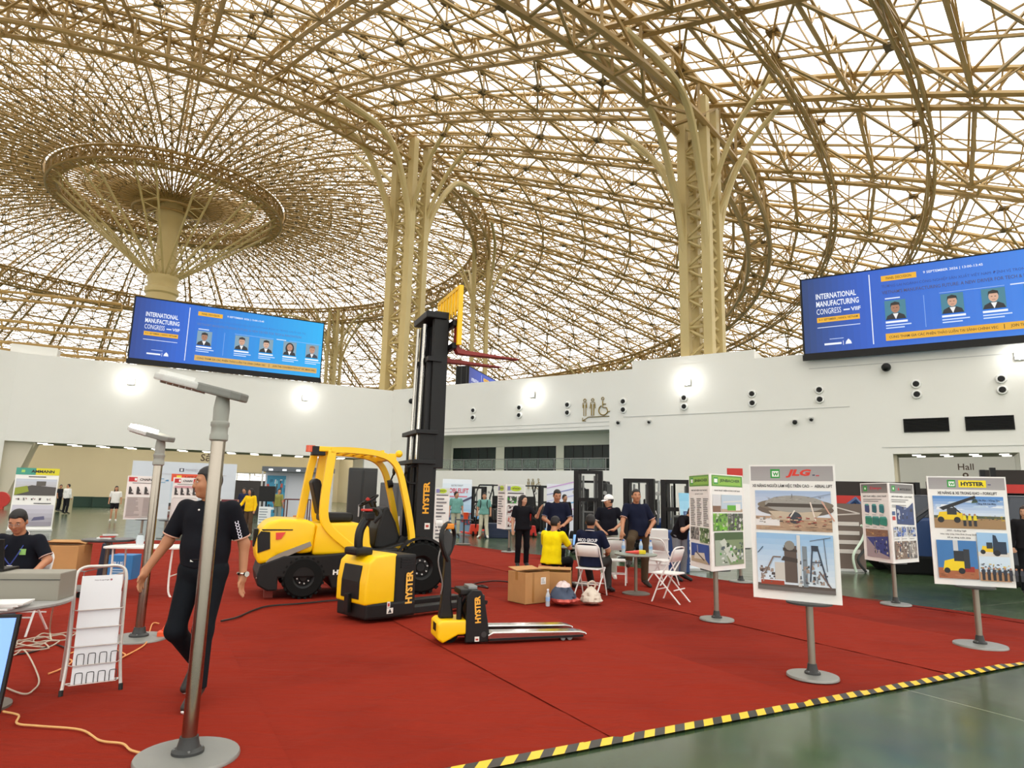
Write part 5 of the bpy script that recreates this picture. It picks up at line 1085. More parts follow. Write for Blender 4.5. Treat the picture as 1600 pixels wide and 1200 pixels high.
t2 = person('man in teal work shirt walking with a backpack toward the carpet', (-0.944, 25.499), rad(-4), J, 1.68, .02, shirt=TEAL, pants='#c2bda6', shoe='#d5d0c6', skin='#bb8868', fingers=False)
for s in (-1, 1): mb = MB(); mb.tube(cr([(s*.13, -.1, 1.4), (s*.12, -.14, 1.25), (s*.15, -.06, 1.08)], 4), .02, 6); on(t2, 'backpack_strap', mb, mat('dark_green_strap', '#23322c', .8))
# far people in the left hall and at the right
J = stand(); J['face'] = V3(.3, .9, 0); J['ell'] = V3(.24, -.02, 1.13)
person('person in long white shirt and dark trousers seen from behind at far left', (-25.141, 38.132), rad(170), J, 1.66, .03, shirt='#e6e6e2', pants='#1f2024', sleeve='long', fingers=False)
J = stand(); J['face'] = V3(.2, -.9, 0); J['knl'] = V3(.1, -.1, .5)
person('woman in white blouse and short black skirt walking at far left', (-18.204, 31.021), rad(30), J, 1.6, .026, shirt='#e2ded8', pants='#1c1a1e', bottom='shorts', hair='#191210', longhair=True, fingers=False, shoe='#c9c4bc')
J = stand(); J['face'] = V3(-.5, -.8, 0); J['elr'] = V3(-.28, -.1, 1.15); J['wrr'] = V3(-.2, -.32, 1.05)
person('woman in a bright yellow jacket standing right of the walking man', (-9.029, 23.390), rad(-20), J, 1.62, .02, shirt='#eec21c', pants='#5a4636', sleeve='long', hair='#1a1210', longhair=True, fingers=False)
J = stand(); J['face'] = V3(-.4, -.9, 0)
person('person in navy shirt beside the woman in yellow', (-11.829, 29.879), rad(0), J, 1.66, .026, shirt='#262c48', pants='#20232c', fingers=False)
J = stand(); J['face'] = V3(-.7, .6, 0)
person('person in olive shirt at the shop stand behind the forklift', (-10.523, 30.604), rad(160), J, 1.66, .026, shirt='#8c8a4a', pants='#8f958e', fingers=False)
J = stand(); J['face'] = V3(.7, -.6, 0)
person('person in a dark shirt before the white panels behind the forklift', (-11.712, 38.190), rad(0), J, 1.7, .03, shirt='#2c2434', pants='#26242c', fingers=False)
J = stand(); J['face'] = V3(-.6, -.6, 0)
person('person in dark clothes left of the white-shirted person', (-27.912, 41.643), rad(90), J, 1.62, .03, shirt='#27282c', pants='#1d1f22', fingers=False)
J = stand(); J['face'] = V3(-.5, -.8, -.1); J['ell'] = V3(.3, -.12, 1.1); J['wrl'] = V3(.05, -.3, 1.18); J['hdl'] = V3(-.6, -.3, .6)
person('person in black jacket at the right edge beside the standing poster', (9.55, 12.4), rad(-20), J, 1.62, .018, shirt='#1a191b', pants='#17181a', sleeve='long', hair='#2a1712', longhair=True, fingers=False, skin='#c49274')
# ------------------------------------------------------------------ pedestals, lamp stands, poster stands
PEDM = mat('grey_pedestal_plate', '#92938d', .4, metal=.4, noise=.1, scale=3); POLE = mat('pedestal_pole_steel', '#8f887a', .38, metal=.7)
def pedestal(t, r, pr, h, top=None, pm=None):
    mb = MB(); mb.lathe([(0, 0), (r, 0), (r, .012), (r*.98, .022), (pr*2.2, .03), (0, .03)], 40); mb.build('base_plate', PEDM, t, smooth=True)
    mb = MB(); mb.lathe([(pr*2.1, .03), (pr*2.1, .045), (pr*1.5, .06), (pr*1.25, .1), (pr*1.2, .12), (pr, .12)], 20); mb.build('flange', DGREY, t, smooth=True)
    for k in range(4): a = k*PI/2+.6; mb = MB(); mb.cyl((pr*1.75*math.cos(a), pr*1.75*math.sin(a), .045), (pr*1.75*math.cos(a), pr*1.75*math.sin(a), .058), pr*.18, n=6); mb.build('bolt', GREY, t)
    mb = MB(); mb.cyl((0, 0, .1), (0, 0, h), pr, n=18); mb.build('pole', pm or POLE, t, smooth=True)
    if top: mb = MB(); mb.lathe([(0, h-.01), (pr*2, h-.01), (top, h+.005), (top, h+.02), (0, h+.02)], 30); mb.build('top_disc', DGREY, t, smooth=True)
def lamp_stand(loc, rz, label, lit, r, pr, h):
    t = thing('lamp_stand', label, 'lamp', (*loc[:2], .011), rz); pedestal(t, r, pr, h, pm=mat('polished_tube', '#9a9183', .2, metal=1.))
    mb = MB(); mb.lathe([(pr*1.02, h-.06), (pr*1.3, h-.05), (pr*1.3, h-.02), (pr*1.18, h-.01), (pr*1.18, h+.03), (pr*1.32, h+.04), (pr*1.32, h+.06), (pr*1.1, h+.07), (pr*1.15, h+.15), (pr*.9, h+.24)], 18); mb.build('adapter', mat('grey_cast_adapter', '#9b9c92', .5), t, smooth=True)
    M = Matrix.Translation((0, 0, h+.25)) @ Matrix.Rotation(rad(13), 4, 'Y')
    def tr(mb): mb.v = [tuple(M @ Vector(p)) for p in mb.v]; return mb
    mb = MB(); mb.prism([(-.12, -.1), (-.36, -.11), (-.46, -.06), (-.48, 0), (-.46, .06), (-.36, .11), (-.12, .1)], -.02, .025, 'xy'); tr(mb).build('lamp_head', mat('pale_grey_lamp_shell', '#c9c9c4', .45), t, bevel=.012)
    mb = MB(); mb.prism([(-.14, -.095), (-.1, -.1), (.1, -.09), (.15, -.05), (.15, .05), (.1, .09), (-.1, .1), (-.14, .095)], -.025, .03, 'xy'); tr(mb).build('driver_housing', mat('grey_driver_box', '#7c7d76', .5), t, bevel=.012)
    mb = MB(); mb.prism([(-.16, -.085), (-.36, -.09), (-.44, -.05), (-.44, .05), (-.36, .09), (-.16, .085)], .025, .05, 'xy'); tr(mb).build('led_panel', mat('lit_led_panel', '#fff4e2', .4, emit=60.) if lit else mat('led_lens', '#e6e6e0', .25), t)
    for k in range(6): mb = MB(); mb.box((-.17-k*.045, 0, -.026), (.006, .15, .014)); tr(mb).build('cooling_fin', LGREY, t)
    if lit:
        l = bpy.data.lights.new('led_light', 'POINT'); l.energy = 18; l.shadow_soft_size = .1; l.color = (1, .9, .75); lo = bpy.data.objects.new('led_light', l); COL.objects.link(lo); lo.parent = t; lo.location = (-.25, 0, h+.5)
    return t
lamp_stand((-1.857, 4.201), rad(-6), 'tall steel pole lamp on a round plate, nearest the camera', False, .29, .043, 1.92)
lamp_stand((-3.840, 7.259), rad(-20), 'lit pole lamp behind the brochure rack', True, .28, .045, 1.86)
FOAM = mat('white_foam_board', '#f0efea', .6)
def header(P, w, h, logo, col, bg='#9b9696', hh=.14):
    P.grad(.0, h-hh, w, h, '#a7a4a3', bg, 6); P.rect(w*.25, h-hh*.82, w*.25+hh*.62, h-hh*.2, '#2d9a3c'); P.rect(w*.27, h-hh*.72, w*.25+hh*.55, h-hh*.34, '#f0f4ee'); P.text('W', w*.27+.006, h-hh*.68, h=hh*.26, col='#2d9a3c', bold=.05)
    if logo: P.text(logo, w*.46, h-hh*.68, h=hh*.42, col=col, bold=.05, shear=.2)
def people_row(P, u0, v0, n, hgt, top, leg, rg):
    for i in range(n):
        x = u0+i*hgt*.36; P.poly([(x, v0), (x+hgt*.2, v0), (x+hgt*.2, v0+hgt*.5), (x, v0+hgt*.5)], leg); P.poly([(x-hgt*.03, v0+hgt*.45), (x+hgt*.23, v0+hgt*.45), (x+hgt*.2, v0+hgt*.82), (x, v0+hgt*.82)], top); P.disc(x+hgt*.1, v0+hgt*.9, hgt*.08, '#a8765a', 8)
def pr_jlg(w, h):
    P = Print(); header(P, w, h, None, None); P.text('JLG', w*.44, h-.11, h=.08, w=.23, col='#d8321e', bold=.05, shear=.25); P.rect(w*.76, h-.09, w*.79, h-.08, '#2a2a55'); P.rect(w*.8, h-.095, w*.84, h-.085, '#c04048')
    P.text('XE NÂNG NGƯỜI LÀM VIỆC TRÊN CAO  –  AERIAL LIFT', w/2, h-.21, h=.045, w=w*.97, col='#232125', bold=.02, align='c')
    a, b, c, d = .035, .63, w-.03, 1.005
    P.grad(a, b+.12, c, d, '#dfe3ea', '#9fb6d6', 8); P.rect(a, b, c, b+.13, '#b4967a'); P.rect(a, b+.04, a+.22, b+.1, '#e2e0de'); P.clutter(a, b+.06, a+.2, b+.13, ['#8a8278', '#6a5a50', '#cfd2d4'], 12, 3, .2)
    P.poly([(a+.16, b+.1), (c-.18, b+.1), (c-.1, b+.2), (a+.1, b+.2)], '#b7a58f'); P.disc(a+.36, b+.2, .34, '#6a5d52', 26, .07); P.poly([(a+.12, b+.18), (a+.6, b+.18), (a+.52, b+.1), (a+.2, b+.1)], '#c3b39c')
    P.disc(a+.36, b+.24, .34, '#7b7060', 26, .06); P.disc(a+.36, b+.25, .27, '#9d9a93', 24, .08); P.poly([(a+.08, b+.22), (a+.64, b+.22), (a+.6, b+.255), (a+.12, b+.255)], '#4a423a'); P.clutter(a+.1, b+.27, a+.62, b+.32, ['#7d7468', '#b9b4ab', '#4d453e'], 36, 9, .07); P.disc(a+.36, b+.12, .06, '#3c4048', 14, .055)
    P.line([(a+.3, b+.1), (a+.36, b+.19)], .012, '#e4ded2'); P.line([(a+.54, b+.1), (a+.5, b+.27)], .012, '#e6d9cc'); P.line([(a+.6, b+.28), (a+.7, b+.1)], .012, '#d2a08c'); P.line([(a+.5, b+.31), (c, b+.35)], .006, '#8894a4'); P.line([(a+.34, b+.31), (a+.34, b+.345)], .006, '#5a5a5a')
    P.clutter(a+.2, b+.03, c, b+.13, ['#8e2f2a', '#5a3a30', '#3d3630', '#a9564a', '#c9a888'], 60, 11, .09); P.clutter(a+.05, b+.0, c, b+.04, ['#a58b70', '#c2a98c', '#7a6552'], 20, 12, .2)
    b, d = .07, .6
    P.grad(a, b, c, d, '#e4ecf0', '#8fbbe2', 10); P.rect(a, b, c, b+.06, '#5b4f48'); P.rect(a+.03, b+.05, a+.24, b+.09, '#9c3d26'); P.clutter(a+.02, b+.07, a+.2, b+.22, ['#6a5a52', '#8a7a70', '#4a3f3c', '#9c8c80'], 30, 5, .2)
    P.rect(a+.16, b+.1, a+.25, b+.26, '#c9c6be'); P.rect(a+.25, b+.08, a+.36, b+.42, '#5b4e46'); P.poly([(a+.22, b+.28), (a+.4, b+.26), (a+.38, b+.3), (a+.24, b+.32)], '#3d342f'); P.poly([(a+.24, b+.37), (a+.37, b+.36), (a+.37, b+.385), (a+.24, b+.4)], '#3d342f'); P.disc(a+.3, b+.42, .045, '#8b8880', 12)
    P.rect(a+.365, b+.05, a+.395, b+.52, '#d4d6d4'); P.rect(a+.41, b+.05, a+.45, b+.42, '#7d8890'); P.clutter(a+.37, b+.08, a+.62, b+.3, ['#5c6068', '#8d9298', '#3c4046', '#a08878'], 44, 6, .13)
    P.line([(a+.5, b+.42), (a+.47, b+.1)], .014, '#3b4656'); P.line([(a+.54, b+.42), (a+.62, b+.08)], .014, '#3b4656'); P.rect(a+.49, b+.38, a+.55, b+.43, '#2e3846'); P.line([(a+.49, b+.28), (a+.57, b+.28)], .01, '#3b4656'); P.line([(a+.6, b+.5), (a+.62, b+.2)], .006, '#5a6470'); P.line([(a+.48, b+.47), (a+.66, b+.51)], .006, '#5a6470'); P.line([(a+.07, b+.15), (a+.15, b+.31), (a+.22, b+.31)], .012, '#7a6a60'); P.line([(a+.01, b+.34), (a+.06, b+.4)], .008, '#34506a'); P.line([(a+.55, b+.2), (c-.03, b+.05)], .014, '#6c5c58'); P.rect(a, b, c, b+.035, '#6a6460')
    return P
def pr_hyster(w, h):
    P = Print(); header(P, w, h, None, None); P.rect(w*.4, h-.115, w*.76, h-.03, '#f2dc12'); P.text('HYSTER', w*.43, h-.098, h=.05, w=w*.3, col='#1a1a1a', bold=.05); P.rect(w*.78, h-.085, w*.82, h-.075, '#3a3070')
    P.text('XE NÂNG & XE TRONG KHO – FORKLIFT', w/2, h-.2, h=.042, w=w*.78, col='#26242a', bold=.02, align='c')
    a, b, c, d = .03, .64, w-.03, 1.02
    P.grad(a, b+.12, c, d, '#dfe9f2', '#3f86cc', 8); P.rect(a, b, c, b+.13, '#a08058'); P.clutter(a, b+.2, c, d-.05, ['#e8eef4', '#d2e0ee', '#b9d0e6'], 14, 2, .22)
    P.rect(a, b+.12, c, b+.15, '#4c5640'); P.clutter(c-.42, b+.1, c, b+.16, ['#2a2a2a', '#e2c21a', '#3a3a34', '#8a7a2a'], 44, 4, .1)
    P.poly([(a+.03, b+.1), (a+.3, b+.1), (a+.3, b+.18), (a+.2, b+.2), (a+.06, b+.19)], '#ecc81a'); P.rect(a+.14, b+.16, a+.24, b+.24, '#2c2e30'); P.poly([(a+.06, b+.24), (a+.1, b+.21), (a+.45, b+.36), (a+.44, b+.39)], '#1e2022'); P.line([(a+.2, b+.26), (a+.28, b+.18)], .014, '#1e2022'); P.poly([(a+.4, b+.3), (a+.47, b+.31), (a+.45, b+.35), (a+.42, b+.35)], '#3a5238')
    for x in (.07, .24): P.disc(a+x, b+.1, .035, '#17181a')
    people_row(P, a+.3, b+.03, 3, .15, '#e6d21c', '#23232a', None); P.text('2023 Bà Rịa - Vũng Tàu', c-.32, d-.06, h=.026, w=.28, col='#20304e', bold=.02); P.text('Cảng KB Cái Mép', c-.28, d-.1, h=.026, w=.2, col='#20304e', bold=.02)
    P.text('2023 - Quảng Ngãi', .25, .6, h=.024, w=.2, col='#232327', bold=.02, align='c'); P.text('Nhà máy thép Hòa Phát Dung Quất', .27, .56, h=.024, w=.38, col='#232327', bold=.02, align='c'); P.text('64 xe nâng cuộn thép', .27, .52, h=.024, w=.24, col='#232327', bold=.02, align='c')
    P.rect(.03, .06, .44, .5, '#3e78b4'); P.rect(.03, .06, .44, .18, '#a9643e'); P.rect(.2, .3, .25, .5, '#c9cdd0'); P.poly([(.08, .15), (.3, .15), (.3, .27), (.2, .29), (.1, .26)], '#f0d21a'); P.rect(.2, .26, .31, .38, '#20242a'); P.rect(.3, .14, .4, .2, '#a02e22'); P.rect(.3, .18, .36, .4, '#2b2e34'); P.disc(.12, .15, .032, '#15161a'); P.disc(.27, .15, .035, '#15161a'); P.clutter(.03, .06, .44, .12, ['#8a5232', '#b87850', '#96603e'], 16, 8, .2)
    P.rect(.45, .33, w-.03, .6, '#9cc3e6'); P.rect(.45, .33, w-.03, .38, '#d8d4cc'); P.poly([(.48, .38), (.62, .38), (.62, .44), (.5, .45)], '#e9c41c'); P.rect(.54, .42, .6, .49, '#26323a'); P.poly([(.6, .36), (w-.05, .36), (w-.05, .5), (.66, .5), (.64, .57), (.61, .58)], '#1e3046'); P.disc(.5, .38, .026, '#15161a'); P.disc(.64, .37, .035, '#101114')
    P.rect(.45, .05, w-.03, .33, '#cfe0ee'); P.rect(.45, .05, w-.03, .15, '#b88a62'); P.clutter(.46, .15, w-.04, .25, ['#23262c', '#d8b41c', '#34506e', '#5a5a58'], 50, 10, .13); people_row(P, .47, .06, 8, .15, '#2a2c38', '#1d1e26', None)
    return P
def pr_jen(w, h, left):
    P = Print(); P.rect(0, h-.15, w, h, '#5d9a35'); P.rect(w*.06, h-.13, w*.94, h-.02, '#8fbf4a'); P.rect(w*.08, h-.12, w*.22, h-.03, '#2d9a3c'); P.rect(w*.1, h-.1, w*.2, h-.05, '#f0f4ee'); P.text('JENBACHER', w*.27, h-.1, h=.05, w=w*.64, col='#2a4a1c', bold=.03)
    if left:
        P.text('MÁY PHÁT ĐIỆN CHẠY KHÍ GAS', w/2, h-.22, h=.03, w=w*.75, col='#2a2a2a', bold=.02, align='c'); P.text('JENBACHER', w/2, h-.27, h=.024, w=w*.4, col='#5a5a5a', align='c')
        for k in range(3): P.lines(.05+k*w*.31, .55, .05+k*w*.31+w*.25, h-.31, 16, '#5e5a58', k)
        P.rect(.04, .36, w*.45, .53, '#8c8a84'); P.clutter(.04, .36, w*.45, .53, ['#5c5a56', '#bdbab2', '#3c3a38'], 24, 1, .25); P.rect(w*.5, .33, w-.04, .53, '#5d7a4a'); P.clutter(w*.5, .33, w-.04, .53, ['#3f6a2c', '#98b07c', '#d4d8cc', '#2e4a22'], 30, 2, .25); P.rect(.05, .06, w-.06, .31, '#2b4f9c'); P.poly([(.05, .06), (w-.06, .06), (w*.6, .17), (.05, .13)], '#b9a98c'); P.poly([(w*.2, .1), (w*.75, .12), (w*.7, .2), (w*.25, .18)], '#d9d4c6'); P.line([(w*.4, .16), (w*.38, .29)], .015, '#ddd8d0'); P.line([(w*.3, .2), (w*.7, .1)], .02, '#4a3e34')
    else:
        P.text('NHÀ PHÁT ĐIỆN DÙNG KHÍ GAS', w/2, h-.22, h=.03, w=w*.8, col='#2a2a2a', bold=.02, align='c'); P.rect(.03, .75, w*.28, .98, '#d3d6d8'); P.rect(.03, .75, w*.28, .83, '#7a5a44'); P.rect(w*.3, .75, w-.03, .98, '#b9cbd8'); P.rect(w*.3, .75, w-.03, .79, '#b8a48c'); P.rect(w*.48, .77, w*.75, .84, '#5fae2a'); P.rect(w*.75, .77, w*.9, .86, '#e8e8e4'); P.line([(w*.35, .88), (w-.05, .9)], .02, '#d6d8d8')
        P.rect(.03, .5, w*.48, .73, '#6a9a3c'); P.clutter(.03, .5, w*.48, .73, ['#67b51e', '#3f7d18', '#8fd048', '#24461a', '#b9c8a4'], 46, 3, .2); P.rect(w*.5, .5, w-.03, .73, '#50524a'); P.clutter(w*.5, .5, w-.03, .73, ['#2a2c28', '#78a83c', '#8c8e86', '#c9ccc4', '#3c5a24'], 46, 4, .2)
        P.rect(.05, .05, w-.04, .48, '#7b8f66'); P.rect(.05, .38, w-.04, .48, '#3e5a2c'); P.poly([(.05, .05), (w*.5, .05), (.2, .38), (.05, .38)], '#9fae9c'); P.poly([(w*.2, .36), (w*.35, .4), (w*.75, .12), (w*.55, .08)], '#c3cbbf'); P.clutter(w*.2, .08, w-.06, .34, ['#3f9a2a', '#9aa69a', '#42525a', '#d0d6d0', '#28401c'], 44, 5, .14)
    return P
def pr_comp(w, h, kind):
    P = Print(); P.grad(0, h-.15, w, h, '#8d8986', '#6f6b69', 5); P.rect(w*.1, h-.12, w*.24, h-.03, '#2d9a3c'); P.disc(w*.17, h-.075, .02, '#e8f4e4')
    if kind == 0: P.text('Denyo', w*.36, h-.105, h=.06, w=w*.42, col='#c8283a', bold=.03)
    else: P.poly([(w*.34, h-.1), (w*.42, h-.1), (w*.38, h-.05)], '#c8283a'); P.text('MITSUBISHI', w*.44, h-.1, h=.035, w=w*.46, col='#2c2626', bold=.03)
    P.text('MÁY PHÁT ĐIỆN – CHO THUÊ', w/2, h-.22, h=.034, w=w*.84, col='#2b2b2b', bold=.03, align='c'); P.lines(.05, h-.3, w-.05, h-.24, 2, '#8a8886', 3)
    if kind == 0:
        for j in range(2):
            for i in range(3): x = .08+i*w*.27; y = .76-j*.2; c = ['#3a4a7a', '#2a6a74', '#2a7a80', '#2a8a6a', '#2a7c70', '#2a8c78'][j*3+i]; P.poly([(x, y+.02), (x+.1+.06*j, y), (x+.12+.06*j, y+.03), (x+.12+.06*j, y+.12), (x, y+.13)], c); P.poly([(x, y+.13), (x+.12+.06*j, y+.12), (x+.1+.06*j, y+.15), (x+.02, y+.15)], '#4fa49a'); P.rect(x, y-.03, x+.1, y-.022, '#8a8a88')
        P.rect(.08, .05, w-.06, .5, '#a89a9e'); P.rect(.08, .38, w-.06, .5, '#8c6a52'); P.poly([(.1, .36), (w-.06, .4), (w-.06, .08), (w*.55, .14)], '#3a4488'); P.clutter(w*.4, .12, w-.08, .36, ['#2a3270', '#c9c4a8', '#52609c', '#1e2444'], 30, 4, .14); P.clutter(.1, .4, w-.08, .49, ['#c8a468', '#7a4a3a', '#b4845a'], 22, 5, .16); P.line([(w*.42, .3), (w*.45, .1)], .02, '#8a8478')
    else:
        P.lines(.05, h-.38, w*.7, h-.33, 2, '#777777', 6); P.rect(.04, .74, .14, .8, '#3a5a8a'); P.rect(.04, .66, .14, .72, '#c23a3a'); P.poly([(.18, .6), (w-.05, .58), (w-.05, .95), (w*.7, .86), (.18, .9)], '#223a70'); P.clutter(.2, .62, w-.08, .88, ['#16264e', '#30508e', '#c8ccd4', '#101a34'], 22, 7, .2)
        for i in range(3): x = .05+i*w*.31; P.rect(x, .4, x+w*.28, .56, '#c9ccd0'); P.clutter(x, .4, x+w*.28, .56, ['#2f56a8', '#5c7ac0', '#8a8478', '#26364e'], 22, 20+i, .3); P.rect(x, .36, x+w*.2, .37, '#9a9a98')
        P.rect(.05, .05, w*.6, .33, '#7c6656'); P.clutter(.05, .05, w*.6, .33, ['#2c3a54', '#c8b49c', '#8a4a34', '#d8d4cc', '#4a3a30'], 50, 30, .16); P.rect(w*.63, .05, w-.04, .33, '#9a928c'); P.clutter(w*.63, .05, w-.04, .33, ['#202a3c', '#d8d2c8', '#7a6a5c', '#40382f'], 40, 31, .2)
    return P
def pr_hit(w, h, wide):
    P = Print(.002); P.rect(0, h-.2, w, h, '#d8dcd4'); P.disc(w*.5, h-.1, w*.3, '#b8d62a', 20, .075); P.text('HITACHI', w*.5, h-.125, h=.05, w=w*.38, col='#5a3a2a', bold=.03, align='c'); P.rect(.04, h-.16, .16, h-.04, '#8a86b8'); P.rect(.05, h-.25, w-.05, h-.22, '#4a4a52')
    if wide:
        for k, (u0, v0, u1, v1, cs) in enumerate(((.05, .72, .42, .92, ['#3fae3a', '#4a4a48', '#d8dcd4', '#2a6a2a']), (.46, .72, w-.05, .92, ['#6a6a6c', '#d8d8d8', '#8a8078', '#3a3a3c']), (.05, .4, w-.05, .66, ['#4a4644', '#d8d4d2', '#8a7c78', '#6a3a3a']), (.05, .06, .42, .36, ['#a83a34', '#e0dcd8', '#3a2a2a', '#c86a5a']), (.46, .06, w-.05, .36, ['#2fa87a', '#1e4a3a', '#5cc8a0', '#d4dcd6']))):
            P.rect(u0, v0, u1, v1, cs[1]); P.clutter(u0, v0, u1, v1, cs, 34, 40+k, .25)
    else: P.lines(.06, .1, w-.1, h-.3, 12, '#7a7a7c', 3)
    return P
def board_thing(t, L, R, z0, h, prt, name='board', th=.02, step=None):
    """upright board whose printed face runs from L to R (seen left to right), in t's space"""
    L = Vector((*L, 0)); R = Vector((*R, 0)); u = (R-L); w = u.length; u.normalize(); n = Vector((u.y, -u.x, 0))   # toward the viewer
    mb = MB(); V = [L, R, R-n*th, L-n*th]; mb.add([tuple(p+V3(0, 0, z)) for z in (z0, z0+h) for p in V], [(0, 1, 2, 3), (7, 6, 5, 4), (0, 4, 5, 1), (1, 5, 6, 2), (2, 6, 7, 3), (3, 7, 4, 0)])
    b = mb.build(name, FOAM, t)
    if prt is not None:
        p0 = L+n*.0012+V3(0, 0, z0); P = prt(w, h); P.build('print', b, frame(tuple(p0), tuple(u), (0, 0, 1)))
    return b
def inset(pr):
    def f(w, h):
        P = pr(w-.03, h-.03); P.v = [(a+.015, b+.015, c) for a, b, c in P.v]; return P
    return f
def poster_stand(loc, label, faces, r=.225, pr=.033, z0=.66, h=1.27, top=.2, prop=None):
    t = thing('poster_stand', label, 'poster stand', (*loc[:2], .011)); pedestal(t, r, pr, z0-.02, top)
    for L, R, prt in faces: board_thing(t, (L[0]-loc[0], L[1]-loc[1]), (R[0]-loc[0], R[1]-loc[1]), z0, h, prt)
    if prop:
        mb = MB(); mb.prism([(0, z0), (.22, z0), (.02, z0+.7), (0, z0+.7)], -.02, .02, 'xz'); o = mb.build('easel_prop', FOAM, t); o.rotation_euler = (0, 0, prop[0]); o.location = (prop[1], prop[2], 0)
    return t
poster_stand((2.814, 6.380), 'poster stand with a saucer-shaped building over a steelworks photo, red logo', [((2.39, 6.63), (3.04, 6.21), inset(pr_jlg))], prop=(rad(57), -.05, .1))
poster_stand((5.447, 7.941), 'poster stand with the yellow logo and forklift fleet photos at far right', [((5.09, 8.11), (5.87, 7.86), inset(pr_hyster))], r=.27, prop=(rad(72), .05, .1))
poster_stand((2.817, 9.216), 'three-sided green-headed poster stand left of the saucer poster', [((2.60, 9.66), (2.67, 8.87), inset(lambda w, h: pr_jen(w, h, True))), ((2.67, 8.87), (3.3, 9.42), inset(lambda w, h: pr_jen(w, h, False))), ((3.3, 9.42), (2.60, 9.66), None)])
poster_stand((6.243, 10.994), 'three-sided grey-headed generator poster stand, second from the right', [((6.03, 11.45), (6.10, 10.72), inset(lambda w, h: pr_comp(w, h, 0))), ((6.10, 10.72), (6.79, 11.2), inset(lambda w, h: pr_comp(w, h, 1))), ((6.79, 11.2), (6.03, 11.45), None)])
poster_stand((.03, 19.4), 'three-sided poster stand with lime oval logo at the back edge of the carpet', [((-.34, 19.72), (-.1, 19.17), inset(lambda w, h: pr_hit(w, h, False))), ((-.1, 19.17), (.47, 19.72), inset(lambda w, h: pr_hit(w, h, True))), ((.47, 19.72), (-.34, 19.72), None)], z0=.64)
poster_stand((4.653, 13.573), 'poster stand mostly hidden behind the green-headed stand', [((4.3, 13.9), (4.4, 13.25), None), ((4.4, 13.25), (5.0, 13.75), None), ((5.0, 13.75), (4.3, 13.9), None)])
def pr_chart(w, h, red):
    P = Print(.002); P.rect(0, h-.16, w, h, '#e8e6e2'); P.rect(.02, h-.15, w*.28, h-.02, red); P.rect(w*.2, h-.12, w*.27, h-.05, '#f0f0ec'); P.rect(w*.78, h-.15, w, h-.02, red); P.text('CHAIN', w*.36, h-.12, h=.07, w=w*.38, col='#2c2c2c', bold=.03, shear=.2); P.rect(w*.15, h-.2, w*.85, h-.185, '#4a4a4a')
    for i in range(4): x = .05+i*w*.24; P.poly([(x, h-.52), (x+w*.16, h-.52), (x+w*.05, h-.3), (x, h-.3)], '#3a3836'); P.disc(x+w*.12, h-.45, .03, '#d8d6d0')
    P.rect(.03, .05, w-.03, h-.6, '#b9b2ac'); P.lines(.05, .08, w*.46, h-.62, 14, '#8d8681', 2); P.lines(w*.54, .08, w-.05, h-.62, 14, '#8d8681', 5)
    return P
def pr_parts(w, h):
    P = pr_chart(w, h, '#c22a30'); P.rect(.0, 0, w, h-.62, '#dcdad6'); P.clutter(w*.3, .08, w*.8, .3, ['#e6cf1c', '#d8bc10', '#f0dc3a'], 18, 3, .3); P.clutter(w*.4, .42, w*.75, .56, ['#e6cf1c', '#d8bc10'], 10, 4, .3); P.rect(.03, h-.3, w-.03, h-.24, '#c99aa0'); return P
poster_stand((-10.892, 20.068), 'poster stand with machine parts chart behind the lit pole lamp', [((-11.32, 19.78), (-10.55, 20.2), inset(lambda w, h: pr_chart(w, h, '#c22a30')))], z0=.63)
poster_stand((-10.963, 21.563), 'poster stand with yellow parts pictures left of the walking man', [((-10.45, 20.75), (-9.85, 21.2), inset(pr_parts))], z0=.55, h=1.35)
# free-standing banners
def banner(loc, rz, w, h, label, prt, lean=0., foot=True, name='display_banner', edge=LGREY):
    t = thing(name, label, 'banner', loc, rz)
    if foot: mb = MB(); mb.bb((-w/2-.02, -.1, 0), (w/2+.02, .1, .06)); mb.build('base', edge, t, bevel=.01)
    M = Matrix.Translation((0, 0, .05 if foot else 0)) @ Matrix.Rotation(lean, 4, 'X')
    mb = MB(); mb.bb((-w/2, 0, 0), (w/2, .03, h)); mb.v = [tuple(M @ Vector(p)) for p in mb.v]; b = mb.build('panel', FOAM, t)
    P = prt(w, h); P.build('print', b, M @ frame((-w/2, -.004, 0), (1, 0, 0), (0, 0, 1)))
    mb = MB(); mb.tube([tuple(M @ Vector((0, .05, h*.85))), (0, .45, .02)], .012, 5); mb.build('back_strut', GREY, t)
    return t
def pr_ammann(w, h):
    P = Print(.002); P.rect(0, h-.24, w*.45, h, '#3f9a86'); P.rect(w*.45, h-.24, w, h, '#dcd01c'); P.rect(w*.12, h-.16, w*.2, h-.07, '#a9d66a'); P.text('AMMANN', w*.34, h-.165, h=.1, w=w*.54, col='#1e1e1e', bold=.04); P.rect(w*.3, h-.32, w*.7, h-.29, '#3a3a3a')
    P.grad(.04, h-.95, w-.04, h-.38, '#b5a8a0', '#c6ccd8', 6); P.poly([(.04, h-.95), (w-.04, h-.95), (w-.04, h-.66), (w*.4, h-.6), (.04, h-.75)], '#4b4644'); P.poly([(.04, h-.95), (w*.35, h-.82), (w*.3, h-.62), (.04, h-.7)], '#8f9a2c'); P.rect(w*.5, h-.62, w*.72, h-.46, '#5a544e')
    for i in range(5): P.clutter(.08+i*w*.18, h-1.12, .08+i*w*.18+w*.1, h-1.04, ['#5a3a3a', '#8a3038', '#3a3a3a'], 6, i, .5)
    P.rect(w*.5, h-1.24, w*.9, h-1.21, '#4a4a4a'); P.grad(.04, .12, w-.04, h-1.28, '#8c8690', '#cfccd8', 5); P.poly([(w*.5, .3), (w*.8, .34), (w*.78, .46), (w*.55, .42)], '#5a5878'); return P
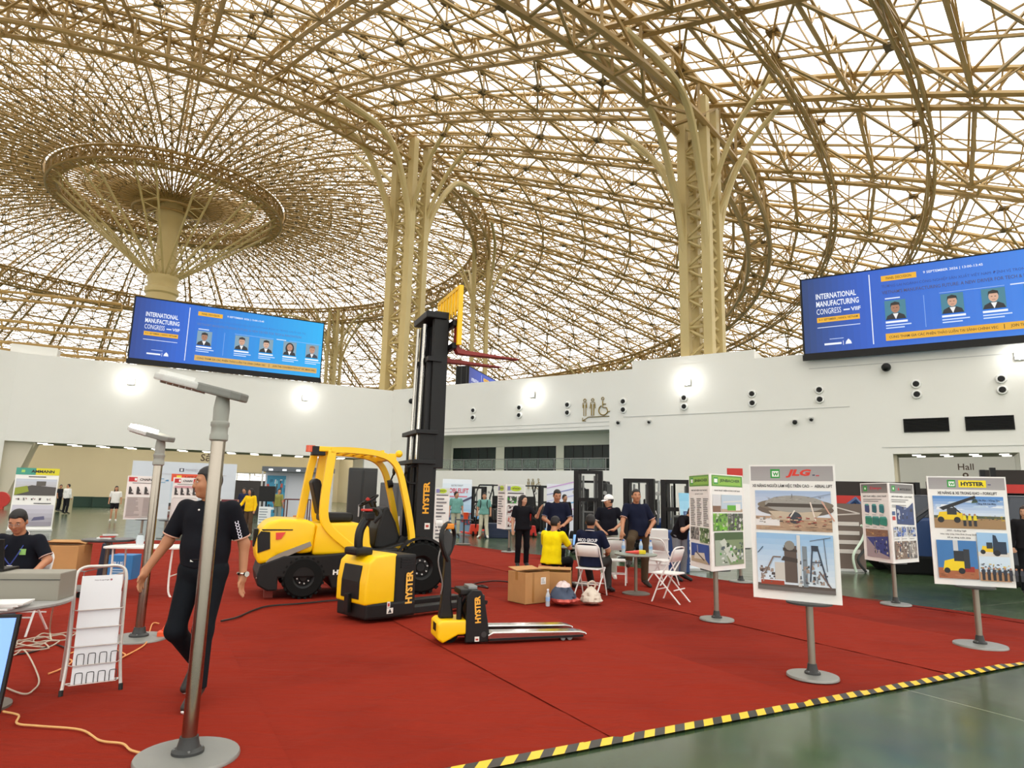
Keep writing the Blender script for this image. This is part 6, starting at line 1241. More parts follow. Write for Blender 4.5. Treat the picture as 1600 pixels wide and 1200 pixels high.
banner((-16.484, 23.291), rad(33), 1.25, 2.12, 'tall banner with green and yellow header behind the seated man', pr_ammann, rad(-6))
def pr_hroll(w, h):
    P = Print(.002); P.rect(0, h-.3, w, h, '#e2502c'); P.rect(w*.12, h-.24, w*.24, h-.06, '#e6d84a'); P.text('HITACHI', w*.32, h-.2, h=.12, w=w*.55, col='#8c2414', bold=.03); P.grad(0, .6, w, h-.3, '#d6dce2', '#b9cbd8', 6); P.text('ZX200', .08, h-.48, h=.1, w=w*.35, col='#23262c', bold=.03); P.lines(.08, h-.66, w*.6, h-.54, 2, '#4a5058'); P.rect(0, .0, w, .62, '#7c6c66'); P.clutter(0, .05, w, .95, ['#3a2c2a', '#5a3a34', '#2a2826', '#8a6a5c', '#6a2c28'], 40, 3, .3); P.poly([(w*.5, .75), (w*.8, .9), (w*.95, 1.2), (w*.75, 1.15)], '#c9cdd0'); return P
banner((-12.846, 26.991), rad(22), 1.5, 2.1, 'orange-headed roll-up banner beside the walking man', pr_hroll)
def pr_back(w, h):
    P = Print(.004); P.grad(0, 0, w, h, '#dfe3ea', '#d3d9e2', 4); P.rect(w*.44, h-.5, w*.485, h-.32, '#35384a'); P.rect(w*.452, h-.47, w*.473, h-.35, '#e8eaee'); P.text('MONDECO', w*.5, h-.46, h=.12, w=.75, col='#9a98a4'); P.text('CÔNG TY CỔ PHẦN THIẾT BỊ XÂY DỰNG', w*.28, h-.68, h=.09, w=w*.62, col='#a08f96'); P.clutter(.1, h-1.1, w*.35, h-.85, ['#4a8ab8', '#7aa4c4', '#3a3a3c'], 14, 4, .3); return P
banner((-17.180, 35.284), rad(20), 5.0, 2.95, 'wide pale backdrop wall behind the banners at left', pr_back, foot=False, name='backdrop_wall')
# ------------------------------------------------------------------ folding chairs, tables and things around them
def folding_chair():
    t = thing('folding_chair', 'white folding chair', 'chair'); W = mat('white_chair_paint', '#eceae6', .4)
    for s in (-1, 1):
        x = s*.21
        mb = MB(); mb.tube(cr([(x, -.2, 0), (x, -.02, .42), (x, .1, .62), (x*.97, .16, .78)], 4), .012, 8); mb.build('front_leg', W, t, smooth=True)
        mb = MB(); mb.tube([(x*.9, .26, 0), (x*.9, -.16, .44)], .012, 8); mb.build('rear_leg', W, t, smooth=True)
    mb = MB(); mb.tube(cr([(-.204, .16, .77), (-.16, .185, .83), (0, .19, .845), (.16, .185, .83), (.204, .16, .77)], 5), .012, 8); mb.build('top_rail', W, t, smooth=True)
    mb = MB(); V = []; n = 9
    for z, y in ((.63, .115), (.72, .145), (.81, .172)):
        for i in range(n): x = -.19+.38*i/(n-1); V.append((x, y+.02*(1-(x/.19)**2), z))
    mb.add(V, [(j*n+i, j*n+i+1, (j+1)*n+i+1, (j+1)*n+i) for j in range(2) for i in range(n-1)]); o = mb.build('backrest', W, t, smooth=True); o.modifiers.new('thick', 'SOLIDIFY').thickness = .012
    mb = MB(); mb.prism([(-.19, -.2), (.19, -.2), (.2, -.16), (.2, .16), (.17, .19), (-.17, .19), (-.2, .16), (-.2, -.16)], .425, .45, 'xy'); mb.build('seat', W, t, bevel=.01)
    for y, z in ((-.12, .19), (.17, .2)): mb = MB(); mb.cyl((-.2, y, z), (.2, y, z), .009, n=6); mb.build('stretcher', W, t)
    return t
fc = folding_chair(); fc.location = (1.37, 11.22, .008); fc.rotation_euler = (0, 0, rad(152)); fc['label'] = 'white folding chair under the man with lettering on his back'; fc['group'] = 'white folding chairs'
dup(fc, (2.55, 10.75, .008), rad(-128), 'empty white folding chair right of the round pedestal table', 'white folding chairs')
dup(fc, (2.02, 12.75, .008), rad(170), 'white folding chair with a foot resting on it behind the table', 'white folding chairs')
dup(fc, (2.95, 12.9, .008), rad(120), 'white folding chair beside the bending woman', 'white folding chairs')
t = thing('stool', 'low orange-seated stool under the person in yellow', 'stool', (.72, 11.78, .008)); mb = MB(); mb.prism([(-.18, -.15), (.18, -.15), (.18, .15), (-.18, .15)], .37, .41, 'xy'); mb.build('seat', mat('orange_seat', '#b8583a', .5), t, bevel=.02)
for x, y in ((-1, -1), (1, -1), (1, 1), (-1, 1)): mb = MB(); mb.cyl((x*.17, y*.14, 0), (x*.13, y*.11, .38), .013, n=6); mb.build('leg', LGREY, t)
def pedestal_table(loc, label, h, r, tm, pm=None):
    t = thing('pedestal_table', label, 'table', (loc[0], loc[1], .008)); mb = MB(); mb.lathe([(0, 0), (.23, 0), (.23, .02), (.2, .03), (.06, .045), (0, .045)], 28); mb.build('base', mat('brown_grey_plate', '#6f675e', .5, metal=.3), t, smooth=True)
    mb = MB(); mb.cyl((0, 0, .03), (0, 0, h), .028, n=12); mb.build('column', pm or mat('grey_brown_tube', '#85796a', .4, metal=.5), t, smooth=True); mb = MB(); mb.lathe([(0, h-.01), (r*.97, h-.01), (r, h), (r, h+.015), (r*.98, h+.022), (0, h+.022)], 32); mb.build('table_top', tm, t, smooth=True); return t
TT = mat('grey_green_laminate', '#8f968a', .35)
pedestal_table((2.17, 11.51), 'round pedestal table with bottles and a red tool on it', .64, .36, TT)
pedestal_table((1.32, 12.55), 'round table holding the open laptop in front of the seated pair', .66, .4, TT)
def bottle(loc, label, h=.22, cap='#2f6cc0'):
    t = thing('water_bottle', label, 'bottle', loc); mb = MB(); mb.lathe([(0, 0), (.03, 0), (.032, .02), (.032, h*.6), (.028, h*.68), (.014, h*.86), (.013, h*.9), (0, h*.9)], 14); mb.build('body', mat('clear_bottle', '#dfeaf2', .08, alpha=.55), t, smooth=True)
    mb = MB(); mb.cyl((0, 0, h*.9), (0, 0, h), .016, n=10); mb.build('cap', mat('cap_'+cap.strip('#'), cap, .4), t); mb = MB(); mb.lathe([(.0325, h*.3), (.033, h*.32), (.033, h*.52), (.0325, h*.54)], 14); mb.build('label_band', mat('blue_label', '#8fb6dd', .4), t)
bottle((1.98, 11.62, .672), 'water bottle at the left of the round table'); bottle((2.3, 11.72, .672), 'water bottle in the middle of the round table'); bottle((2.44, 11.58, .672), 'water bottle at the right of the round table')
t = thing('tool', 'red and yellow hand tool lying on the round table', 'tool', (2.1, 11.3, .672), rad(8)); mb = MB(); mb.cyl((-.14, 0, .035), (.08, 0, .035), .012, .035, n=10); mb.build('red_nozzle', mat('coral_plastic', '#d84a3e', .4), t, smooth=True); mb = MB(); mb.bb((.08, -.035, .005), (.2, .035, .07)); mb.build('yellow_grip', mat('yellow_plastic', '#d8c21c', .4), t, bevel=.015)
t = thing('laptop', 'open laptop with a blue screen before the person in yellow', 'laptop', (1.3, 12.4, .69), rad(-20)); mb = MB(); mb.bb((-.16, -.11, 0), (.16, .11, .018)); mb.build('keyboard_base', DGREY, t, bevel=.005)
mb = MB(); mb.box((0, .14, .12), (.32, .012, .22), M=Matrix.Rotation(rad(-15), 4, 'X')); mb.build('lid', BLACKP, t); mb = MB(); mb.box((0, .131, .12), (.29, .004, .19), M=Matrix.Rotation(rad(-15), 4, 'X')); mb.build('screen', mat('laptop_screen_glow', '#6f9ccf', .3, emit=.8), t)
t = thing('paper_cup', 'white paper cup on the laptop table', 'cup', (1.18, 12.75, .69)); mb = MB(); mb.lathe([(0, 0), (.03, 0), (.042, .11), (.044, .112), (.04, .11), (.028, .01)], 14); mb.build('cup', WPL, t, smooth=True); mb = MB(); mb.lathe([(0, .112), (.044, .112), (.044, .12), (0, .122)], 14); mb.build('lid', WPL, t, smooth=True)
t = thing('tissue_box', 'blue flat box beside the paper cup', 'box', (1.4, 12.85, .69), .3); mb = MB(); mb.bb((-.12, -.07, 0), (.12, .07, .05)); mb.build('carton', mat('sky_blue_card', '#3f9ad8', .5), t, bevel=.006); mb = MB(); mb.ball((0, 0, .055), (.05, .02, .02), 8); mb.build('tissue', WPL, t)
# cardboard boxes and bags on the carpet
CARD = mat('brown_cardboard', '#b98a55', .8, noise=.12, scale=6); TAPE = mat('parcel_tape', '#a5763f', .35)
def carton(loc, rz, d, label, flaps=False, lab=True):
    t = thing('cardboard_box', label, 'box', loc, rz); x, y, z = d; mb = MB(); mb.bb((-x/2, -y/2, 0), (x/2, y/2, z)); mb.build('carton', CARD, t, bevel=.008)
    mb = MB(); mb.bb((-x/2-.002, -.03, z-.12), (x/2+.002, .03, z+.002)); mb.build('tape_strip', TAPE, t)
    mb = MB(); mb.bb((-x*.22, -y/2-.002, .02), (-x*.14, y/2+.002, z+.003)); mb.build('tape_strip', TAPE, t)
    if flaps:
        for s in (-1, 1): mb = MB(); mb.box((0, s*y*.27, z+.03), (x*.98, y*.5, .008), M=Matrix.Rotation(s*rad(10), 4, 'X')); mb.build('flap', CARD, t)
    if lab: P = Print(.0008); P.rect(0, 0, .1, .1, '#eeeae2'); P.lines(.01, .01, .09, .09, 5, '#8a8a8a'); P.build('shipping_label', t, frame((x*.12, -y/2-.004, z*.6), (1, 0, 0), (0, 0, 1)))
    return t
carton((.33, 10.42, .01), rad(38), (.48, .42, .45), 'large brown cardboard box with a white label on the carpet', True)
carton((.75, 10.95, .01), rad(-8), (.55, .36, .4), 'brown cardboard box behind the labelled one', True, False)
def sack(loc, label, r, cols, seed, handle=False):
    t = thing('plastic_bag', label, 'bag', loc, seed*.7); rg = random.Random(seed); n = 40; m = 12; V = []
    for j in range(m+1):
        f = PI*j/m
        for i in range(n):
            a = 2*PI*i/n; w = 1+.35*MN.noise(Vector((math.cos(a)*1.6+seed, math.sin(a)*1.6, f*1.1+seed)))+.22*MN.noise(Vector((math.cos(a)*5, math.sin(a)*5+seed, f*4)))
            g_ = (math.sin(f*.5)**1.1)*min(1, (PI-f)*3.)+.08*min(1, j)
            V.append((r[0]*w*g_*math.cos(a), r[1]*w*g_*math.sin(a), max(.0, r[2]*2*(1-(f/PI)**1.3)*(1+.15*(w-1)))))
    for k, (c, lo, hi) in enumerate(cols):
        mb = MB(); F = [(j*n+i, (j+1)*n+i, (j+1)*n+(i+1) % n, j*n+(i+1) % n) for j in range(lo, hi) for i in range(n)]; mb.add(V, F); mb.build('bag_skin' if k == 0 else 'bag_contents', c, t, smooth=True)
    if handle: mb = MB(); mb.tube(cr([(-.05, 0, r[2]*1.8), (-.06, .01, r[2]*2.3), (0, .02, r[2]*2.6), (.06, 0, r[2]*2.3), (.05, 0, r[2]*1.8)], 4), .014, 6); mb.build('bag_handle', cols[0][0], t, smooth=True)
PB = mat('pale_pink_plastic_film', '#d8c0bc', .25); 
sack((.84, 10.2, .01), 'stuffed plastic bag with navy and pink contents beside the box', (.24, .2, .17), ((PB, 0, 4), (mat('navy_fabric', '#39455a', .7), 4, 9), (mat('coral_fabric', '#c8584c', .7), 9, 12)), 2)
sack((1.27, 10.28, .01), 'pale tied plastic bag with a handle', (.16, .13, .13), ((mat('cream_plastic_film', '#d4c6b4', .3), 0, 12),), 5, True)
bottle((.6, 10.02, .01), 'water bottle standing between the box and the bag', .24, '#dfe6ee')
# ------------------------------------------------------------------ left foreground: table, rack, cables
TW = mat('white_table_tube', '#e4e2dc', .4)
def folding_table(loc, rz, w, d, h, label, top):
    t = thing('folding_table', label, 'table', loc, rz); mb = MB(); mb.prism([(-w/2, -d/2+.04), (-w/2+.04, -d/2), (w/2-.04, -d/2), (w/2, -d/2+.04), (w/2, d/2-.04), (w/2-.04, d/2), (-w/2+.04, d/2), (-w/2, d/2-.04)], h-.03, h, 'xy'); mb.build('table_top', top, t, bevel=.008)
    for s in (-1, 1):
        for q in (-1, 1): mb = MB(); mb.tube(cr([(s*(w/2-.12), q*(d/2-.08), h-.03), (s*(w/2-.13), q*(d/2-.08), .35), (s*(w/2-.11), q*(d/2-.05), .1), (s*(w/2-.05), q*(d/2-.03), .0)], 4), .014, 7); mb.build('leg', TW, t, smooth=True)
        mb = MB(); mb.cyl((s*(w/2-.13), -d/2+.08, .3), (s*(w/2-.13), d/2-.08, .3), .01, n=6); mb.build('stretcher', TW, t)
    return t
LT_ = (-3.200, 4.728, 0.740)
LT_ = (LT_[0]-.14, LT_[1]+.12, LT_[2])
pedestal_table((LT_[0]-.40, LT_[1]+.12), 'grey round table at the left edge before the seated man', .715, .52, mat('grey_table_top', '#9d9c98', .4))
dup(fc, (-5.2, 7.34, .008), rad(8), 'white folding chair under the man with spectacles', 'white folding chairs')
t = thing('equipment_case', 'grey box on the left edge table before the seated man', 'box', (LT_[0]-.36, LT_[1]+.2, .74), rad(10)); mb = MB(); mb.bb((-.42, -.12, 0), (.42, .14, .2)); mb.build('case', mat('grey_green_case', '#8f8b7e', .6), t, bevel=.01); mb = MB(); mb.bb((-.42, -.125, .15), (.42, -.115, .155)); mb.build('lid_seam', DGREY, t)
t = thing('laptop', 'open black laptop on the grey box before the seated man', 'laptop', (LT_[0]-.52, LT_[1]+.2, .942), rad(10)); mb = MB(); mb.bb((-.17, -.1, 0), (.17, .12, .018)); mb.build('keyboard_base', BLACKP, t, bevel=.004); mb = MB(); mb.box((0, -.115, .12), (.34, .012, .23), M=Matrix.Rotation(rad(12), 4, 'X')); mb.build('lid', BLACKP, t)
t = thing('paper_stack', 'stack of white leaflets on the left edge table', 'paper', (LT_[0]-.2, LT_[1]-.16, .74), rad(4))
for k in range(4): mb = MB(); mb.box((.02*k, -.01*k, .006+k*.011), (.42, .22, .01), rz=.08*k); mb.build('leaflet', WPL if k != 1 else LGREY, t)
t = thing('cable_plug', 'pale cable with plug hanging over the table edge', 'cable', (0, 0, 0)); mb = MB(); mb.tube(cr([(-3.382, 5.096, 0.800), (-3.760, 5.716, 0.620), (-4.262, 6.474, 0.350), (-4.627, 7.035, 0.120), (-4.565, 6.980, 0.040)], 5), .007, 6); mb.build('cord', mat('pale_green_cable', '#bfc0ac', .5), t, smooth=True); mb = MB(); mb.ball((-3.420, 5.123, 0.800), (.05, .03, .02), 8); mb.build('plug', WPL, t, smooth=True)
# second laptop screen at the lower left corner
mp_ = (-2.457, 3.400, 0.915)
t = thing('monitor', 'black-framed screen showing blue at the lower left corner', 'monitor', (mp_[0]-.27, mp_[1], 0), rad(16)); mb = MB(); mb.box((0, 0, mp_[2]-.22), (.56, .03, .46), M=Matrix.Rotation(rad(-12), 4, 'X')); mb.build('frame', BLACK, t, bevel=.006)
mb = MB(); mb.box((0, -.017, mp_[2]-.22), (.53, .004, .43), M=Matrix.Rotation(rad(-12), 4, 'X')); mb.build('screen', mat('monitor_glow', '#6f95dd', .3, emit=.9), t)
P = Print(.0008)
for k in range(5): P.rect(.40, .06+k*.07, .5, .068+k*.07, '#a9c2f0'); P.rect(.46, .08+k*.07, .475, .095+k*.07, '#3f62c0')
P.build('screen_icons', t, frame((-.265, -.02+.045, mp_[2]-.42), (1, 0, 0), (0, .21, .98)), attr_mat('screen_icons_glow', .9))
mb = MB(); mb.cyl((0, .05, .02), (0, .04, mp_[2]-.3), .025); mb.build('stand_post', BLACK, t); mb = MB(); mb.lathe([(0, 0), (.18, 0), (.18, .015), (0, .02)], 24, c=(0, .05, 0)); mb.build('stand_foot', BLACK, t)
# brochure rack
br_ = Vector((*(-3.157, 5.376), 0)); t = thing('brochure_rack', 'leaning wire brochure rack holding white leaflets in the left foreground', 'rack', br_, rad(36)); CT = mat('rack_chrome_tube', '#d6d2cb', .3, metal=.4)
W2 = .175; LEAN = .30
def rk(x, s, off=0.): return (x, s*LEAN-off, s*.92)
mb = MB(); mb.tube(cr([rk(-W2-.02, .02), rk(-W2, .3), rk(-W2, .7), rk(-W2, .93), rk(-W2+.05, 1.0), rk(0, 1.005), rk(W2-.05, 1.0), rk(W2, .93), rk(W2, .7), rk(W2, .3), rk(W2+.02, .02)], 5), .0125, 8); mb.build('frame', CT, t, smooth=True)
for s in (-1, 1):
    mb = MB(); mb.cyl(rk(s*(W2+.02), .0), rk(s*(W2+.02), .06), .016, n=8); mb.build('rubber_foot', BLACK, t)
    mb = MB(); mb.tube([rk(s*W2, .9), (s*W2, LEAN+.18, .02)], .01, 6); mb.build('back_leg', CT, t)
mb = MB(); mb.tube([rk(-W2, .1), rk(W2, .1)], .008, 6); mb.build('cross_wire', CT, t)
for k in range(5):
    z = .10+k*.14
    mb = MB(); V = [rk(-.145, z+.005, .05), rk(.14, z+.005, .05), rk(.15, z+.27, .015), rk(-.135, z+.27, .015)]; mb.add(V+[(a, b+.004, c) for a, b, c in V], [(0, 1, 2, 3), (7, 6, 5, 4), (0, 4, 5, 1), (1, 5, 6, 2), (2, 6, 7, 3), (3, 7, 4, 0)]); lf = mb.build('leaflet', mat('leaflet_paper', '#dfe0e2', .5), t)
    a = Vector(V[0]); u = Vector(V[1])-a; v = Vector(V[3])-a; P = Print(.0005); P.text('Nord-springs', .09, .225, h=.012, w=.1, col='#5a4a52', bold=.02); P.disc(.205, .232, .008, '#9a4a52'); P.build('print', lf, frame(tuple(a+Vector((0, -.001, 0))), tuple(u), tuple(v)))
    for i in range(4):
        x = -.12+i*.075; mb = MB(); mb.tube(cr([rk(x, z-.002, .055), rk(x, z+.075, .06), rk(x+.012, z+.085, .06), rk(x+.035, z+.085, .06), rk(x+.046, z+.075, .06), rk(x+.046, z-.002, .055)], 3), .003, 5)
        if k in (0, 1): mb.build('pocket_wire', DGREY, t)
    mb = MB(); mb.tube([rk(-W2, z, .0), rk(-.15, z, .055), rk(.15, z, .055), rk(W2, z, 0)], .004, 5); mb.build('shelf_wire', CT, t)
# cables on the carpet
def floor_cable(pts, label, col, r=.006, z=.026): 
    mb = MB(); mb.tube(cr([(p[0], p[1], z+(p[2] if len(p) > 2 else 0)) for p in pts], 6), r, 6); return setp(mb.build('cable', mat('cable_'+col.strip('#'), col, .5), smooth=True), label, 'cable')
floor_cable([(-3.453, 4.876), (-3.297, 4.808), (-3.191, 4.652), (-3.023, 4.616), (-2.720, 4.566), (-2.491, 4.393), (-2.328, 4.351), (-2.211, 4.247), (-2.042, 4.180)], 'yellow extension cable from the screen corner to the near lamp base', '#d9a866', .007)
cc = Vector((-4.672, 7.164)); pts = []
for i in range(60): a = i*.52; rr = .17+.05*math.sin(i*.7); pts.append((cc.x+rr*math.cos(a)+.002*i, cc.y+rr*1.0*math.sin(a)-.0105*i, .004*((i*7) % 9)))
pts += [(*(-3.781, 5.692), 0), (*(-3.593, 5.356), 0), (*(-3.606, 5.274), 0), (*(-3.845, 5.419), 0)]
floor_cable(pts, 'coiled pale grey cable left of the brochure rack', '#b9ab98', .0065)
floor_cable([(-3.795, 5.825), (-3.797, 5.987), (-3.871, 6.242), (-4.052, 6.412), (-4.038, 6.665), (-3.837, 6.739), (-3.565, 6.535), (-3.526, 6.416), (-3.600, 6.929), (-3.821, 7.421), (-4.083, 7.990), (-4.014, 7.998)], 'orange-yellow cable winding behind the brochure rack', '#e09a5a', .007)
floor_cable([(-4.524, 6.413), (-4.453, 6.519), (-4.437, 6.623), (-4.432, 6.839), (-4.213, 6.700)], 'dark cable beside the cable coil', '#2a1e1c', .008)
floor_cable([(-3.398, 8.234), (-3.313, 8.494), (-3.308, 8.995), (-3.230, 9.357), (-2.878, 9.624), (-2.520, 9.963), (-2.200, 10.193)], 'black cable running from the walking man to the forklift', '#1d1716', .012)
floor_cable([(-1.103, 11.550), (-0.675, 11.625), (-0.451, 11.988), (-0.329, 11.686), (-0.594, 12.130), (-0.265, 12.635), (0.089, 12.520)], 'black cable behind the pallet jack handle', '#2a1512', .012)
t = thing('extension_reel', 'orange extension socket by the lit lamp base', 'extension lead', (*(-3.580, 7.352), .012), .3); mb = MB(); mb.bb((-.1, -.06, 0), (.12, .06, .07)); mb.build('socket_body', mat('orange_plastic', '#e2501e', .45), t, bevel=.012); mb = MB(); mb.tube(cr([(-.06, 0, .07), (-.02, 0, .13), (.06, 0, .13), (.1, 0, .07)], 4), .012, 6); mb.build('carry_handle', mat('orange_plastic', '#e2501e', .45), t, smooth=True)
# mid-left: white table, cart with carton, dark table, blue case
WT = Vector((-5.370, 10.065, 0.720)); folding_table((WT.x+.05, WT.y, .008), rad(8), 1.05, .6, .72, 'white folding table with curved legs behind the lit lamp', TW)
t = thing('glass_jar', 'clear jar on the white folding table', 'jar', (WT.x-.15, WT.y+.1, .73)); mb = MB(); mb.lathe([(0, 0), (.05, 0), (.055, .05), (.05, .12), (.03, .14), (0, .14)], 14); mb.build('jar_body', mat('clear_bottle', '#dfeaf2', .08), t, smooth=True); mb = MB(); mb.cyl((0, 0, .14), (0, 0, .16), .034, n=12); mb.build('jar_lid', GREY, t)
DT = Vector((-6.079, 10.316, 0.780)); pedestal_table((DT.x, DT.y), 'dark round table with leaflets behind the brochure rack', .76, .36, mat('dark_table_top', '#26262a', .3))
t = thing('leaflet_pile', 'small pile of leaflets on the dark round table', 'paper', (DT.x-.05, DT.y, .792), .2)
for k in range(3): mb = MB(); mb.box((.03*k, 0, .01+.022*k), (.2, .14, .02), rz=.2*k); mb.build('leaflet', [WPL, RED, LGREY][k], t)
ct = Vector((*(-6.370, 9.892), 0)); t = thing('hand_cart', 'low wire cart under the cardboard box at left', 'cart', ct, rad(8)); mb = MB(); mb.bb((-.36, -.25, .1), (.36, .25, .13)); mb.build('platform', GREY, t)
for k in range(7): mb = MB(); mb.cyl((-.34+k*.113, -.25, .13), (-.34+k*.113, -.25, .38), .006, n=5); mb.build('basket_wire', GREY, t)
mb = MB(); mb.tube([(-.36, -.25, .38), (.36, -.25, .38), (.36, .25, .38), (-.36, .25, .38)], .009, 5, closed=True); mb.build('basket_rim', GREY, t)
for x, y in ((-1, -1), (1, -1), (1, 1), (-1, 1)): mb = MB(); mb.cyl((x*.3, y*.2-.015, .05), (x*.3, y*.2+.015, .05), .05, n=12); mb.build('castor', RUB, t)
carton((ct.x-.08, ct.y, .39), rad(8), (.56, .42, .34), 'open cardboard box on the low wire cart', True, False)
bcs = Vector((*(-6.654, 11.850), 0)); t = thing('blue_crate', 'blue crate with printed front under the dark table', 'crate', bcs, rad(5)); mb = MB(); mb.bb((-.2, -.16, 0), (.2, .16, .42)); mb.build('crate_body', mat('blue_crate_plastic', '#2e78b4', .5), t, bevel=.012); P = Print(.0008); P.text('PLUS', -.12, .25, h=.06, col='#d8e6f0', bold=.03); P.lines(-.15, .08, .15, .2, 3, '#b4d0e4'); P.build('crate_print', t, frame((0, -.164, 0), (1, 0, 0), (0, 0, 1)))
t = thing('tripod_bag', 'dark upright bag left of the blue crate', 'bag', (bcs.x-.38, bcs.y+.1, 0), .2); mb = MB(); mb.prism([(-.12, 0), (.12, 0), (.1, .55), (-.08, .6)], -.08, .08); mb.build('bag_body', mat('navy_bag', '#1d2233', .7), t, bevel=.03); mb = MB(); mb.tube(cr([(-.06, 0, .58), (0, 0, .68), (.06, 0, .56)], 4), .012, 5); mb.build('bag_handle', BLACK, t)
# ------------------------------------------------------------------ exhibits along the right wall and in the halls
def small_forklift(loc, rz, label, body, mh=2.3, guard=BLACK, k=1., forks=True, screen=None):
    t = thing('forklift', label, 'forklift', loc, rz)   # faces local -Y, toward the viewer
    bm_ = body
    mb = MB(); mb.prism([(.35, .25), (.4, .95), (.7, 1.05), (1.5, 1.05), (1.75, .9), (1.8, .35), (1.6, .25)], -.5, .5, 'yz'); mb.build('body', bm_, t, bevel=.05)
    mb = MB(); mb.bb((-.5, -.35, .2), (.5, .4, .5)); mb.build('front_chassis', BLACKP, t, bevel=.03)
    for s in (-1, 1):
        mb = MB(); mb.bb((s*.36-.07, -.62, .06), (s*.36+.07, -.42, mh)); mb.build('mast_channel', BLACK, t, bevel=.012)
        mb = MB(); mb.bb((s*.24-.03, -.56, .1), (s*.24+.03, -.48, mh-.1)); mb.build('inner_channel', DGREY, t)
        mb = MB(); mb.cyl((s*.17, -.4, .2), (s*.17, -.4, mh-.15), .03, n=8); mb.build('lift_cylinder', GREY, t)
        mb = MB(); mb.tube([(s*.45, -.25, .9), (s*.45, -.2, 1.5), (s*.42, .1, 2.08), (s*.42, 1.15, 2.1), (s*.45, 1.3, 1.7), (s*.46, 1.4, 1.0)], .035, 6); mb.build('guard_post', guard, t)
        if forks: mb = MB(); mb.prism([(-.62, .6), (-.66, .6), (-.68, .1), (-1.6, .07), (-1.6, .05), (-.62, .05)], s*.25-.06, s*.25+.06, 'yz'); mb.build('fork', BLACKP, t)
        for y, r in ((-.3, .3), (1.4, .24)):
            mb = MB(); mb.lathe([(.1, -.1), (r, -.1), (r, .1), (.1, .1)], 20, c=(s*.46, y, r), axis='x'); mb.build('wheel', RUB, t)
    for z in (mh-.1, mh*.62, .3): mb = MB(); mb.bb((-.42, -.6, z), (.42, -.5, z+.1)); mb.build('mast_crossbar', BLACK, t)
    for j in range(5): mb = MB(); mb.bb((-.42, .15+j*.22, 2.07), (.42, .2+j*.22, 2.12)); mb.build('roof_bar', guard, t)
    mb = MB(); mb.bb((-.25, .5, 1.05), (.25, .95, 1.18)); mb.build('seat', BLACKP, t, bevel=.04); mb = MB(); mb.bb((-.24, .9, 1.15), (.24, 1.02, 1.6)); mb.build('seat_back', BLACKP, t, bevel=.04)
    mb = MB(); mb.prism([(.0, .5), (.05, 1.15), (.2, 1.2), (.3, .5)], -.3, .3, 'yz'); mb.build('dash', DGREY, t, bevel=.03)
    mb = MB(); mb.tube([(.14*math.cos(2*PI*i/14), .28+.1*math.sin(2*PI*i/14), 1.25+.1*math.sin(2*PI*i/14)) for i in range(14)], .014, 5, closed=True); mb.build('steering_wheel', BLACK, t)
    if screen: mb = MB(); mb.bb((.3, .0, .95), (.5, 1.5, 2.05)); mb.build('rain_cover', screen, t, bevel=.04)
    for s in (-1, 1): mb = MB(); mb.cyl((s*.46, -.3, 1.75), (s*.46, -.22, 1.75), .06, n=10); mb.build('head_lamp', LGREY, t)
    if k != 1: t.scale = (k, k, k)
    return t
def xy(p): return (p[0], p[1], 0)
TEALB = mat('teal_machine_paint', '#1f8a86', .4); BLUEB = mat('blue_machine_paint', '#24467e', .4); GREYB = mat('grey_machine_paint', '#5e625f', .5)
small_forklift(xy((2.500, 20.500, 1.168)), rad(-15), 'teal forklift with a tall black mast behind the man in the cap', TEALB, 2.4, screen=mat('black_rain_cover', '#20211f', .6))
small_forklift(xy((3.822, 19.000, 1.233)), rad(-25), 'grey-framed blue forklift behind the leaning man', BLUEB, 2.15, mat('grey_guard_tube', '#8b8e8c', .4, metal=.4))
small_forklift(xy((4.548, 17.600, 1.282)), rad(-25), 'dark forklift mostly hidden by the green-headed poster', GREYB, 2.1, forks=False)
small_forklift(xy((-1.153, 31.500, 1.127)), rad(-35), 'black forklift behind the walking man in teal', GREYB, 2.0)
small_forklift(xy((1.469, 31.000, 1.197)), rad(30), 'forklift with a dark roof behind the V-neck man', RED, 2.1)
small_forklift(xy((3.463, 34.000, 1.205)), rad(10), 'small distant forklift between the lanyard man and the teal one', GREYB, 2.05)
# blue exhibition mats
BM = mat('blue_mat', '#3f86b8', .8)
def mat_on_floor(quad, label, m):
    mb = MB(); n = len(quad); mb.add([(*p, 0.001) for p in quad]+[(*p, .02) for p in quad], [tuple(range(n, 2*n))]+[(i, (i+1) % n, (i+1) % n+n, i+n) for i in range(n)]); return setp(mb.build('floor_mat', m), label, 'mat')
def P2(p): return (p[0], p[1])
mat_on_floor([P2((-3.156, 30.146)), P2((2.266, 31.577)), P2((3.963, 55.440)), P2((-5.401, 51.148))], 'blue exhibition mat under the red hand trucks', BM)
mat_on_floor([P2((3.976, 19.459)), P2((5.962, 17.732)), P2((9.398, 27.863)), P2((6.393, 31.240))], 'pale grey mat under the forklifts behind the leaning man', mat('pale_blue_grey_mat', '#8f9da6', .7))
mat_on_floor([P2((8.780, 17.751)), P2((13.745, 17.638)), P2((24.436, 31.187)), P2((15.678, 31.547))], 'green turf mat under the machines behind the right posters', mat('green_turf_mat', '#3d6a28', .95, noise=.3, scale=30))
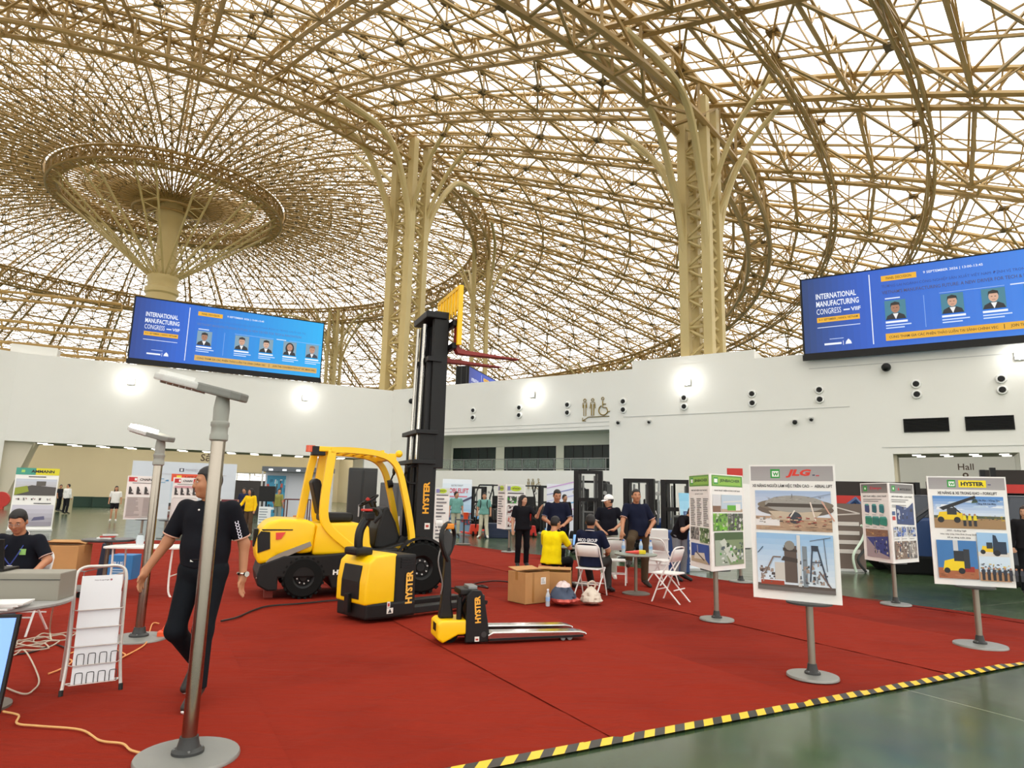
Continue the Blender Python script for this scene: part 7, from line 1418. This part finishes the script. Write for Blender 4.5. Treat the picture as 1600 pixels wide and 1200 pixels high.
# blue brand backdrop and small chart
def pr_noble(w, h):
    P = Print(.004); P.grad(0, h*.35, w, h, '#9cc6e6', '#e9f0f6', 8); P.rect(0, 0, w, h*.36, '#6c8ca4'); P.text('ELECTRIC FORKLIFT', w*.5, h-.3, h=.07, w=w*.4, col='#6a7078', align='c'); P.text('NOBLELIFT', w*.5, h-.58, h=.2, w=w*.78, col='#d0455c', bold=.02, align='c'); P.rect(w*.15, h-.75, w*.85, h-.7, '#d87a8c'); P.clutter(0, .3, w, 1.0, ['#3a5a7a', '#2a4460', '#5a7a94', '#a03a34', '#c8ccd0'], 40, 4, .2); P.poly([(w*.45, 1.1), (w, 1.4), (w, 1.5), (w*.5, 1.2)], '#4a4a6a'); return P
banner(xy((-2.230, 28.500, 0.874)), rad(6), 1.25, 2.2, 'pale blue brand banner with red lettering right of the mast', pr_noble)
banner(xy((-2.203, 22.000, 1.021)), rad(20), .5, 1.75, 'narrow white chart stand beside the forklift mast', lambda w, h: pr_hit(w, h, False))
def pr_line(w, h):
    P = Print(.003); P.grad(0, h*.45, w, h, '#bfe0f0', '#7fbfdc', 5); P.rect(0, 0, w, h*.45, '#e6eef2')
    for k in range(2): P.rect(w*.15, h*(.5+k*.15), w*.85, h*(.6+k*.15), '#33507c'); P.lines(w*.2, h*(.51+k*.15), w*.8, h*(.59+k*.15), 3, '#7f9cc0')
    for j in range(3):
        for i in range(3): P.rect(w*(.15+i*.27), h*(.08+j*.1), w*(.28+i*.27), h*(.14+j*.1), '#3c3e44')
    return P
banner(xy((4.315, 15.600, 1.322)), rad(15), .55, 1.72, 'pale blue leaning banner left of the green-headed poster', pr_line, rad(-8))
def pr_streak(w, h):
    P = Print(.003); P.rect(0, 0, w, h, '#dfe2ec')
    for k in range(6): P.poly([(0, .5+k*.28), (w, .8+k*.28), (w, .86+k*.28), (0, .53+k*.28)], ['#8a8cc0', '#c49ad0', '#6aa8d8', '#b9bce0'][k % 4])
    return P
banner(xy((2.236, 28.300, 0.985)), rad(-5), 1.3, 2.1, 'white banner with slanting lilac stripes behind the V-neck man', pr_streak)
# small round table with a red cup, white chair by the mast
tb = Vector((*(-1.450, 21.962), 0)); pedestal_table((tb.x, tb.y), 'small black round table with a red cup behind the pallet jack handle', .78, .3, mat('black_table_top', '#1c1c20', .4), mat('dark_tube', '#4a4640', .4, metal=.4))
t = thing('red_cup', 'red cup on the small black round table', 'cup', (tb.x+.05, tb.y, .80)); mb = MB(); mb.lathe([(0, 0), (.07, 0), (.09, .22), (.094, .225), (.085, .22), (.06, .02)], 14); mb.build('cup', mat('orange_red_plastic', '#e0512c', .4), t, smooth=True); mb = MB(); mb.lathe([(.0, .225), (.095, .225), (.095, .24), (0, .245)], 14); mb.build('lid', WPL, t, smooth=True)
dup(fc, (tb.x-.55, tb.y-1.2, .008), rad(60), 'white folding chair beside the forklift mast', 'white folding chairs')
# red hand pallet trucks and crates on the blue mat
def hand_truck(loc, rz, label, col):
    t = thing('hand_pallet_truck', label, 'pallet truck', loc, rz)
    for s in (-1, 1): mb = MB(); mb.bb((s*.2-.08, 0, .05), (s*.2+.08, 1.1, .12)); mb.build('fork', col, t, bevel=.01)
    mb = MB(); mb.prism([(-.25, .05), (.25, .05), (.18, .45), (-.18, .45)], -.12, .06); mb.build('pump_housing', col, t, bevel=.03); mb = MB(); mb.tube([(0, -.1, .3), (0, -.3, 1.0)], .025, 6); mb.build('handle_shaft', BLACK, t)
    mb = MB(); mb.tube(cr([(0, -.3, 1.0), (-.12, -.32, 1.08), (-.1, -.35, 1.22), (0, -.36, 1.25), (.1, -.35, 1.22), (.12, -.32, 1.08), (0, -.3, 1.0)], 4), .018, 6); mb.build('handle_loop', BLACK, t)
    for s in (-1, 1): mb = MB(); mb.cyl((s*.1-.03, -.12, .09), (s*.1+.03, -.12, .09), .09, n=12); mb.build('steer_wheel', RUB, t)
ORR = mat('orange_red_machine', '#d8402a', .4)
hand_truck(xy((-1.354, 27.000, 0.550)), rad(20), 'red hand pallet truck with upright black handle on the blue mat', ORR)
hand_truck(xy((-1.828, 29.200, 0.540)), rad(-40), 'orange-red hand pallet truck beside the man looking right', ORR)
hand_truck(xy((-0.528, 28.000, 0.612)), rad(-10), 'red hand pallet truck behind the lime-logo poster stand', RED)
hand_truck(xy((0.878, 27.000, 0.679)), rad(10), 'red pallet truck partly hidden by the woman in black', RED)
def crate(loc, rz, d, label, m, nm='storage_crate'):
    t = thing(nm, label, 'crate', loc, rz); x, y, z = d; mb = MB(); mb.bb((-x/2, -y/2, 0), (x/2, y/2, z)); mb.build('crate_body', m, t, bevel=.03)
    for k in range(3): mb = MB(); mb.bb((-x/2-.01, -y/2-.012, z*(.2+k*.28)), (x/2+.01, -y/2, z*(.2+k*.28)+.03)); mb.build('crate_rib', m, t)
crate(xy((-0.461, 26.000, 0.536)), .1, (.9, .6, .55), 'navy crate on the blue mat behind the poster stand', mat('navy_crate', '#1e2a44', .6))
crate(xy((3.669, 15.300, 0.885)), rad(-10), (.8, .5, .9), 'dark blue plinth with a line drawing behind the bending woman', BLUEB)
crate(xy((3.276, 14.900, 0.896)), rad(0), (.45, .3, .95), 'white counter beside the bending woman', WPL, 'counter')
# ------------------------------------------------------------------ right: racks and stands behind the posters
def rack(loc, rz, w, h, d, label, bars, bm_):
    t = thing('display_rack', label, 'rack', loc, rz)
    for x in (-w/2, w/2):
        for y in (-d/2, d/2): mb = MB(); mb.bb((x-.06, y-.06, 0), (x+.06, y+.06, h)); mb.build('upright', BLACKP, t)
    mb = MB(); mb.bb((-w/2, d/2, 0), (w/2, d/2+.05, h)); mb.build('back_panel', mat('dark_back_panel', '#2a241e', .7), t)
    for k in range(bars): z = .5+k*(h-.8)/bars; mb = MB(); mb.bb((-w/2, -d/2, z), (w/2, d/2, z+.06)); mb.build('shelf', BLACKP, t); mb = MB(); mb.bb((-w/2, -d/2-.03, z+.02), (w/2, -d/2, z+.24)); mb.build('beam', bm_[k % len(bm_)], t)
    for k in range(max(3, int(w/.8))): mb = MB(); x = -w/2+.4+k*.8; mb.bb((x-.28, -d/2+.05, .56), (x+.28, d/2-.1, .95)); mb.build('parts_bin', [mat('brown_bin', '#5a3a2a', .7), RED, DGREY][k % 3], t)
    return t
rack(xy((9.888, 19.000, 1.379)), rad(-15), 3.4, 2.25, 1.0, 'dark rack with red beams left of the generator poster', 4, [RED, mat('cream_beam', '#c9bfae', .5), RED])
rack(xy((12.939, 21.000, 1.407)), rad(-15), 3.0, 2.15, 1.0, 'dark rack with brown bins between the two right posters', 3, [mat('dark_red_beam', '#7a2a24', .5), DGREY])
t = rack(xy((13.815, 17.000, 1.518)), rad(-25), 2.6, 2.6, 1.2, 'tall black and red rack at the right edge', 5, [RED, BLACKP])
def machine(loc, rz, label, col):
    t = thing('earth_machine', label, 'machine', loc, rz); mb = MB(); mb.prism([(-1.2, .35), (1.2, .35), (1.3, .8), (1.0, 1.25), (-.2, 1.35), (-1.1, 1.0)], -.6, .6); mb.build('body', col, t, bevel=.06); mb = MB(); mb.prism([(-.4, 1.3), (.7, 1.25), (.55, 1.85), (-.2, 1.85)], -.5, .5); mb.build('cab', mat('dark_cab_glass', '#1c2430', .15), t, bevel=.05)
    for s in (-1, 1): mb = MB(); mb.prism([(-1.3, .2), (-1.1, 0), (1.1, 0), (1.3, .2), (1.1, .42), (-1.1, .42)], s*.55-.18, s*.55+.18); mb.build('track', RUB, t, bevel=.05)
    mb = MB(); mb.tube([(1.0, 0, .9), (1.7, 0, 1.7), (2.3, 0, 1.2)], .09, 6); mb.build('boom', col, t)
machine(xy((10.365, 16.500, 0.984)), rad(170), 'dark blue tracked machine behind the yellow-logo poster', mat('dark_blue_machine', '#26406c', .4))
machine(xy((11.253, 14.500, 1.106)), rad(165), 'dark machine at the right edge behind the person in black', mat('charcoal_machine', '#23272e', .45))
def pr_brown(w, h):
    P = Print(.003); P.rect(0, 0, w, h, '#6a5a50'); P.line([(w*.1, h*.95), (w*.9, h*.85), (w*.1, h*.82)], .03, '#c9bfb6')
    for k in range(4): P.rect(w*.12, h*(.24+k*.14), w*.85, h*(.3+k*.14), '#cfc6be')
    return P
banner(xy((8.211, 16.300, 0.792)), rad(-8), .75, 1.55, 'brown leaning panel with pale text right of the saucer poster', pr_brown)
t = thing('bicycle_frame', 'pale green tubular frame leaning beside the generator poster', 'frame', xy((8.385, 16.000, 0.666)), rad(10)); mb = MB(); mb.tube(cr([(-.2, 0, .02), (-.25, 0, .4), (0, 0, .75), (.1, 0, 1.0), (.0, 0, 1.1)], 5), .03, 6); mb.build('curved_tube', mat('mint_paint', '#cfe0cc', .4), t, smooth=True); mb = MB(); mb.tube(cr([(.1, .05, .02), (-.1, .05, .3), (.15, .05, .6), (.2, .05, .9)], 5), .03, 6); mb.build('dark_tube', DGREY, t, smooth=True)
t = thing('red_sign', 'small red sign board above the posters at centre right', 'sign', (5.605, 16.500, 2.301), rad(-5)); mb = MB(); mb.bb((-.2, 0, -.12), (.18, .03, .1)); mb.build('board', RED, t, bevel=.005); mb = MB(); mb.cyl((0, .05, -2.27), (0, .05, .0), .02, n=6); mb.build('pole', GREY, t)
def cabinet(loc, rz, d, label, m):
    t = thing('equipment_cabinet', label, 'cabinet', loc, rz); x, y, z = d; mb = MB(); mb.bb((-x/2, -y/2, .06), (x/2, y/2, z)); mb.build('body', m, t, bevel=.02)
    for s in (-1, 1): mb = MB(); mb.bb((s*x/4-x/4+.02, -y/2-.02, .12), (s*x/4+x/4-.02, -y/2, z-.06)); o = mb.build('door', m, t, bevel=.008); mp = MB(); mp.bb((-s*.0+s*.04, -y/2-.045, z*.5), (s*.07, -y/2-.02, z*.62)); mp.build('handle', LGREY, o)
    for a in (-1, 1): mb = MB(); mb.bb((a*x*.4-.05, -y*.4, 0), (a*x*.4+.05, y*.4, .06)); mb.build('foot', BLACK, t)
cabinet(xy((-3.310, 15.000, 1.293)), rad(15), (.62, .5, 2.12), 'dark grey cabinet seen through the forklift cab', mat('charcoal_cabinet', '#2f3130', .5))
cabinet(xy((-2.375, 14.200, 1.326)), rad(10), (.72, .5, 1.8), 'slate cabinet between the forklift cab and mast', mat('slate_cabinet', '#55585a', .5))
# ------------------------------------------------------------------ left hall: shop stands, tables, seats
def stand_booth(loc, rz, w, label):
    t = thing('shop_stand', label, 'booth', loc, rz); mb = MB(); mb.bb((-w/2, .8, 0), (w/2, .86, 2.6)); mb.build('back_panel', mat('pale_panel', '#c9cdd4', .5), t); mb = MB(); mb.bb((-w/2-.05, -.3, 2.6), (w/2+.05, .86, 2.85)); mb.build('fascia', mat('slate_fascia', '#5a6066', .5), t)
    for k in range(5): mb = MB(); mb.box((-w/2+.4+k*(w-.8)/4, -.32, 2.68), (.2, .03, .08)); mb.build('spot_lamp', mat('lit_spot', '#f4f6f8', .4, emit=2.), t)
    for x in (-w/2, w/2): mb = MB(); mb.bb((x-.04, -.3, 0), (x+.04, -.22, 2.6)); mb.build('post', LGREY, t)
    P = Print(.004); P.rect(.1, .2, w*.3, 2.4, '#3f9ac0'); P.clutter(.1, .4, w*.3, 2.2, ['#2a7aa0', '#8fd0e0', '#c85a4a', '#e8eef0', '#3a4a54'], 40, 6, .2); P.rect(w*.34, .2, w*.62, 2.4, '#d0d4dc'); P.rect(w*.66, .2, w*.97, 2.4, '#dfe2e8'); P.build('printed_panels', t, frame((-w/2, .79, 0), (1, 0, 0), (0, 0, 1)))
stand_booth(xy((-11.414, 36.000, 0.484)), rad(12), 3.6, 'shop stand with a slate fascia behind the forklift')
t = thing('speaker_stand', 'black monitor on a stand right of the woman in yellow', 'monitor', xy((-9.593, 26.500, 0.248)), rad(-5)); mb = MB(); mb.bb((-.32, -.03, 1.15), (.32, .05, 1.75)); mb.build('screen', BLACK, t, bevel=.01); mb = MB(); mb.cyl((0, 0, .02), (0, 0, 1.2), .03); mb.build('pole', BLACK, t); mb = MB(); mb.bb((-.3, -.2, 0), (.3, .2, .03)); mb.build('foot', BLACK, t)
P = Print(.003); P.rect(-.25, .25, .25, .95, '#e6eaec'); P.lines(-.22, .3, .22, .9, 6, '#9aa4ac'); P.build('notice_sheet', t, frame((0, -.06, 0), (1, 0, 0), (0, 0, 1)))
t = thing('cage_trolley', 'dark red wire cage trolley behind the forklift hood', 'trolley', xy((-8.510, 27.000, 0.128)), rad(8)); CG = mat('dark_red_tube', '#5a2a24', .5)
for x in (-.45, .45):
    for y in (-.3, .3): mb = MB(); mb.cyl((x, y, .1), (x, y, 1.25), .025, n=6); mb.build('post', CG, t)
for z in (.15, 1.25):
    mb = MB(); mb.tube([(-.45, -.3, z), (.45, -.3, z), (.45, .3, z), (-.45, .3, z)], .025, 6, closed=True); mb.build('rail', CG, t)
for k in range(3): mb = MB(); mb.bb((-.35+k*.24, -.2, .18), (-.14+k*.24, .15, .5+.12*k)); mb.build('load_box', [DGREY, mat('orange_load', '#d8843a', .6), LGREY][k], t)
GT = mat('dark_green_cover', '#1f3a2c', .7)
for k, px in enumerate((128, 158)):
    p = [(-32.973, 52.000, 0.336), (-31.490, 52.000, 0.372)][k]; t = thing('display_table', ['dark green covered table, left of two in the far left hall', 'dark green covered table, right of two in the far left hall'][k], 'table', xy(p), rad(25)); mb = MB(); mb.bb((-.65, -.4, .72), (.65, .4, .78)); mb.build('table_top', GT, t); mb = MB(); mb.bb((-.63, -.38, .0), (.63, .38, .72)); mb.build('cover', GT, t, bevel=.03)
crate(xy((-13.723, 33.000, 0.496)), rad(15), (1.8, .8, 1.1), 'dark red machine plinth beyond the walking man shoulder', mat('maroon_panel', '#6a2028', .5))
crate(xy((-17.726, 44.000, 1.185)), rad(15), (3.5, 1.2, 2.2), 'dark stall block far behind the walking man', mat('dark_stall', '#3a3432', .7), 'stall')
t = thing('fire_extinguisher_reel', 'red hose reel against the wall at the left edge', 'hose reel', xy((-32.550, 43.000, 0.786)), rad(20)); mb = MB(); mb.lathe([(.2, -.1), (.5, -.1), (.5, .1), (.2, .1)], 20, c=(0, 0, .6), axis='y'); mb.build('reel', RED, t); mb = MB(); mb.bb((-.2, -.12, 0), (.2, .12, .3)); mb.build('cradle', RED, t)
